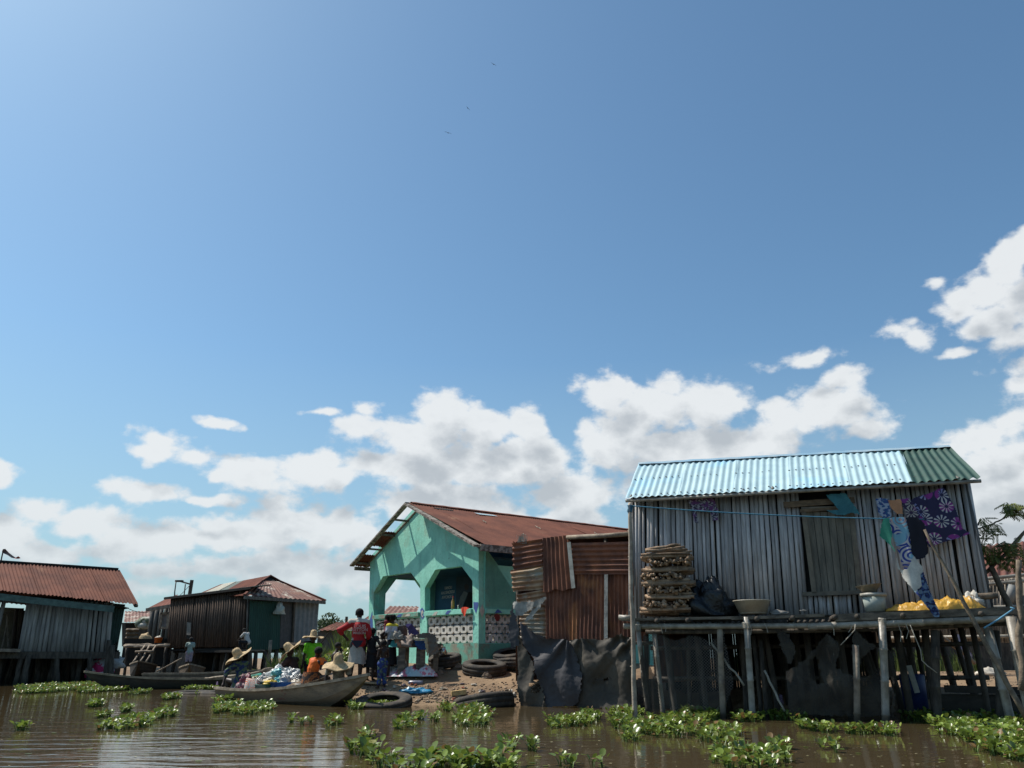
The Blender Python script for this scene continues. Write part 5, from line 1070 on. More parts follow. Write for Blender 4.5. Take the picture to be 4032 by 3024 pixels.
# hip roof
ea, eb = oq(962, 2344, .5), oq(1282, 2366, .5); ez = (ea.z+eb.z)/2
r1 = P(1064, 2266, 46.5); r1b = P(1040, 2268, 46.9); 
lft = P(770, 2352, 50.0)
rl0 = P(900, 2296, 53.5)
hipn = P(1028, 2288, 45.2)
apx = r1
def tri_sheet(pts, mt, name='roof_sheet', lab=None, k=12, pitch=.2):
    m = MB(); a, b, c_, d = pts; m.corr(a, b, c_, d, pitch, .022, 8, ragged=.03, seed=len(lab or 'x')); o = m.build(name, mt, mh, smooth=True)
    return o
gabL, gabR = P(1030, 2287, 45.0), P(1106, 2290, 46.5)
tri_sheet((ea, eb, gabR, gabL), M['rustroof2'])
m = MB(); m.poly([gabL-nQ*.15, gabR-nQ*.15, apx-nQ*.15]); m.build('gablet', M['dark'], mh)
m = MB(); m.beam(gabL, apx, .06, .14, up=nQ); m.beam(apx, gabR, .06, .14, up=nQ); m.beam(gabR+UP*.02, eb+UP*.04, .12, .07); m.beam(gabL+UP*.02, ea+UP*.04, .12, .07); m.build('hip_cap', M['rustroof'], mh)
# left slope towards the lean-to: three bands of sheet
pe0 = ea; pe1 = P(745, 2356, 49.0); pr0 = apx; pr1 = P(868, 2303, 55)
def band(u0, u1, mt, lab=None, up_=0.):
    m = MB(); m.corr(pe1.lerp(pe0, u0)+UP*up_, pe1.lerp(pe0, u1)+UP*up_, pr1.lerp(pr0, u1)+UP*up_, pr1.lerp(pr0, u0)+UP*up_, .2, .022, 6); o = m.build('roof_sheet', mt, mh, smooth=True)
    if lab: o['label'] = lab
band(0, .10, M['rustroof'], up_=.02); band(.08, .36, mat('cream_sheet', (.52, .50, .42), (.42, .40, .34), 2, rough=.5), 'cream sheet', .02); band(.35, .52, plain('grey_green_sheet', (.16, .20, .19)), 'grey green sheet'); band(.51, 1.0, M['rustroof'])
m = MB(); bR0 = eb-nQ*8.5; bR0.z = ez; m.poly([eb, bR0, P(1075, 2268, 54), apx]); m.poly([gabR, eb, apx]); m.build('roof_sheet', M['rustroof'], mh)
m = MB(); m.beam(ea-UP*.1, eb-UP*.1, .06, .16); m.build('fascia_board', M['greywall'], mh)
for i, px in enumerate((985, 1010, 1045, 1060, 1090, 1120, 1150, 1180, 1215, 1240)):
    for k in (-.1, -2.5, -5):
        m = MB(); A = oq(px, 2548, k); A.z = 1.4; m.branch(A, Vector((A.x+R.uniform(-.2, .2), A.y, -.3)), .10, .12, 7, .02, 3); m.build('post', M['post'], mh, smooth=True)
m = MB(); A = oq(1066, 2520, 1.0); m.branch(A, Vector((A.x-.1, A.y, -.4)), .09, .11, 7, .03, 4); tag(m.build('mooring_post', M['stick'], smooth=True), 'lone pale post standing in the water before the green corrugated front', 'post')
m = MB(); a = oq(1102, 2380, .4); heap(m, a-UP*.5, .28, .2, .55, 8, 18, 10, .4); tag(m.build('hanging_white_rag', plain('dirty_white', (.48, .47, .42)), smooth=True), 'dirty white rag tied under the eave of the hip-roofed house', 'rag')
# walkway on the right of the house
m = MB(); m.beam(P(1150, 2534, 41), P(1262, 2536, 38), .3, .10); m.beam(P(1252, 2532, 38.2), P(1252, 2640, 38.2), .1, .1); tag(m.build('landing_plank', M['post']), 'dark plank landing at the right foot of the hip-roofed house', 'plank')
# small house with the window behind
sv = thing('window_cabin', P(640, 2450, 50), 'small grey plank cabin with one pale-framed shuttered window behind the lean-to', 'house')
def o5(px, py, k=0.): return PL(px, py, Vector((0, 50, 0))+nP*k, Vector((-.12, -.99, 0)).normalized())
cwall([(585, 2530), (672, 2530), (690, 2378), (604, 2392)], .28, .15, 0, M['greywall'], 'board_wall', sv, o5, Vector((-.12, -.99, 0)), jit=.02)
m = MB(); A = [P(*q, y_) for q, y_ in (((575, 2398), 49), ((690, 2378), 49), ((700, 2340), 53), ((655, 2358), 53))]; m.corr(A[0], A[1], A[2], A[3], .2, .02, 4); m.build('roof', M['rustroof'], sv, smooth=True)
m = MB(); m.beam(P(575, 2402, 49), P(690, 2383, 49), .1, .2); m.build('fascia_board', M['stick'], sv)
wn = MB(); wn.poly([P(*q, 49.5) for q in ((634, 2468), (657, 2467), (661, 2418), (638, 2420))])
m = MB()
for a, b in (((630, 2473), (660, 2472)), ((633, 2416), (664, 2414)), ((630, 2474), (635, 2415)), ((659, 2473), (664, 2414))): m.beam(P(*a, 49.3), P(*b, 49.3), .1, .13)
wf = m.build('window', M['stick'], sv); wn.build('shutter', plain('pale_shutter', (.27, .27, .29)), wf)
m = MB(); m.poly([P(575, 2530, 50.5), P(680, 2530, 50.5), P(680, 2530, 54), P(575, 2530, 54)]); m.build('floor', M['dark'], sv)
# landing platform with ladder, basin
lp = thing('landing_platform', P(580, 2540, 45), 'rough pole landing platform beside the cabin with an orange basin on it', 'platform')
m = MB()
for k in range(5): m.branch(P(486+k*3, 2546-k*3, 44.5+k*.7), P(668, 2544-k*3, 44.5+k*.7), .07, .07, 6, .04, 8)
m.build('deck_poles', M['stick'], lp, smooth=True)
for px in (500, 560, 610, 655):
    m = MB(); A = P(px, 2545, 45); m.branch(A, Vector((A.x+R.uniform(-.2, .2), A.y, -.3)), .07, .08, 6, .03, 5); m.build('post', M['post'], lp, smooth=True)
m = MB(); m.beam(P(486, 2570, 46.5), P(670, 2570, 46.5), .3, 1.5); m.build('skirt', M['dark'], lp)  # dark box painted as the shade beneath the landing
la = thing('ladder', P(560, 2600, 43), 'rough pole ladder leaning from the landing platform down to a small boat', 'ladder')
for a, b in (((570, 2542), (520, 2612)), ((588, 2542), (546, 2612)), ((614, 2542), (572, 2612))):
    m = MB(); m.branch(P(*a, 44), P(*b, 42.5), .05, .05, 6, .03, 5); m.build('side_pole', M['stick'], la, smooth=True)
for a, b in (((533, 2567), (604, 2565)),):
    m = MB(); m.branch(P(*a, 43.2), P(*b, 43.2), .07, .07, 6, .02, 4); m.build('rung', M['stick'], la, smooth=True)
m = MB(); c_ = P(622, 2532, 46); m.lathe([(.001, 0), (.19, 0), (.22, .28), (.235, .30), (.21, .28), (.001, .24)], c_, 20); tag(m.build('orange_basin', plain('orange_plastic', (.55, .13, .02), rough=.5), smooth=True), 'orange plastic tub on the landing platform beside the cabin', 'tub')
m = MB(); heap(m, c_+UP*.25, .16, .16, .13, 4, 16, 6, .4); tag(m.build('white_fish', plain('white_fish', (.6, .6, .55)), smooth=True), 'white heap of goods filling the orange tub', 'goods')
m = MB(); c_ = P(566, 2538, 48); heap(m, c_, .45, .4, .62, 12, 24, 12, .15); tag(m.build('thatch_heap', M['straw'], smooth=True), 'straw-coloured mound of thatch behind the landing platform', 'thatch')
# far rusty house
fr_ = thing('rusty_roof_house', P(540, 2430, 60), 'low house with a patchy red and white rusted roof seen behind the cabin platform', 'house')
m = MB(); A = [P(488, 2450, 58), P(600, 2446, 58), P(600, 2406, 63), P(492, 2407, 63)]; m.corr(A[0], A[1], A[2], A[3], .25, .03, 4); m.build('roof', M['rustroof2'], fr_, smooth=True)
m = MB(); m.poly([P(480, 2545, 59), P(600, 2545, 59), P(600, 2452, 59), P(480, 2452, 59)]); m.build('wall', M['post'], fr_)
m = MB(); m.poly([P(494, 2480, 58.9), P(526, 2480, 58.9), P(526, 2456, 58.9), P(494, 2456, 58.9)]); m.build('window_opening', M['dark'], fr_)
m = MB(); vs = []; 
A = [P(484, 2540, 55), P(540, 2536, 55), P(546, 2474, 55), P(496, 2474, 55)]; m.corr(A[0], A[3], A[2], A[1], .25, .08, 8, wob=.15); tag(m.build('woven_mat', plain('brown_mat', (.16, .12, .085)), smooth=True), 'rumpled brown woven mat hung before the rusty-roofed house', 'mat')
m = MB()
for k in range(12): q = P(R.uniform(548, 590), R.uniform(2436, 2466), 54+R.uniform(-.5, .5)); m.ball(q, (.5*R.uniform(.5, 1), .4, .28*R.uniform(.6, 1.2)), 8, 6)
tag(m.build('sack_pile', mat('white_sacks', (.42, .42, .40), (.12, .15, .10), 2, lo=.45, hi=.55), smooth=True), 'untidy pile of whitish sacks on the roof edge between the two cabins', 'sacks')
# utility pole + cable + thin poles
up_ = thing('utility_pole', P(754, 2330, 56), 'dark utility pole with a slanting street-lamp arm behind the stilt houses', 'pole')
m = MB(); A = P(756, 2284, 56); m.tube([A, Vector((A.x-.2, A.y, 0))], [.13, .17], 8); m.build('pole', M['post'], up_)
m = MB(); m.tube([P(706, 2288, 56), P(756, 2302, 56)], .06, 6); m.box(P(706, 2288, 56), (.5, .3, .12)); m.build('lamp_arm', M['post'], up_)
def cable(pts, lab):
    m = MB(); m.tube([q for q in pts], .018, 5); tag(m.build('power_cable', M['dark']), lab, 'cable')
cable(curve_pts(P(756, 2294, 56), P(494, 2390, 50), 1.0), 'sagging power cable from the utility pole to the long rusty roof')
cable(curve_pts(P(3870, 2146, 30), P(4300, 2190, 26), .3), 'thin black power cable crossing the sky at the right edge')
for i, (a, b, lab) in enumerate((((694, 2284), (700, 2345), 'tallest and leftmost thin bare pole behind the lean-to roof'), ((730, 2300), (722, 2342), 'middle thin bare pole behind the lean-to roof'), ((746, 2306), (736, 2338), 'crooked short bare pole beside the utility pole'))):
    m = MB(); B = P(*b, 52); m.branch(P(*a, 52), Vector((B.x, B.y, 1.0)), .04, .06, 6, .05, 6); tag(m.build('thin_pole', M['post'], smooth=True), lab, 'pole')
# distant houses, trees, pole beyond the bank
def far_roof(pts, y0, y1, lab, mt='rustroof', wall=True):
    t_ = thing('distant_house', P(*pts[0], y0), lab, 'house')
    a, b, c_, d = pts; m = MB(); m.corr(P(*a, y0), P(*b, y0), P(*c_, y1), P(*d, y1), .3, .03, 4); m.build('roof', M[mt], t_, smooth=True)
    if wall: m = MB(); A, B = P(*a, y0+.5), P(*b, y0+.5); m.poly([Vector((A.x, A.y, .2)), Vector((B.x, B.y, .2)), Vector((B.x, B.y, B.z-.05)), Vector((A.x, A.y, A.z-.05))]); m.build('wall', M['greywall'], t_)
    return t_
far_roof([(1252, 2482), (1430, 2480), (1415, 2450), (1325, 2451)], 58, 63, 'low distant house with a plain brown hip roof behind the man in the red shirt')
far_roof([(1398, 2462), (1480, 2450), (1470, 2420), (1452, 2425)], 64, 68, 'distant house corner with a brown roof at the left edge of the turquoise house')
far_roof([(1494, 2424), (1640, 2412), (1650, 2388), (1535, 2386)], 48, 53, 'distant house with a rusty roof seen through the left porch arch', 'rustroof2')
far_roof([(1696, 2452), (1712, 2452), (1712, 2372), (1696, 2372)], 40, 42, 'narrow patchy rusty wall seen through the slot behind the porch pillar', 'rustroof2', False)
m = MB(); A = P(1365, 2428, 80); m.tube([A, Vector((A.x, A.y, 0))], .14, 6); tag(m.build('distant_pole', M['post']), 'distant utility pole above the plain brown roof', 'pole')
cable(curve_pts(P(1365, 2431, 80), P(1240, 2470, 76), .8), 'distant power cable left of the far utility pole'); cable(curve_pts(P(1365, 2431, 80), P(1470, 2450, 76), .8), 'distant power cable right of the far utility pole')
def far_tree(px, py, Y, w_, h_, lab, k=900):
    c_ = P(px, py, Y); t_ = thing('distant_tree', Vector((c_.x, c_.y, 0)), lab, 'tree')
    m = MB(); m.tube([Vector((c_.x, c_.y, 0)), c_], [.25, .12], 7); m.build('trunk', M['bark'], t_)
    m = MB()
    for i in range(k):
        d = Vector((R.gauss(0, 1), R.gauss(0, 1), R.gauss(0, 1))).normalized()*R.random()**.4; q = c_+Vector((d.x*w_, d.y*w_, d.z*h_)); nz_ = mn.noise(q*.7)
        if nz_ < -.18: continue
        q = q*1; s_ = R.uniform(.1, .24); u_ = Vector((R.uniform(-1, 1), R.uniform(-1, 1), R.uniform(-1, 1))).normalized(); v_ = u_.orthogonal().normalized(); m.add([q-u_*s_, q+v_*s_*.5, q+u_*s_, q-v_*s_*.5], [(0, 1, 2, 3)])
    m.build('crown', M['treedark'], t_)
far_tree(1300, 2458, 90, 1.5, 1.2, 'larger rounded tree beyond the reeds left of the far utility pole', 1500); far_tree(1272, 2472, 92, 1.3, .9, 'lower tree just left of the rounded tree beyond the reeds', 900)

# ================================================================== right background: fence, rusty house, tree
fo = P(3900, 2500, 20.5)
bf = thing('bamboo_fence', fo, 'weathered split-bamboo wall of a shack behind the right end of the platform', 'fence')
def o9(px, py, k=0.): return P(px, py, 20.5+(px-3900)*-.0025-k)
mb = MB()
for i in range(240):
    px = 3400+i*3.6; a = o9(px+R.uniform(-1, 1), 2530, R.uniform(-.03, .03)); b_ = o9(px-4+R.uniform(-1, 1), 2288-(px-3868)*.10, R.uniform(-.03, .03)); mb.tube([a, b_], .017*R.uniform(.6, 1.4), 5)
mb.build('canes', mat('split_bamboo', (.30, .27, .24), (.10, .09, .085), 3, (8, 8, .5), island=.5), bf, smooth=True)
for a, b in (((3500, 2318), (4300, 2236)), ((3500, 2336), (4300, 2262)), ((3500, 2402), (4300, 2380)), ((3500, 2512), (4300, 2500))):
    m = MB(); m.tube([o9(*a, .1), o9(*b, .1)], .045, 7); m.build('rail', M['bamboo_rail'], bf, smooth=True)
m = MB(); m.tube([o9(3985, 2305, .12), o9(3975, 2370, .12)], .11, 8); m.build('grey_patch', plain('grey_tube', (.27, .28, .29)), bf, smooth=True)
rr_ = thing('rusty_gable_shack', P(3950, 2250, 26), 'shack with rusted and white-patched sheets rising behind the split-bamboo wall', 'house')
m = MB(); A = [P(3850, 2300, 24), P(4350, 2250, 24), P(4350, 2110, 27), P(3852, 2148, 27)]; m.corr(A[0], A[1], A[2], A[3], .28, .04, 6); m.build('roof', mat('rust_white_patchy', (.16, .06, .045), (.10, .045, .035), 2, (1, 1, .3), rough=.8, c3=(.40, .39, .37), s3=.9, ramp3=(.60, .62)), rr_, smooth=True)
m = MB(); m.poly([P(3380, 2640, 25.6), P(4350, 2640, 25.6), P(4350, 2255, 25.6), P(3850, 2300, 25.6), P(3380, 2330, 25.6)]); m.build('wall', M['post'], rr_)
tr = thing('sparse_tree', P(3900, 2400, 16.6), 'sparse young tree with feathery leaves and bare limbs at the right edge behind the house', 'tree')
m = MB(); YT = 15.2
m.branch(P(4020, 2480, YT), P(3902, 2232, YT), .06, .05, 8, .02, 7); m.build('trunk', M['bark'], tr, smooth=True)
limbs = [((3872, 2262), (3960, 2180)), ((3960, 2180), (4045, 2085)), ((3834, 2088), (3900, 2066)), ((3900, 2066), (3950, 2042)), ((3950, 2042), (3978, 2010)), ((3978, 2010), (4045, 2004)), ((3902, 2232), (3870, 2190)), ((3902, 2232), (3960, 2150)), ((3880, 2200), (3990, 2205)), ((3838, 2090), (3862, 2110)), ((3840, 2080), (3860, 2050)), ((3900, 2230), (3885, 2180)), ((3960, 2180), (4010, 2150))]
for i, (a, b) in enumerate(limbs):
    m = MB(); r_ = .038 if i < 2 else .017; m.branch(P(*a, YT+.1), P(*b, YT+.1), r_, r_*.8, 6, .012, 5); m.build('limb', M['bark'], tr, smooth=True)
mb = MB()
for (cx, cy, rx, ry, k) in ((3900, 2090, 26, 14, 12), (3870, 2048, 20, 14, 5), (3975, 1990, 24, 14, 14), (3997, 2010, 26, 12, 14), (3890, 2160, 34, 16, 12), (3930, 2190, 50, 26, 26), (3980, 2150, 30, 22, 12), (3985, 2220, 40, 24, 8), (3855, 2120, 24, 30, 6), (3920, 2060, 16, 8, 4), (4020, 2190, 30, 30, 8)):
    for i in range(int(k*1.7)):
        q = P(cx+R.uniform(-rx, rx), cy+R.uniform(-ry, ry), YT+R.uniform(-.2, .3)); d = Vector((R.uniform(-1, 1), R.uniform(-.6, .6), R.uniform(-1, .3))).normalized(); s_ = d.cross(UP).normalized()
        for j in range(6):     # pinnate leaf: paired leaflets
            b0 = q+d*.036*j
            for sg in (-1, 1):
                e = (s_*sg*.8+d*.45-UP*.4).normalized(); w_ = e.cross(d).normalized()*.001; pv = d*.016
                mb.add([b0, b0+e*.045+pv, b0+e*.095, b0+e*.045-pv], [(0, 1, 2, 3)])
mb.build('crown', M['treeleaf'], tr)
m = MB(); cloth_px(m, [(3760, 2500), (3800, 2498), (3806, 2540), (3830, 2580), (3828, 2600), (3790, 2592), (3770, 2560)], Vector((0, 19.0, 0)), Vector((0, -1, 0)), 3, .04, 4, 3); tag(m.build('lilac_cloth', print_mat('lilac_print', (.20, .20, .34), [(.4, .4, .5)], 12, 'blotch'), smooth=True), 'lilac printed cloth hanging on a rail behind the stilts at the right', 'cloth')
m = MB(); m.branch(P(3700, 2500, 18.5), P(3840, 2612, 18.5), .04, .045, 7, .02, 5); tag(m.build('slanting_branch', M['stick'], smooth=True), 'brown branch slanting behind the stilts in front of the sandy ground', 'branch')
m = MB(); a = P(3885, 2600, 20.0); a.z = gz(a.x, a.y); heap(m, a, .3, .2, .16, 9, 18, 8, .4); tag(m.build('white_sheet_scrap', plain('white_scrap', (.55, .53, .5)), smooth=True), 'crumpled white scrap on the sandy ground behind the stilts', 'scrap')
# ================================================================== BOATS
def boat(name, Sn, Bw, W, gs, gb, label, m_h, m_g, side=.34, bench=(.25, .5, .72), rise=.0, flat=.35, N=28, curve=1.7, bowpt=.0):
    """Sn, Bw: stern / bow tips (x,y); W half-width; gs/gb height of gunwale at stern / bow; plank-built dugout"""
    Sn = Vector((Sn[0], Sn[1], 0)); Bw = Vector((Bw[0], Bw[1], 0)); ax = (Bw-Sn).normalized(); sd = Vector((ax.y, -ax.x, 0)); L = (Bw-Sn).length
    t_ = thing(name, (Sn+Bw)/2, label, 'boat')
    def wid(t): return W*(max(0, sin(pi*min(1, max(0, (t*.86+.13)))))**.6 if t < .5 else max(.02, 1-((t-.42)/.58)**2.3 if t > .42 else 1))
    def gun(t): return gs+(gb-gs)*max(0, (t-.25)/.75)**curve+rise*max(0, .22-t)*2
    def keel(t): return -.12 + (gun(1)-.05+.12)*max(0, (t-.74)/.26)**1.6+ .10*max(0, (.12-t)/.12)
    prof = [(0., .0), (.55, .0), (.86, .38), (1., 1.)]    # half section: (width frac, height frac)
    def sec(t, inn=0.):
        g_, k_ = gun(t), keel(t); w_ = max(.012, wid(t)-inn); c = Sn+ax*L*t; out = []
        for s_ in (-1, 1):
            pr = prof if s_ == 1 else prof[:0:-1]
            for (a, b) in (pr if s_ == 1 else pr): out.append(c+sd*(a*w_*s_)+UP*((k_+inn*1.0)+(g_-(k_+inn*1.0))*b))
        return out[0:3]+out[3:]
    m = MB(); vs = []; rows_ = []
    for i in range(N+1): rows_.append(sec(i/N)); vs += rows_[-1]
    k = len(rows_[0]); m.add(vs, [(i*k+j, i*k+j+1, (i+1)*k+j+1, (i+1)*k+j) for i in range(N) for j in range(k-1)])
    m.add(rows_[0], [tuple(range(k))])
    m.build('hull', m_h, t_, smooth=False)
    m = MB(); vs = []
    for i in range(N+1): vs += sec(i/N, .035)
    m.add(vs, [(i*k+j+1, i*k+j, (i+1)*k+j, (i+1)*k+j+1) for i in range(N) for j in range(k-1)]); m.build('lining', m_h, t_)
    m = MB()
    for s_ in (-1, 1):
        pts = [Sn+ax*L*i/N+sd*s_*wid(i/N)+UP*gun(i/N) for i in range(N+1)]
        for i in range(N): m.beam(pts[i]+UP*.004, pts[i+1]+UP*.004+(pts[i+1]-pts[i])*.04, .05, .06)
    m.beam(Sn-sd*wid(0)+UP*gun(0), Sn+sd*wid(0)+UP*gun(0), .05, .06)
    m.build('gunwale', m_g, t_)
    for b_ in bench:
        m = MB(); c = Sn+ax*L*b_+UP*(gun(b_)-.05); m.beam(c-sd*(wid(b_)-.03), c+sd*(wid(b_)-.03), .16, .03); m.build('bench', m_g, t_)
    return t_, (lambda t, o=0., z=0.: Sn+ax*L*t+sd*o+UP*z), gun, ax, sd
mainb, MBP, MGUN, mAx, mSd = boat('trader_boat', (-7.55, 21.9), (-3.10, 17.75), .60, .26, .66, 'pale grey wooden trader boat loaded with bags and people, bow pointing right', M['hull'], M['gunwale'], bench=(.08, .9), curve=2.0)
boat('long_canoe', (-9.9, 30.2), (-14.05, 27.0), .46, .30, .58, 'long dark empty canoe with pale gunwales lying left of the trader boat', M['hulldark'], M['gunwale'], curve=2.4, bench=(.3, .6, .8))
boat('grey_canoe', (-14.3, 31.9), (-9.3, 33.2), .42, .42, .60, 'weathered grey canoe moored just behind the long dark canoe', mat('grey_hull', (.17, .155, .135), (.10, .09, .08), 4, bump=.4), M['gunwale'], bench=(.4, .7))
boat('child_boat', (-17.5, 45.2), (-14.4, 36.6), .60, .48, .74, 'small blunt-nosed brown boat with a child standing in it below the lean-to', mat('brown_hull', (.15, .115, .085), (.085, .065, .05), 4, bump=.4), M['gunwale'], bench=(.55,))
boat('ladder_boat', (-20.9, 47), (-18.9, 41.4), .65, .6, .85, 'small dark boat at the foot of the ladder', M['hulldark'], M['gunwale'], bench=(.5,))
m = MB(); m.branch(P(615, 2645, 37.5), P(716, 2592, 37.2), .03, .03, 6, .01, 5); tag(m.build('punting_pole', M['stick'], smooth=True), 'thin pole resting against the boat where the child stands', 'pole')
m = MB(); m.branch(P(800, 2672, 30), P(930, 2660, 27), .035, .04, 6, .01, 5); tag(m.build('pale_pole', M['gunwale'], smooth=True), 'pale pole lying across the right end of the long dark canoe', 'pole')

# ---- cargo
def bag(pos, s, m, name, label, seed, cat='bag', rough=.34, n=26):
    mb = MB(); heap(mb, pos, s[0], s[1], s[2], seed, n, 14, rough); return tag(mb.build(name, m, smooth=True), label, cat)
film = mat('clear_plastic', (.50, .53, .56), (.26, .29, .32), 9, rough=.25, spec=.6, bump=1.6, bscale=14, c3=(.7, .72, .74), mottle=.2)
whitepl = mat('white_plastic_film', (.66, .68, .70), (.42, .45, .48), 9, rough=.28, spec=.6, bump=1.6, bscale=14)
greypl = mat('grey_plastic_film', (.16, .18, .19), (.09, .10, .11), 8, rough=.25, spec=.7, bump=2.5, bscale=22)
def C_(px, py, Y, z=None):
    q = P(px, py, Y); 
    if z is not None: q.z = z
    return q
zf = .05
bag(C_(1150, 2700, 19.9, .16), (.34, .26, .16), whitepl, 'white_film', 'white plastic film spilling along the near side of the trader boat', 1)
bag(C_(1190, 2700, 19.5, .18), (.30, .24, .14), whitepl, 'white_film', 'rightmost white plastic film in the trader boat, touching the tray', 2)
bag(C_(1085, 2710, 20.2, .10), (.30, .24, .20), film, 'clear_bag', 'clear plastic bag lying low in front of the green tub', 3)
bag(C_(1040, 2715, 20.6, .10), (.22, .2, .16), greypl, 'grey_bag', 'grey plastic bag low beside the patterned bag', 4)
bag(C_(1110, 2660, 20.8, .42), (.34, .28, .34), film, 'clear_bag', 'large clear plastic bag heaped above the blue basin', 5)
bag(C_(1150, 2660, 20.6, .42), (.26, .24, .30), film, 'clear_bag', 'crumpled clear bag on the right of the heap above the blue basin', 6)
bag(C_(1175, 2672, 20.4, .34), (.20, .2, .26), greypl, 'grey_bag', 'dark grey bag on the heap next to the orange shirt', 7)
bag(C_(1100, 2680, 20.5, .38), (.17, .17, .20), mat('turquoise_film', (.10, .42, .46), (.06, .3, .35), 8, rough=.25, bump=2, bscale=20), 'turquoise_bag', 'turquoise plastic bag in the middle of the heap', 8)
bag(C_(1040, 2680, 20.9, .36), (.24, .2, .20), greypl, 'grey_bag', 'grey bag behind the green tub left of the yellow bag', 9)
bag(C_(1068, 2672, 20.7, .42), (.16, .15, .15), mat('cream_film', (.52, .46, .36), rough=.4, bump=1), 'cream_bag', 'cream bag on top of the heap above the yellow one', 10)
bag(C_(1066, 2690, 20.35, .38), (.17, .13, .10), mat('yellow_film', (.65, .45, .03), rough=.35, bump=1), 'yellow_bag', 'small yellow bag on the rim of the green tub', 11)
bag(C_(1012, 2655, 21.3, .46), (.28, .2, .17), mat('teal_cloth', (.02, .26, .21), rough=.7), 'teal_bundle', 'smooth teal cloth bundle behind the paddle', 12, 'bundle', .12)
bag(C_(968, 2695, 21.0, .25), (.20, .18, .32), mat('maroon_film', (.16, .02, .04), (.25, .16, .18), 9, rough=.4, bump=1, lo=.45, hi=.6), 'maroon_bag', 'maroon bag beside the woman in blue', 13)
bag(C_(935, 2715, 21.4, .12), (.22, .2, .18), mat('navy_film', (.02, .03, .06), rough=.35, bump=1), 'navy_bag', 'navy bag at the stern of the trader boat', 14)
bag(C_(1000, 2680, 21.0, .36), (.16, .15, .15), mat('olive_film', (.22, .25, .17), rough=.4, bump=1), 'olive_bag', 'olive bag between the maroon bag and the heap', 15)
bag(C_(1130, 2640, 21.2, .62), (.28, .22, .14), film, 'clear_bag', 'topmost clear bag behind the heap', 16)
for i, (px, py, Y, z_, s_, c3_, lab) in enumerate(((1020, 2690, 20.9, .30, .14, (.45, .12, .05), 'small rust red bag low in the heap beside the patterned bag'), (1046, 2668, 20.9, .50, .13, (.5, .5, .52), 'small white bag high on the left slope of the heap'), (1092, 2655, 20.6, .60, .13, (.08, .35, .40), 'small teal bag near the top of the heap'),
    (1128, 2668, 20.2, .45, .12, (.30, .32, .35), 'small silver bag in front of the clear bags'), (1165, 2690, 20.1, .36, .12, (.55, .50, .42), 'small beige bag beside the tray'), (1080, 2705, 20.1, .22, .12, (.12, .14, .16), 'small charcoal bag below the blue basin rim'), (1006, 2668, 21.1, .42, .12, (.35, .33, .12), 'small mustard bag behind the patterned bag'), (1145, 2650, 20.9, .62, .12, (.6, .62, .64), 'small glossy white bag topping the heap'))):
    bag(C_(px, py, Y, z_), (s_*1.2, s_, s_*1.1), plain('bag_tint_%d' % i, c3_, rough=.3, bump=1.2, bscale=24), 'small_bag', lab, 30+i)
m = MB(); c_ = C_(994, 2722, 20.7, .10); k = 14
for (z0_, z1_, w0, w1) in ((0, .40, .22, .17),):
    pts = [Vector((cos(a)*abs(cos(a))**-.4*w0 if False else w0*max(-1, min(1, 1.25*cos(a))), .14*max(-1, min(1, 1.25*sin(a))), 0)) for a in [2*pi*i/24 for i in range(24)]]
    vs = [c_+q for q in pts]+[c_+Vector((q.x*w1/w0*1.0, q.y*.6, z1_+.03*sin(q.x*20))) for q in pts]; m.add(vs, [(i, (i+1) % 24, 24+(i+1) % 24, 24+i) for i in range(24)]+[tuple(range(24, 48))])
tag(m.build('patterned_bag', print_mat('orange_scroll_print', (.38, .42, .40), [(.50, .12, .05), (.30, .30, .27)], 7, 'ring', seed=.4), smooth=True), 'shopping bag with orange scroll pattern at the near side of the trader boat', 'bag')
m = MB(); c_ = C_(1052, 2716, 20.45, .10); m.lathe([(.001, 0), (.26, 0), (.30, .26), (.32, .29), (.29, .27), (.001, .2)], c_, 26); tag(m.build('green_tub', mat('dark_green_plastic', (.02, .09, .07), (.20, .24, .22), 3, rough=.5, lo=.55, hi=.62), smooth=True), 'dark green tub in the trader boat below the yellow bag', 'tub')
m = MB(); c_ = C_(1130, 2716, 20.35, .10); m.lathe([(.001, 0), (.34, 0), (.41, .33), (.46, .35), (.40, .32), (.001, .25)], c_, 32); tag(m.build('blue_basin', mat('royal_blue_plastic', (.02, .10, .38), rough=.4), smooth=True), 'large royal blue plastic basin in the middle of the trader boat', 'basin')
m = MB(); c_ = C_(1215, 2690, 19.6, .34); Rt = Matrix.Rotation(-.24, 3, 'Y') @ Matrix.Rotation(.12, 3, 'X'); m.lathe([(.001, 0), (.30, .02), (.47, .10), (.50, .16), (.47, .14), (.29, .05), (.001, .03)], c_, 36, Rt)
tag(m.build('winnowing_tray', mat('woven_tray', (.22, .16, .11), (.09, .065, .05), 14, rough=.8, bump=1, c3=(.4, .33, .25), ramp3=(.58, .66)), smooth=True), 'wide shallow brown winnowing tray resting on the goods beside the orange shirt', 'tray')
m = MB(); c_ = C_(1180, 2703, 20.0, .12); m.lathe([(.001, 0), (.14, 0), (.17, .30), (.15, .3), (.001, .2)], c_, 20); tag(m.build('white_tub', mat('white_tub', (.5, .52, .53), rough=.5), smooth=True), 'white tub under the left edge of the winnowing tray', 'tub')
pd = thing('paddle', P(1000, 2660, 21), 'wooden paddle lying on the goods between the woman in blue and the heap', 'paddle')
m = MB(); A, B = P(940, 2664, 21.3), P(1036, 2642, 20.9); m.branch(A, B, .026, .03, 7, .004, 4); m.build('shaft', M['stick'], pd, smooth=True)
m = MB(); B2 = P(1074, 2633, 20.8); k = 12; q = B.lerp(B2, .5); m.ball(q, ((B2-B).length*.55, .03, .06), 10, 8, Matrix.Rotation(-.14, 3, 'Y')); m.build('blade', M['bark'], pd, smooth=True)

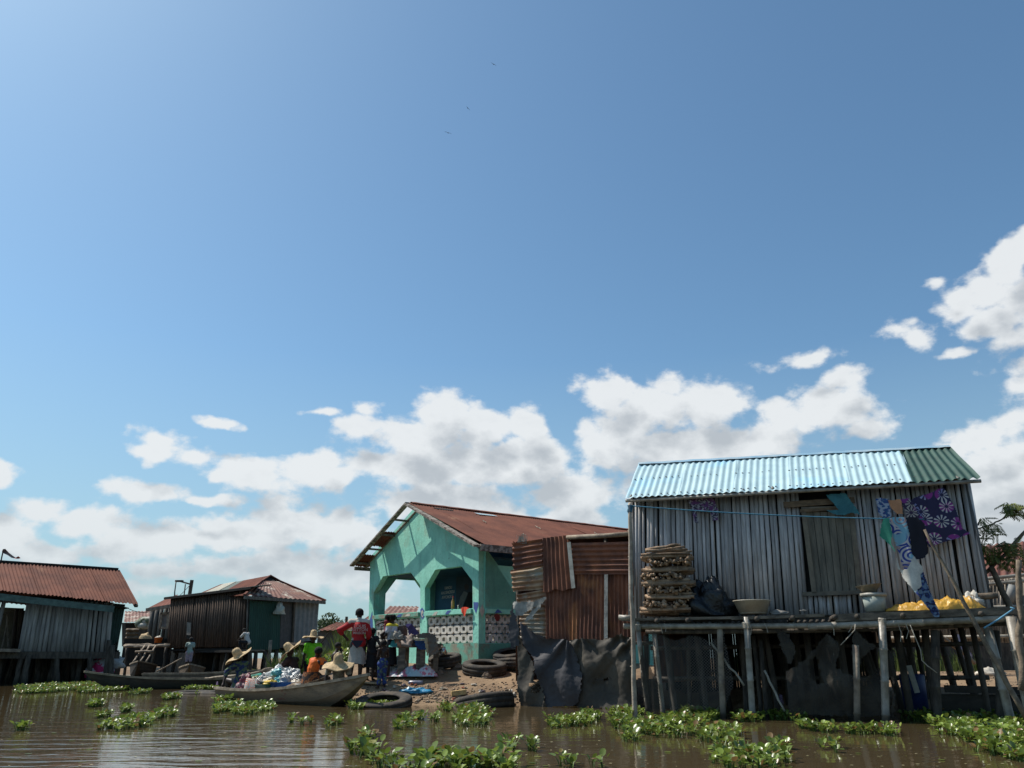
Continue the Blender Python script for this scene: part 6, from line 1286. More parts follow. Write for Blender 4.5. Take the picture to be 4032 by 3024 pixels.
# ================================================================== TYRES
def tyre(c, Ro, Rw, wid, Rt, label, tread=44, m='tyre', grp='old tyres on the bank'):
    t = MB(); prof = []; 
    ring = [(Rw, -wid*.30), (Rw+.03, -wid*.42), ((Ro+Rw)/2, -wid*.52), (Ro-.05, -wid*.48), (Ro-.01, -wid*.40), (Ro, -wid*.2), (Ro-.008, -wid*.19), (Ro-.008, -wid*.15), (Ro+.003, -wid*.14), (Ro+.003, wid*.14), (Ro-.008, wid*.15), (Ro-.008, wid*.19), (Ro, wid*.2), (Ro-.01, wid*.40), (Ro-.05, wid*.48), ((Ro+Rw)/2, wid*.52), (Rw+.03, wid*.42), (Rw, wid*.30), (Rw+.02, wid*.28), (Ro-.07, wid*.36), (Ro-.07, -wid*.36), (Rw+.02, -wid*.28), (Rw, -wid*.30)]
    n = tread*2; vs = []; fs = []; k = len(ring)
    for i, (r, z) in enumerate(ring):
        for j in range(n):
            a = 2*pi*j/n; rr = r
            if i in (3, 4, 13, 14) and j % 2: rr -= .022
            q = Vector((rr*cos(a), rr*sin(a), z)); vs.append(Vector(c)+(Rt @ q if Rt else q))
    for i in range(k-1):
        for j in range(n): j2 = (j+1) % n; fs.append((i*n+j, i*n+j2, (i+1)*n+j2, (i+1)*n+j))
    t.add(vs, fs); return tag(t.build('tyre', M[m], smooth=True), label, 'tyre', grp)
RX = lambda a: Matrix.Rotation(a, 3, 'X'); RY = lambda a: Matrix.Rotation(a, 3, 'Y'); RZ = lambda a: Matrix.Rotation(a, 3, 'Z')
def gp(px, py, Y=0, up=0.):
    Y = 17.0
    while Y < 40:
        q = P(px, py, Y)
        if q.z <= max(0, gz(q.x, q.y)): break
        Y += .05
    q.z = max(0, gz(q.x, q.y))+up; return q
def tall(q, px, py): return P(px, py, q.y).z-q.z
c_ = gp(1904, 2668)+Vector((0, .55, 0)); tyre(Vector((c_.x, c_.y, gz(c_.x, c_.y-.3)+.17)), .56, .32, .28, RX(.17) @ RY(.03), 'big truck tyre lying flat on the mud in front of the house corner')
c_ = gp(2030, 2648)+Vector((0, .5, 0)); tyre(Vector((c_.x, c_.y, gz(c_.x, c_.y)+.12)), .54, .3, .26, RX(-.03), 'lower tyre of the pile partly hidden behind the left tarpaulins')
tyre(Vector((c_.x-.12, c_.y+.1, gz(c_.x, c_.y)+.34)), .48, .27, .2, RX(.24) @ RY(-.12), 'upper tyre tilted on the pile beside the big flat truck tyre')
c_ = gp(1745, 2640)+Vector((0, .45, 0)); tyre(Vector((c_.x, c_.y, gz(c_.x, c_.y)+.17)), .44, .24, .28, RX(.18) @ RY(-.10), 'thick dark tyre lying behind the washing table')
c_ = P(1905, 2762, 18.45); tyre(Vector((c_.x, c_.y, .05)), .68, .38, .34, RX(-.12) @ RY(-.13), 'large tyre half sunk at the water edge below the bank', 50)
c_ = P(1512, 2752, 18.15); tyre(Vector((c_.x, c_.y, .08)), .62, .34, .22, RX(.20) @ RY(-.03), 'muddy tyre lying flat in the water at the bow of the trader boat', 50)
c_ = gp(1482, 2668)+Vector((0, .25, 0)); zc_ = gz(c_.x, c_.y)
for k, lab in enumerate(('bottom tyre of the stack behind the child in blue trousers', 'middle tyre of the stack behind the child in blue trousers', 'top tyre of the stack behind the child in blue trousers')):
    tyre(Vector((c_.x+R.uniform(-.03, .03), c_.y, zc_-.02+k*.25+.05)), .30, .17, .24, RX(R.uniform(-.06, .06)), lab, 30, grp='tyres stacked beside the bank')
for px, lab in ((760, 'sunken tyre rim breaking the water left of the trader boat, farther left one'), (862, 'sunken tyre rim touching the stern of the trader boat')):
    c_ = G(px, 2730); tyre(Vector((c_.x, c_.y, -.08)), .62, .36, .28, RX(.03), lab, 40, grp='sunken tyres')
m = MB()
for i in range(60):
    a = R.uniform(0, 6.28); r_ = R.uniform(0, .3); c_ = P(1512, 2752, 18.15); 
    hy_plant(m, Vector((c_.x+cos(a)*r_, c_.y+sin(a)*r_, .02)), .8) if i < 14 else None
m.build('tyre_plants', [M['leaf'], M['stem']], smooth=True); bpy.data.objects['tyre_plants'].name = 'water_plants'; tag(bpy.data.objects['water_plants'], kind='stuff')

# ================================================================== PEOPLE
def orient(yaw): return Matrix.Rotation(yaw, 3, 'Z')
def cap_(mb, a, b, r0, r1, n=12):
    a = Vector(a); b = Vector(b); mb.tube([a, a.lerp(b, .5), b], [r0, (r0+r1)/2, r1], n); mb.ball(a, r0, n, 8); mb.ball(b, r1, n, 8)
def remesh(mb, name, m, parent, vox):
    me = bpy.data.meshes.new('tmp'); off = parent_loc(parent); me.from_pydata([tuple(q-off) for q in mb.v], [], mb.f)
    o = bpy.data.objects.new('tmp', me); C.objects.link(o); md = o.modifiers.new('r', 'REMESH'); md.mode = 'VOXEL'; md.voxel_size = vox
    sm = o.modifiers.new('s', 'SMOOTH'); sm.factor = .5; sm.iterations = 2
    dg = bpy.context.evaluated_depsgraph_get(); nm = bpy.data.meshes.new_from_object(o.evaluated_get(dg)); bpy.data.objects.remove(o); bpy.data.meshes.remove(me)
    nm.name = name; nm.materials.clear(); nm.materials.append(m); nm.polygons.foreach_set('use_smooth', [True]*len(nm.polygons)); q = bpy.data.objects.new(name, nm); C.objects.link(q); q.parent = parent; return q
BASE = dict(pel=(0, 0, .53), wst=(0, 0, .62), chs=(0, 0, .75), nck=(0, 0, .83), hd=(0, .012, .925),
            sl=(-.105, 0, .80), sr=(.105, 0, .80), el=(-.14, -.01, .63), er=(.14, -.01, .63), hl=(-.15, .03, .48), hr=(.15, .03, .48),
            pl=(-.052, 0, .51), pr=(.052, 0, .51), kl=(-.06, .01, .28), kr=(.06, .01, .28), al=(-.06, 0, .045), ar=(.06, 0, .045))
def person(label, foot, yaw, H, pose=None, child=0., skirt=None, shirt=None, trousers=None, sleeve=.6, hat=None, look=0., braids=False, hair=True, bare_waist=False, strip=None, lean=None, seated=False):
    """figure faces +y before yaw; coordinates in units of H"""
    J = dict(BASE); J.update(pose or {}); RM = orient(yaw); foot = Vector(foot); t_ = thing('person', foot, label, 'person')
    def W(k, dx=0, dy=0, dz=0):
        v = J[k] if isinstance(k, str) else k; return foot+RM @ (Vector((v[0]+dx, v[1]+dy, v[2]+dz))*H)
    hs = 1+child*.28; wd = 1+child*.05
    mb = MB(); c = lambda a, b, r0, r1: cap_(mb, W(a), W(b), r0*H*wd, r1*H*wd)
    c('pel', 'wst', .075, .068); c('wst', 'chs', .068, .078); c('chs', 'nck', .070, .034); c('sl', 'sr', .042, .042); c('chs', 'sl', .055, .040); c('chs', 'sr', .055, .040)
    c('pl', 'pr', .062, .062)
    c('nck', 'hd', .031, .034)
    hd = W('hd'); hr_ = H*.062*hs; up_ = (W('hd')-W('nck')).normalized(); fw = RM @ Vector((sin(look), cos(look), 0)); fw = (fw-up_*fw.dot(up_)).normalized(); rt = fw.cross(up_); HM = Matrix((rt, fw, up_)).transposed()
    mb.ball(hd+up_*hr_*.22, (hr_*.86, hr_*1.02, hr_*1.02), 18, 14, HM); mb.ball(hd+fw*hr_*.30-up_*hr_*.55, (hr_*.60, hr_*.62, hr_*.72), 14, 10, HM)
    mb.ball(hd+fw*hr_*1.0-up_*hr_*.12, (hr_*.16, hr_*.2, hr_*.22), 8, 6, HM); mb.ball(hd+fw*hr_*.86-up_*hr_*.62, (hr_*.27, hr_*.16, hr_*.13), 8, 6, HM)
    for s_ in (-1, 1): mb.ball(hd+rt*hr_*.88*s_-up_*hr_*.05, (hr_*.12, hr_*.24, hr_*.32), 8, 6, HM); mb.ball(hd+rt*hr_*.36*s_+fw*hr_*.86+up_*hr_*.24, (hr_*.22, hr_*.14, hr_*.09), 8, 6, HM)
    for s_, sh_, e_, h_, p_, k_, a_ in ((-1, 'sl', 'el', 'hl', 'pl', 'kl', 'al'), (1, 'sr', 'er', 'hr', 'pr', 'kr', 'ar')):
        c(sh_, e_, .033, .025); c(e_, h_, .026, .017); c(p_, k_, .062, .042); c(k_, a_, .040, .024)
        a0 = W(a_); ft = RM @ Vector((s_*.15, 1, 0)).normalized(); 
        if not seated: cap_(mb, a0-UP*H*.022, a0+ft*H*.085-UP*H*.030, .022*H, .015*H)
        hd_ = W(h_); dr_ = (hd_-W(e_)).normalized(); sd_ = dr_.cross(UP); sd_ = sd_.normalized() if sd_.length > .1 else RM @ Vector((0, 1, 0)); pn = dr_.cross(sd_)
        pm = hd_+dr_*H*.03; cap_(mb, hd_, pm, .019*H, .023*H, 8)
        for f_ in range(4):
            b0 = pm+sd_*(f_-1.5)*.0115*H; L_ = (.036, .044, .041, .032)[f_]*H; mid = b0+dr_*L_*.6; cap_(mb, b0, mid, .0068*H, .0062*H, 6); cap_(mb, mid, mid+(dr_*.8-pn*.6).normalized()*L_*.55, .0062*H, .005*H, 6)
        b0 = hd_+sd_*.016*H*s_; cap_(mb, b0, b0+(sd_*.7*s_+dr_*.7).normalized()*.034*H, .0075*H, .006*H, 6)
    remesh(mb, 'body', M['skin'], t_, .0085 if H > 1.2 else .007)
    if hair:
        mb = MB(); mb.ball(hd+up_*hr_*.34-fw*hr_*.10, (hr_*.98, hr_*1.05, hr_*.98), 20, 14, HM)
        if braids:
            for i in range(26): a = i*2.4; d = (rt*cos(a)+fw*sin(a)*.9+up_*R.uniform(-.3, .9)).normalized(); mb.tube([hd+up_*hr_*.4+d*hr_*.9, hd+up_*hr_*.35+d*hr_*1.35, hd+d*hr_*1.45-up_*hr_*.25], [hr_*.12, hr_*.10, hr_*.05], 5)
        mb.build('hair', M['hair'], t_, smooth=True)
    if shirt is not None:
        mb = MB(); q = lambda a, b, r0, r1: cap_(mb, W(a), W(b), r0*H*wd, r1*H*wd)
        q('pel' if not bare_waist else 'wst', 'wst', .090, .086); q('wst', 'chs', .086, .092); q('sl', 'sr', .054, .054); cap_(mb, W('chs'), W('chs').lerp(W('nck'), .7), .088*H, .052*H)
        if not bare_waist: cap_(mb, W('pel')-UP*.01*H, W('pel')+RM @ Vector((.03*H, 0, 0)), .092*H, .092*H)
        for s_, sh_, e_, h_ in ((-1, 'sl', 'el', 'hl'), (1, 'sr', 'er', 'hr')):
            A, B, D_ = W(sh_), W(e_), W(h_)
            if sleeve <= 1: cap_(mb, A, A.lerp(B, sleeve), .048*H, .044*H)
            else: cap_(mb, A, B, .048*H, .042*H); cap_(mb, B, B.lerp(D_, sleeve-1), .042*H, .034*H)
        # creases
        for i in range(len(mb.v)): mb.v[i] = mb.v[i]+Vector((1, 1, .3))*(.012*H*mn.noise(mb.v[i]*11)+.006*H*mn.noise(mb.v[i]*27))
        remesh(mb, 'shirt', shirt, t_, .010)
    if trousers is not None:
        mb = MB(); cap_(mb, W('pl'), W('pr'), .083*H, .083*H); cap_(mb, W('pel'), W('wst'), .082*H, .074*H)
        for p_, k_, a_ in (('pl', 'kl', 'al'), ('pr', 'kr', 'ar')):
            cap_(mb, W(p_), W(k_), .074*H, .056*H); 
            if trousers[1] > 0: cap_(mb, W(k_), W(k_).lerp(W(a_), trousers[1]), .056*H, .048*H)
        for i in range(len(mb.v)): mb.v[i] = mb.v[i]+Vector((1, 1, .2))*.012*H*mn.noise(mb.v[i]*12)
        remesh(mb, 'trousers', trousers[0], t_, .010)
    if skirt is not None:
        mt_, z1, z0, r1, r0 = skirt; mb = MB(); n = 40; vs = []; k = 12
        for i in range(k+1):
            t = i/k; z = z1+(z0-z1)*t; r_ = (r1+(r0-r1)*t)
            for j in range(n):
                a = 2*pi*j/n; rr = r_*(1+.06*t*sin(a*7+1)+.05*t*sin(a*11)); vs.append(foot+RM @ Vector((rr*cos(a)*H+J['pel'][0]*H, (rr*.78*sin(a)+J['pel'][1]*(1-t))*H, z*H+.01*sin(a*3)*t)))
        mb.add(vs, [(i*n+j, (i+1)*n+j, (i+1)*n+(j+1) % n, i*n+(j+1) % n) for i in range(k) for j in range(n)]); mb.build('skirt', mt_, t_, smooth=True)
    if hat:
        tilt, hsz, droop = hat; mb = MB(); Rr = Matrix.Rotation(tilt[1], 3, 'Y') @ Matrix.Rotation(tilt[0], 3, 'X'); b0 = hd+up_*hr_*.55; s_ = hsz
        prof = [(.001, .19), (.05, .185), (.085, .15), (.095, .08), (.105, .02), (.125, 0), (.20, -.005-droop*.3), (.27, .0-droop*.75), (.30, .01-droop), (.298, .0-droop), (.2, -.018-droop*.3), (.105, -.012)]
        n = 40; vs = []
        for (r_, z_) in prof:
            for j in range(n):
                a = 2*pi*j/n; w_ = 1+(.05*sin(a*2+1) if r_ > .15 else .02*sin(a*3)); zz = z_+(.018*sin(a*3+tilt[0]*5)+.012*sin(a*5) if r_ > .15 else .006*sin(a*4)); vs.append(b0+Rr @ Vector((r_*w_*cos(a)*s_, r_*w_*sin(a)*s_, zz*s_)))
        mb.add(vs, [(i*n+j, i*n+(j+1) % n, (i+1)*n+(j+1) % n, (i+1)*n+j) for i in range(len(prof)-1) for j in range(n)]); mb.build('straw_hat', M['straw'], t_, smooth=True)
    return t_, W, RM
cl_ = lambda n, c, k=.8: plain(n, c, k=k)
# H man in the red shirt, seen from behind, left elbow raised with hand on hip
redm = mat('red_print_shirt', (.42, .012, .016), (.33, .01, .014), 3, rough=.75, mottle=.08)
f_ = gp(1398, 2688)
pH, W, RM = person('man seen from behind in a red printed shirt and pale grey wrap skirt, elbow out', f_, 0.06, tall(f_, 1410, 2398), dict(el=(-.27, -.01, .70), hl=(-.175, .03, .60), er=(.155, .0, .64), hr=(.13, .07, .54), al=(-.075, 0, .045), hd=(.0, .01, .93)), shirt=redm, sleeve=1.35,
                    skirt=(cl_('pale_grey_skirt', (.40, .39, .38)), .60, .245, .088, .125))
m = MB(); cap_(m, W((-.115, 0, .815)), W((.115, 0, .815)), .088, .088); cap_(m, W((0, -.005, .80)), W((0, -.005, .845)), .105, .075); 
m.v = m.v; remesh(m, 'yoke', cl_('cream_yoke', (.52, .50, .46)), pH, .012)
m = MB(); vs = [W((.02+x_, -.122, z_)) for x_, z_ in ((-.10, .565), (.075, .56), (.04, .50), (-.01, .455), (-.04, .48))]; m.poly(vs, .02, -(RM @ Vector((0, -1, 0)))*-1); m.build('navy_shirt_tail', cl_('navy_tail', (.018, .018, .04)), pH)
for body, dz, dx, sz in (('LOUIS', .735, .03, .125), ('VUITTON', .69, .02, .115), ('MAISON', .648, .03, .095)):
    text(body, sz*.86, W((dx, -.0985+(.003 if dz > .7 else -.001), dz)), RM @ Vector((1, 0, 0)), RM @ Vector((0, -1, 0)), plain('shirt_lettering_white', (.55, .42, .42)), pH, 'shirt_lettering', .004)
# I dark child at his right
person('child in a black dress standing just right of the man in red, hand on hip', gp(1455, 2682), -.3, tall(gp(1455, 2682), 1455, 2474), dict(er=(.21, -.01, .66), hr=(.13, .04, .55)), child=.4, shirt=cl_('black_dress', (.010, .009, .012)), sleeve=.1, skirt=(MATS['black_dress'], .60, .24, .09, .15))
# J woman yellow/white top
person('woman with braided hair in a yellow and white top near the tyre stack', gp(1535, 2662), 1.15, tall(gp(1535, 2662), 1530, 2420), dict(er=(.13, .0, .64), hr=(.12, .06, .52), el=(-.13, .04, .66), hl=(-.05, .14, .62)), shirt=mat('yellow_white_top', (.66, .52, .03), (.66, .52, .03), 1), sleeve=.55, bare_waist=True, braids=True,
        skirt=(cl_('black_skirt', (.014, .013, .016)), .62, .18, .085, .12))
J_ = bpy.data.objects.get('yellow_white_top')
m = bpy.data.materials['yellow_white_top']; t = NT(m.node_tree); z_ = t.n('ShaderNodeSeparateXYZ'); t.put(z_.inputs[0], t.n('ShaderNodeTexCoord').outputs['Object']); b = m.node_tree.nodes['Principled BSDF']; t.put(b.inputs['Base Color'], t.mix(t.maprange(z_.outputs[2], 1.16, 1.18), (.56, .56, .60), (.66, .52, .03)))
person('small child held at the hip of the woman in yellow, arm stretched out', gp(1514, 2662)+UP*.62, 1.3, .82, dict(el=(-.18, .10, .78), hl=(-.16, .26, .72), er=(.10, .12, .72), hr=(.06, .2, .68), kl=(-.09, .14, .42), kr=(.09, .14, .42), al=(-.09, .08, .24), ar=(.09, .08, .24)), child=.8, shirt=cl_('dark_pink_vest', (.22, .03, .06)), sleeve=.2)
# L child in patterned blue trousers
person('bare-chested child in long blue and green patterned trousers with folded arms at the bow', gp(1502, 2714), .75, tall(gp(1502, 2714), 1505, 2522), dict(el=(-.14, .01, .66), hl=(.03, .10, .60), er=(.14, .01, .66), hr=(-.04, .11, .63), al=(-.075, .02, .045), ar=(.07, -.01, .045)), child=.7, trousers=(print_mat('blue_green_print', (.02, .028, .12), [(.10, .17, .12), (.02, .05, .22)], 9, 'blotch'), .72))
# C person in bright green shirt
person('person in a bright green t-shirt and straw hat standing behind the trader boat', Vector((P(1222, 2660, 21.6).x, 21.6, .12)), pi+.02, 1.48, dict(el=(-.15, .0, .63), hl=(-.155, .03, .47)), shirt=mat('neon_green_shirt', (.25, .85, .04), (.22, .78, .03), 4, trans=.35), sleeve=.55, trousers=(cl_('black_trousers', (.012, .012, .015)), 1.0), hat=((.02, 0.03), .9, .03), child=.2, hair=False)
# A woman at the stern reaching down
sitp = dict(pel=(0, 0, .24), wst=(0, .03, .34), chs=(0, .09, .46), nck=(0, .13, .54), hd=(0, .19, .62), sl=(-.105, .10, .51), sr=(.105, .10, .51), pl=(-.05, .02, .22), pr=(.05, .02, .22), kl=(-.11, .24, .26), kr=(.11, .24, .26), al=(-.10, .20, .04), ar=(.10, .20, .04), el=(-.15, .20, .38), er=(.15, .20, .38), hl=(-.12, .32, .30), hr=(.12, .32, .30))
def seatp(**k): d = dict(sitp); d.update(k); return d
q = P(958, 2640, 21.6)
person('woman in a dark blue dress under a tilted straw hat reaching down over the stern', Vector((q.x, q.y, .02)), .9, 1.62, seatp(hd=(-.02, .13, .60), el=(-.22, .12, .40), hl=(-.30, .06, .22), sl=(-.11, .09, .50)), shirt=print_mat('dark_blue_print', (.010, .016, .06), [(.012, .03, .10), (.08, .12, .06)], 14, 'blotch'), sleeve=1.35, skirt=(MATS['dark_blue_print'], .32, .02, .12, .22), hat=((.28, -.50), 1.2, .0), seated=True, hair=False)
m = MB(); A = P(938, 2650, 21.5); m.branch(A, P(926, 2690, 21.4), .05, .045, 8, .0, 3); 
# B person at the back of the heap with hat
q = P(1165, 2640, 21.3)
person('dark-clothed person under a straw hat seated behind the clear bags', Vector((q.x, q.y, .12)), 1.2, 1.62, seatp(hd=(0, .14, .635)), shirt=cl_('dark_brown_top', (.03, .012, .012)), sleeve=1.0, skirt=(MATS['black_dress'], .32, .02, .12, .2), hat=((.15, -.72), 1.1, .02), seated=True, hair=False)
# D orange shirt
q = P(1222, 2690, 19.9)
person('person in a vivid orange top seen from behind, sitting in the boat and reaching right', Vector((q.x, q.y, .10)), -.6, 1.62, seatp(hd=(0.03, .08, .64), nck=(0, .07, .55), chs=(0, .05, .46), er=(.25, .10, .46), hr=(.36, .16, .46)), shirt=mat('orange_top', (.72, .16, .012), (.6, .11, .01), 4, rough=.7), sleeve=.25, skirt=(print_mat('brown_orange_print', (.03, .015, .01), [(.42, .14, .03)], 9, 'fan'), .36, .02, .13, .2), seated=True)
# E front person bent under a wide hat
q = P(1332, 2708, 18.9)
person('person in a cream checked blouse bending forward under a wide drooping straw hat', Vector((q.x, q.y, .06)), pi+.1, 1.6, seatp(chs=(0, .08, .42), nck=(0, .16, .47), hd=(0, .20, .50), sl=(-.12, .13, .47), sr=(.12, .13, .47), el=(-.16, .17, .34), er=(.16, .17, .34), hl=(-.15, .22, .20), hr=(.15, .22, .20)), shirt=print_mat('cream_dark_check', (.36, .32, .24), [(.06, .045, .035), (.30, .27, .2)], 16, 'ring'), sleeve=.6, skirt=(cl_('brown_skirt', (.05, .035, .025)), .3, .02, .12, .2), hat=((.30, .0), 1.15, .06), seated=True, hair=False)
# F, G children behind
q = P(1310, 2640, 24.5); g0 = .12
person('bare-chested child sitting upright behind the boats, hands raised to the chin', Vector((q.x, q.y, g0+.35)), -.9, 1.30, seatp(hd=(-.02, .10, .66), nck=(0, .06, .56), chs=(0, .03, .46), hl=(-.04, .17, .56), hr=(.04, .17, .56), el=(-.14, .13, .42), er=(.14, .13, .42)), child=.7, trousers=(cl_('charcoal_shorts', (.02, .02, .022)), 0.), seated=True)
q = P(1290, 2650, 23.9)
person('child bending low with head down just in front of the bare-chested sitting child', Vector((q.x, q.y, g0)), 1.9, 1.25, seatp(hd=(0, .16, .55), el=(-.14, .2, .34), er=(.14, .2, .34)), child=.7, shirt=cl_('black_vest', (.015, .013, .015)), sleeve=.1, seated=True)
m = MB(); A, B = Vector((-6.9, 24.3, 0)), Vector((-4.9, 23.9, 0)); m.box((A+B)/2+UP*.10, (2.3, .8, .42)); m.box((A+B)/2+UP*.35, (2.5, .95, .05)); tag(m.build('dark_raft', M['hulldark']), 'low dark raft on which the two children sit behind the trader boat', 'raft')
m = MB(); m.branch(P(1253, 2548, 22.3), P(1293, 2492, 22.3), .02, .02, 6, .004, 3); tag(m.build('dark_pole', M['dark']), 'dark pole slanting up beside the person in bright green', 'pole')
# M child on the far boat
q = P(738, 2632, 38.2)
person('child in a pale blue shirt and striped shorts standing in the small brown boat', Vector((q.x, q.y, q.z)), .1, 1.36, dict(el=(-.16, .0, .66), hl=(-.13, .06, .55)), child=.5, shirt=cl_('pale_blue_shirt', (.30, .40, .40)), sleeve=.5, trousers=(print_mat('pale_stripe', (.34, .28, .32), [(.22, .2, .28)], 5, 'blotch'), .15))
# N person in white in the gap
q = oq(972, 2556, .9)
person('person in a white shirt half hidden in the gap between lean-to and green corrugated front', Vector((q.x, q.y, 1.42)), 1.2, 1.45, seatp(), shirt=cl_('white_shirt', (.55, .55, .56)), sleeve=.8, trousers=(MATS['black_trousers'], .9), seated=True)
m = MB(); A = oq(972, 2556, .9); m.beam(Vector((A.x-.6, A.y, 1.36)), Vector((A.x+.8, A.y+.2, 1.36)), .9, .08); tag(m.build('gap_plank', M['plank']), 'short dark plank spanning the gap before the hip-roofed house', 'plank')

# ================================================================== TABLE AND CLUTTER ON THE BANK
tb = thing('work_table', gp(1660, 2640, 20.6), 'rough wooden table with square post legs piled with clothes before the porch', 'table')
tq = gp(1650, 2640); zt = P(1650, 2545, 20.6).z
for px, Y, w_ in ((1582, 20.2, .17), (1650, 20.3, .14), (1664, 20.25, .12), (1716, 20.6, .12), (1600, 21.2, .12), (1720, 21.3, .12)):
    m = MB(); q = P(px, 2600, Y); q.z = gz(q.x, Y); m.box(Vector((q.x, Y, (q.z-.1+zt)/2)), (w_, .12, zt-q.z+.1)); m.build('leg', M['plank'], tb)
A, B = P(1568, 2548, 20.6), P(1736, 2546, 20.6); m = MB(); m.box(Vector(((A.x+B.x)/2, 20.75, zt+.03)), (B.x-A.x, 1.25, .06)); m.build('top', M['post'], tb)
m = MB(); m.tube([P(1690, 2572, 20.2), P(1744, 2546, 20.2)], .03, 7); m.build('brace', M['stick'], tb)
nF = Vector((0, -1, 0))
def flat_cloth(name, pl, Y, m, label, fold=.05, seed=0, freq=3.): mb = MB(); cloth_px(mb, pl, Vector((0, Y, 0)), nF, 3, fold, freq, seed, crease=.02); return tag(mb.build(name, m, smooth=True), label, 'cloth')
flat_cloth('grey_blanket', [(1640, 2498), (1668, 2492), (1704, 2494), (1716, 2505), (1726, 2546), (1728, 2572), (1700, 2580), (1690, 2592), (1684, 2560), (1680, 2515), (1645, 2512)], 19.95, plain('taupe_blanket', (.15, .13, .115)), 'taupe blanket draped over the right end of the work table', seed=1)
flat_cloth('cream_edge_cloth', [(1612, 2508), (1640, 2514), (1672, 2514), (1682, 2510), (1688, 2560), (1684, 2592), (1678, 2560), (1672, 2524), (1640, 2524)], 19.90, plain('cream_cloth', (.45, .38, .26)), 'cream cloth edge showing under the taupe blanket', seed=2)
flat_cloth('blue_tarp', [(1632, 2522), (1680, 2522), (1680, 2560), (1650, 2556), (1636, 2540)], 20.1, plain('blue_sheet', (.015, .06, .20)), 'bright blue sheet tucked below the taupe blanket', seed=3)
flat_cloth('violet_cloth', [(1595, 2462), (1620, 2456), (1632, 2468), (1652, 2494), (1630, 2505), (1612, 2506), (1606, 2480)], 20.5, plain('violet_cloth', (.07, .05, .16)), 'violet cloth heaped upright at the middle of the work table', seed=4)
flat_cloth('brown_cloth', [(1560, 2468), (1596, 2462), (1606, 2480), (1602, 2520), (1590, 2552), (1566, 2552), (1570, 2500)], 20.45, mat('rust_brown_cloth', (.17, .075, .05), (.10, .06, .05), 3), 'rust brown cloth hanging at the left of the work table', seed=5)
flat_cloth('lilac_strip', [(1596, 2462), (1606, 2456), (1620, 2458), (1606, 2470)], 20.4, plain('lilac_strip', (.28, .18, .45)), 'small lilac strip on top of the violet cloth', seed=6)
for (px, py, s_, c3_, lab, sd_) in ((1575, 2534, .16, (.45, .20, .12), 'orange-brown crumple of clothes at the left table edge', 1), (1610, 2540, .2, (.25, .20, .18), 'grey-brown crumple of clothes on the middle of the table', 2), (1564, 2500, .15, (.35, .33, .30), 'pale crumpled cloth hanging beside the brown cloth', 3), (1560, 2530, .14, (.05, .26, .26), 'teal crumpled cloth under the pale one', 4), (1640, 2540, .14, (.05, .04, .04), 'black crumpled cloth in front of the blue sheet', 5)):
    q = P(px, py+8, 20.25); m = MB(); heap(m, Vector((q.x, q.y, max(zt-.02, q.z-.05))), s_*1.1, s_, s_*1.1, sd_+40, 22, 10, .45); tag(m.build('crumpled_cloth', plain('crumpled_%d' % sd_, c3_), smooth=True), lab, 'clothes', 'clothes piled on the table')
q = gp(1645, 2665, 19.9); m = MB(); crumple(m, q+Vector((-.12, .1, .0)), 1.2, .7, .30, Vector((1, 0, 0)), 51, 90, 40); tag(m.build('pink_sheet', print_mat('pink_white_stripe', (.62, .60, .62), [(.58, .16, .22), (.40, .50, .52)], 4.5, 'blotch'), smooth=True), 'crumpled pink and white sheet lying on the mud before the table', 'sheet')
q = gp(1560, 2655, 20.1); m = MB(); heap(m, q, .26, .22, .34, 53, 30, 12, .42); tag(m.build('grey_sack', mat('grey_white_sack', (.42, .42, .41), (.15, .15, .15), 7, lo=.45, hi=.55), smooth=True), 'grey and white crumpled sack left of the pink sheet', 'sack')
q = gp(1712, 2648, 20.3); m = MB(); Rz = RZ(.15)
for dx in (-.17, 0, .17): pass
m.box(q+UP*.10, (.42, .2, .03), Rz); m.box(q+UP*.0, (.42, .2, .03), Rz)
for dx in (-.195, 0, .195): m.box(q+UP*.05+Rz @ Vector((dx, 0, 0)), (.03, .2, .08), Rz)
tag(m.build('hollow_block', plain('concrete_block', (.16, .14, .12))), 'hollow concrete block lying in front of the dark tyre', 'block')
q = P(1742, 2566, 20.5); m = MB(); m.lathe([(.001, -.08), (.08, -.06), (.10, 0), (.10, .10), (.09, .10), (.001, -.05)], q, 20, RY(1.2)); tag(m.build('metal_pot', mat('aluminium', (.5, .5, .5), rough=.25, metal=.9), smooth=True), 'shiny round metal pot tipped on its side right of the table', 'pot')
for (px, py, Y, s_, lab) in ((1915, 2668, 20.0, .13, 'squarish brown stone leaning on the big flat truck tyre'), (1733, 2655, 20.1, .10, 'pointed stone right of the hollow block'), (1800, 2632, 20.6, .16, 'flat brown stone between the dark tyre and the big flat one'), (1820, 2612, 21.0, .28, 'long low kerb stone at the foot of the turquoise wall')):
    q = gp(px, py, Y); m = MB(); heap(m, q, s_, s_*.7, s_*.9, int(px), 12, 6, .3); tag(m.build('stone', plain('brown_stone', (.20, .155, .12))), lab, 'stone')
m = MB(); q = gp(1632, 2694, 19.35, .03); m.tube([q-Vector((.16, 0, 0)), q-Vector((.12, 0, 0)), q+Vector((.12, 0, 0)), q+Vector((.2, 0, 0))], [.012, .05, .05, .045], 10); tag(m.build('plastic_bottle', mat('bluish_bottle', (.22, .24, .34), rough=.25), smooth=True), 'bluish plastic bottle lying on the mud at the water side', 'bottle')
m = MB(); q = gp(1640, 2728); q.z = max(q.z, .03); heap(m, q, .34, .12, .10, 61, 30, 8, .45); tag(m.build('blue_bag', mat('azure_film', (.03, .27, .52), rough=.35, bump=1), smooth=True), 'azure blue plastic bag at the water edge behind the hyacinth', 'bag')
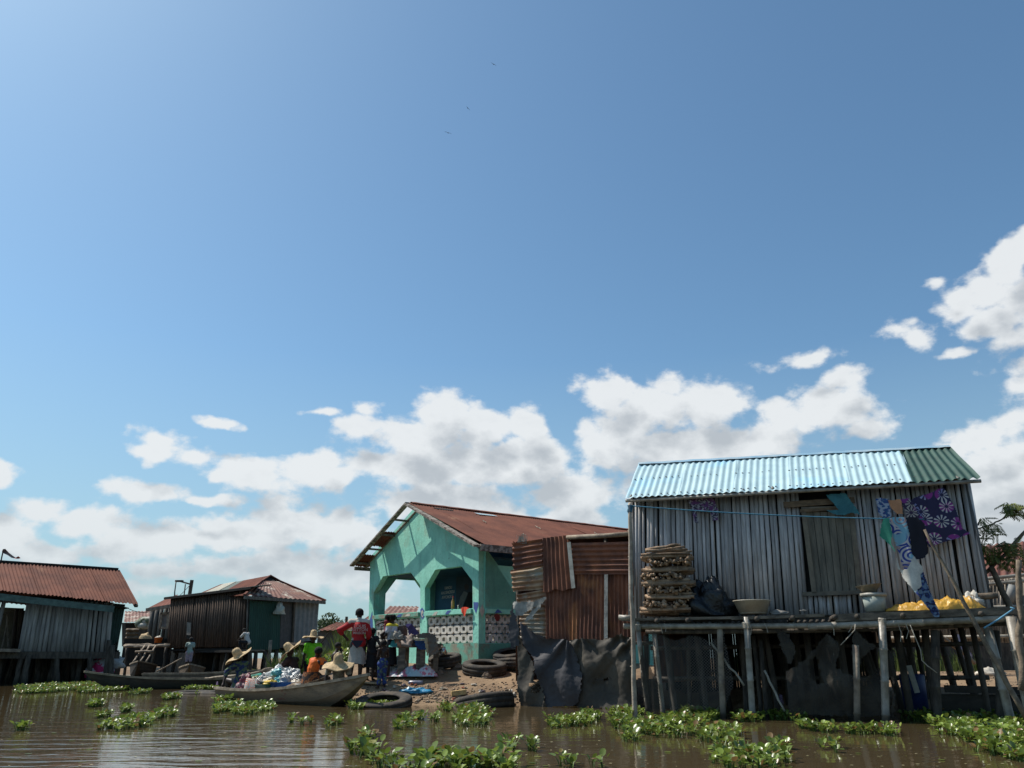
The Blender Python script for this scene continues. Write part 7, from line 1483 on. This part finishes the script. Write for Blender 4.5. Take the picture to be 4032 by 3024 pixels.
m = MB(); q = gp(1805, 2738); q.z += .05; m.box(q, (.34, .16, .10), RZ(.2) @ RY(-.1)); tag(m.build('foam_block', mat('yellow_foam', (.60, .45, .22), (.45, .32, .15), 14, bump=1)), 'yellowish foam block beside the half-sunk tyre', 'foam')
m = MB(); q = gp(1455, 2700, 19.2, .05); m.box(q, (.75, .14, .03), RZ(-.15) @ RY(.08)); tag(m.build('pale_board', plain('pale_board', (.5, .38, .24))), 'pale board lying on the bank beside the bow', 'board')
for k in range(26):
    px = R.uniform(1500, 2040); Y = R.uniform(19.35, 20.2); Y -= .5; q = P(px, 2700, Y); q.z = gz(q.x, q.y)+.01; m = MB(); heap(m, q, R.uniform(.03, .09), .04, R.uniform(.02, .05), k+70, 9, 5, .5)
    c3_ = R.choice(((.45, .40, .33), (.06, .05, .05), (.35, .12, .07), (.5, .48, .45), (.12, .10, .13)))
    tag(m.build('litter_scrap', plain('litter_%d' % (int(c3_[0]*100)), c3_)), 'scrap of litter on the shell-strewn water edge', 'litter', 'litter scraps on the bank')
m = MB()
for i in range(420):
    px = R.uniform(0, 4030); py = 2700+320*R.random()**.7; q = G(px, py); rr = R.uniform(.006, .02); a = R.uniform(0, 6); m.add([q+Vector((cos(a+k*pi/2)*rr*R.uniform(.5, 1.6), sin(a+k*pi/2)*rr, .006)) for k in range(4)], [(0, 1, 2, 3)])
tag(m.build('water_scum', mat('floating_flecks', (.34, .30, .20), (.20, .19, .10), 3, island=.6)), kind='stuff')
# hyacinth flowers
def flower(px, py, lab, h=.22, s=1.):
    q = G(px, py); t_ = thing('hyacinth_flower', q, lab, 'flower'); m = MB(); m.tube([q, q+UP*h], .006, 5); m.build('stem', M['stem'], t_)
    m = MB()
    for i in range(34):
        z = h+(i/34)*.12*s-.03; a = i*2.4; d = Vector((cos(a), sin(a), .3)).normalized(); r_ = .045*s*(1-.4*i/34); b0 = q+UP*z; sd_ = Vector((-d.y, d.x, 0)); m.add([b0, b0+d*r_*.6+sd_*.016*s, b0+d*r_+UP*.006, b0+d*r_*.6-sd_*.016*s], [(0, 1, 2, 3)])
    m.build('petals', M['petal'], t_)
flower(3083, 2822, 'lilac hyacinth flower spike standing highest among the leaves before the gauze net', .24, 1.3); flower(1424, 2782, 'lilac hyacinth flower in the clump at the bow of the trader boat', .12); flower(853, 2712, 'pale lilac hyacinth flower near the sunken tyres', .14)
# birds
def bird(px, py, Y, s, roll, lab):
    c_ = P(px, py, Y); t_ = thing('bird', c_, lab, 'bird', None); Rr = Matrix.Rotation(roll, 3, 'Y') @ Matrix.Rotation(.5, 3, 'X'); m = MB()
    m.ball(c_, (.10*s, .30*s, .09*s), 10, 8, Rr); m.ball(c_+Rr @ Vector((0, .3*s, .03*s)), .07*s, 8, 6)
    for sg in (-1, 1):
        pts = [(0, .12), (.35, .2), (.8, .08), (.78, -.02), (.35, -.08), (0, -.1)]; zz = [0, .08, .02, .02, .08, 0]
        top = [c_+Rr @ Vector((x*sg*s, y*s, z*s+.01)) for (x, y), z in zip(pts, zz)]; bot = [c_+Rr @ Vector((x*sg*s, y*s, z*s-.012)) for (x, y), z in zip(pts, zz)]; m.add(top+bot, [(0, 1, 4, 5), (1, 2, 3, 4), (11, 10, 7, 6), (10, 9, 8, 7)]+[(i, (i+1) % 6, (i+1) % 6+6, i+6) for i in range(6)])
    a = [c_+Rr @ Vector(v)*s for v in ((-.06, -.25, 0), (.06, -.25, 0), (.1, -.5, 0), (-.1, -.5, 0))]; m.poly(a, .01, UP); m.build('body', plain('dark_feather', (.03, .028, .03)), t_, smooth=False)
bird(1943, 253, 95, .62, .6, 'highest of the three dark birds gliding in the clear sky'); bird(1842, 426, 95, .55, .95, 'middle bird of the three gliding in the clear sky'); bird(1764, 523, 95, .68, .35, 'lowest of the three dark birds gliding in the clear sky')
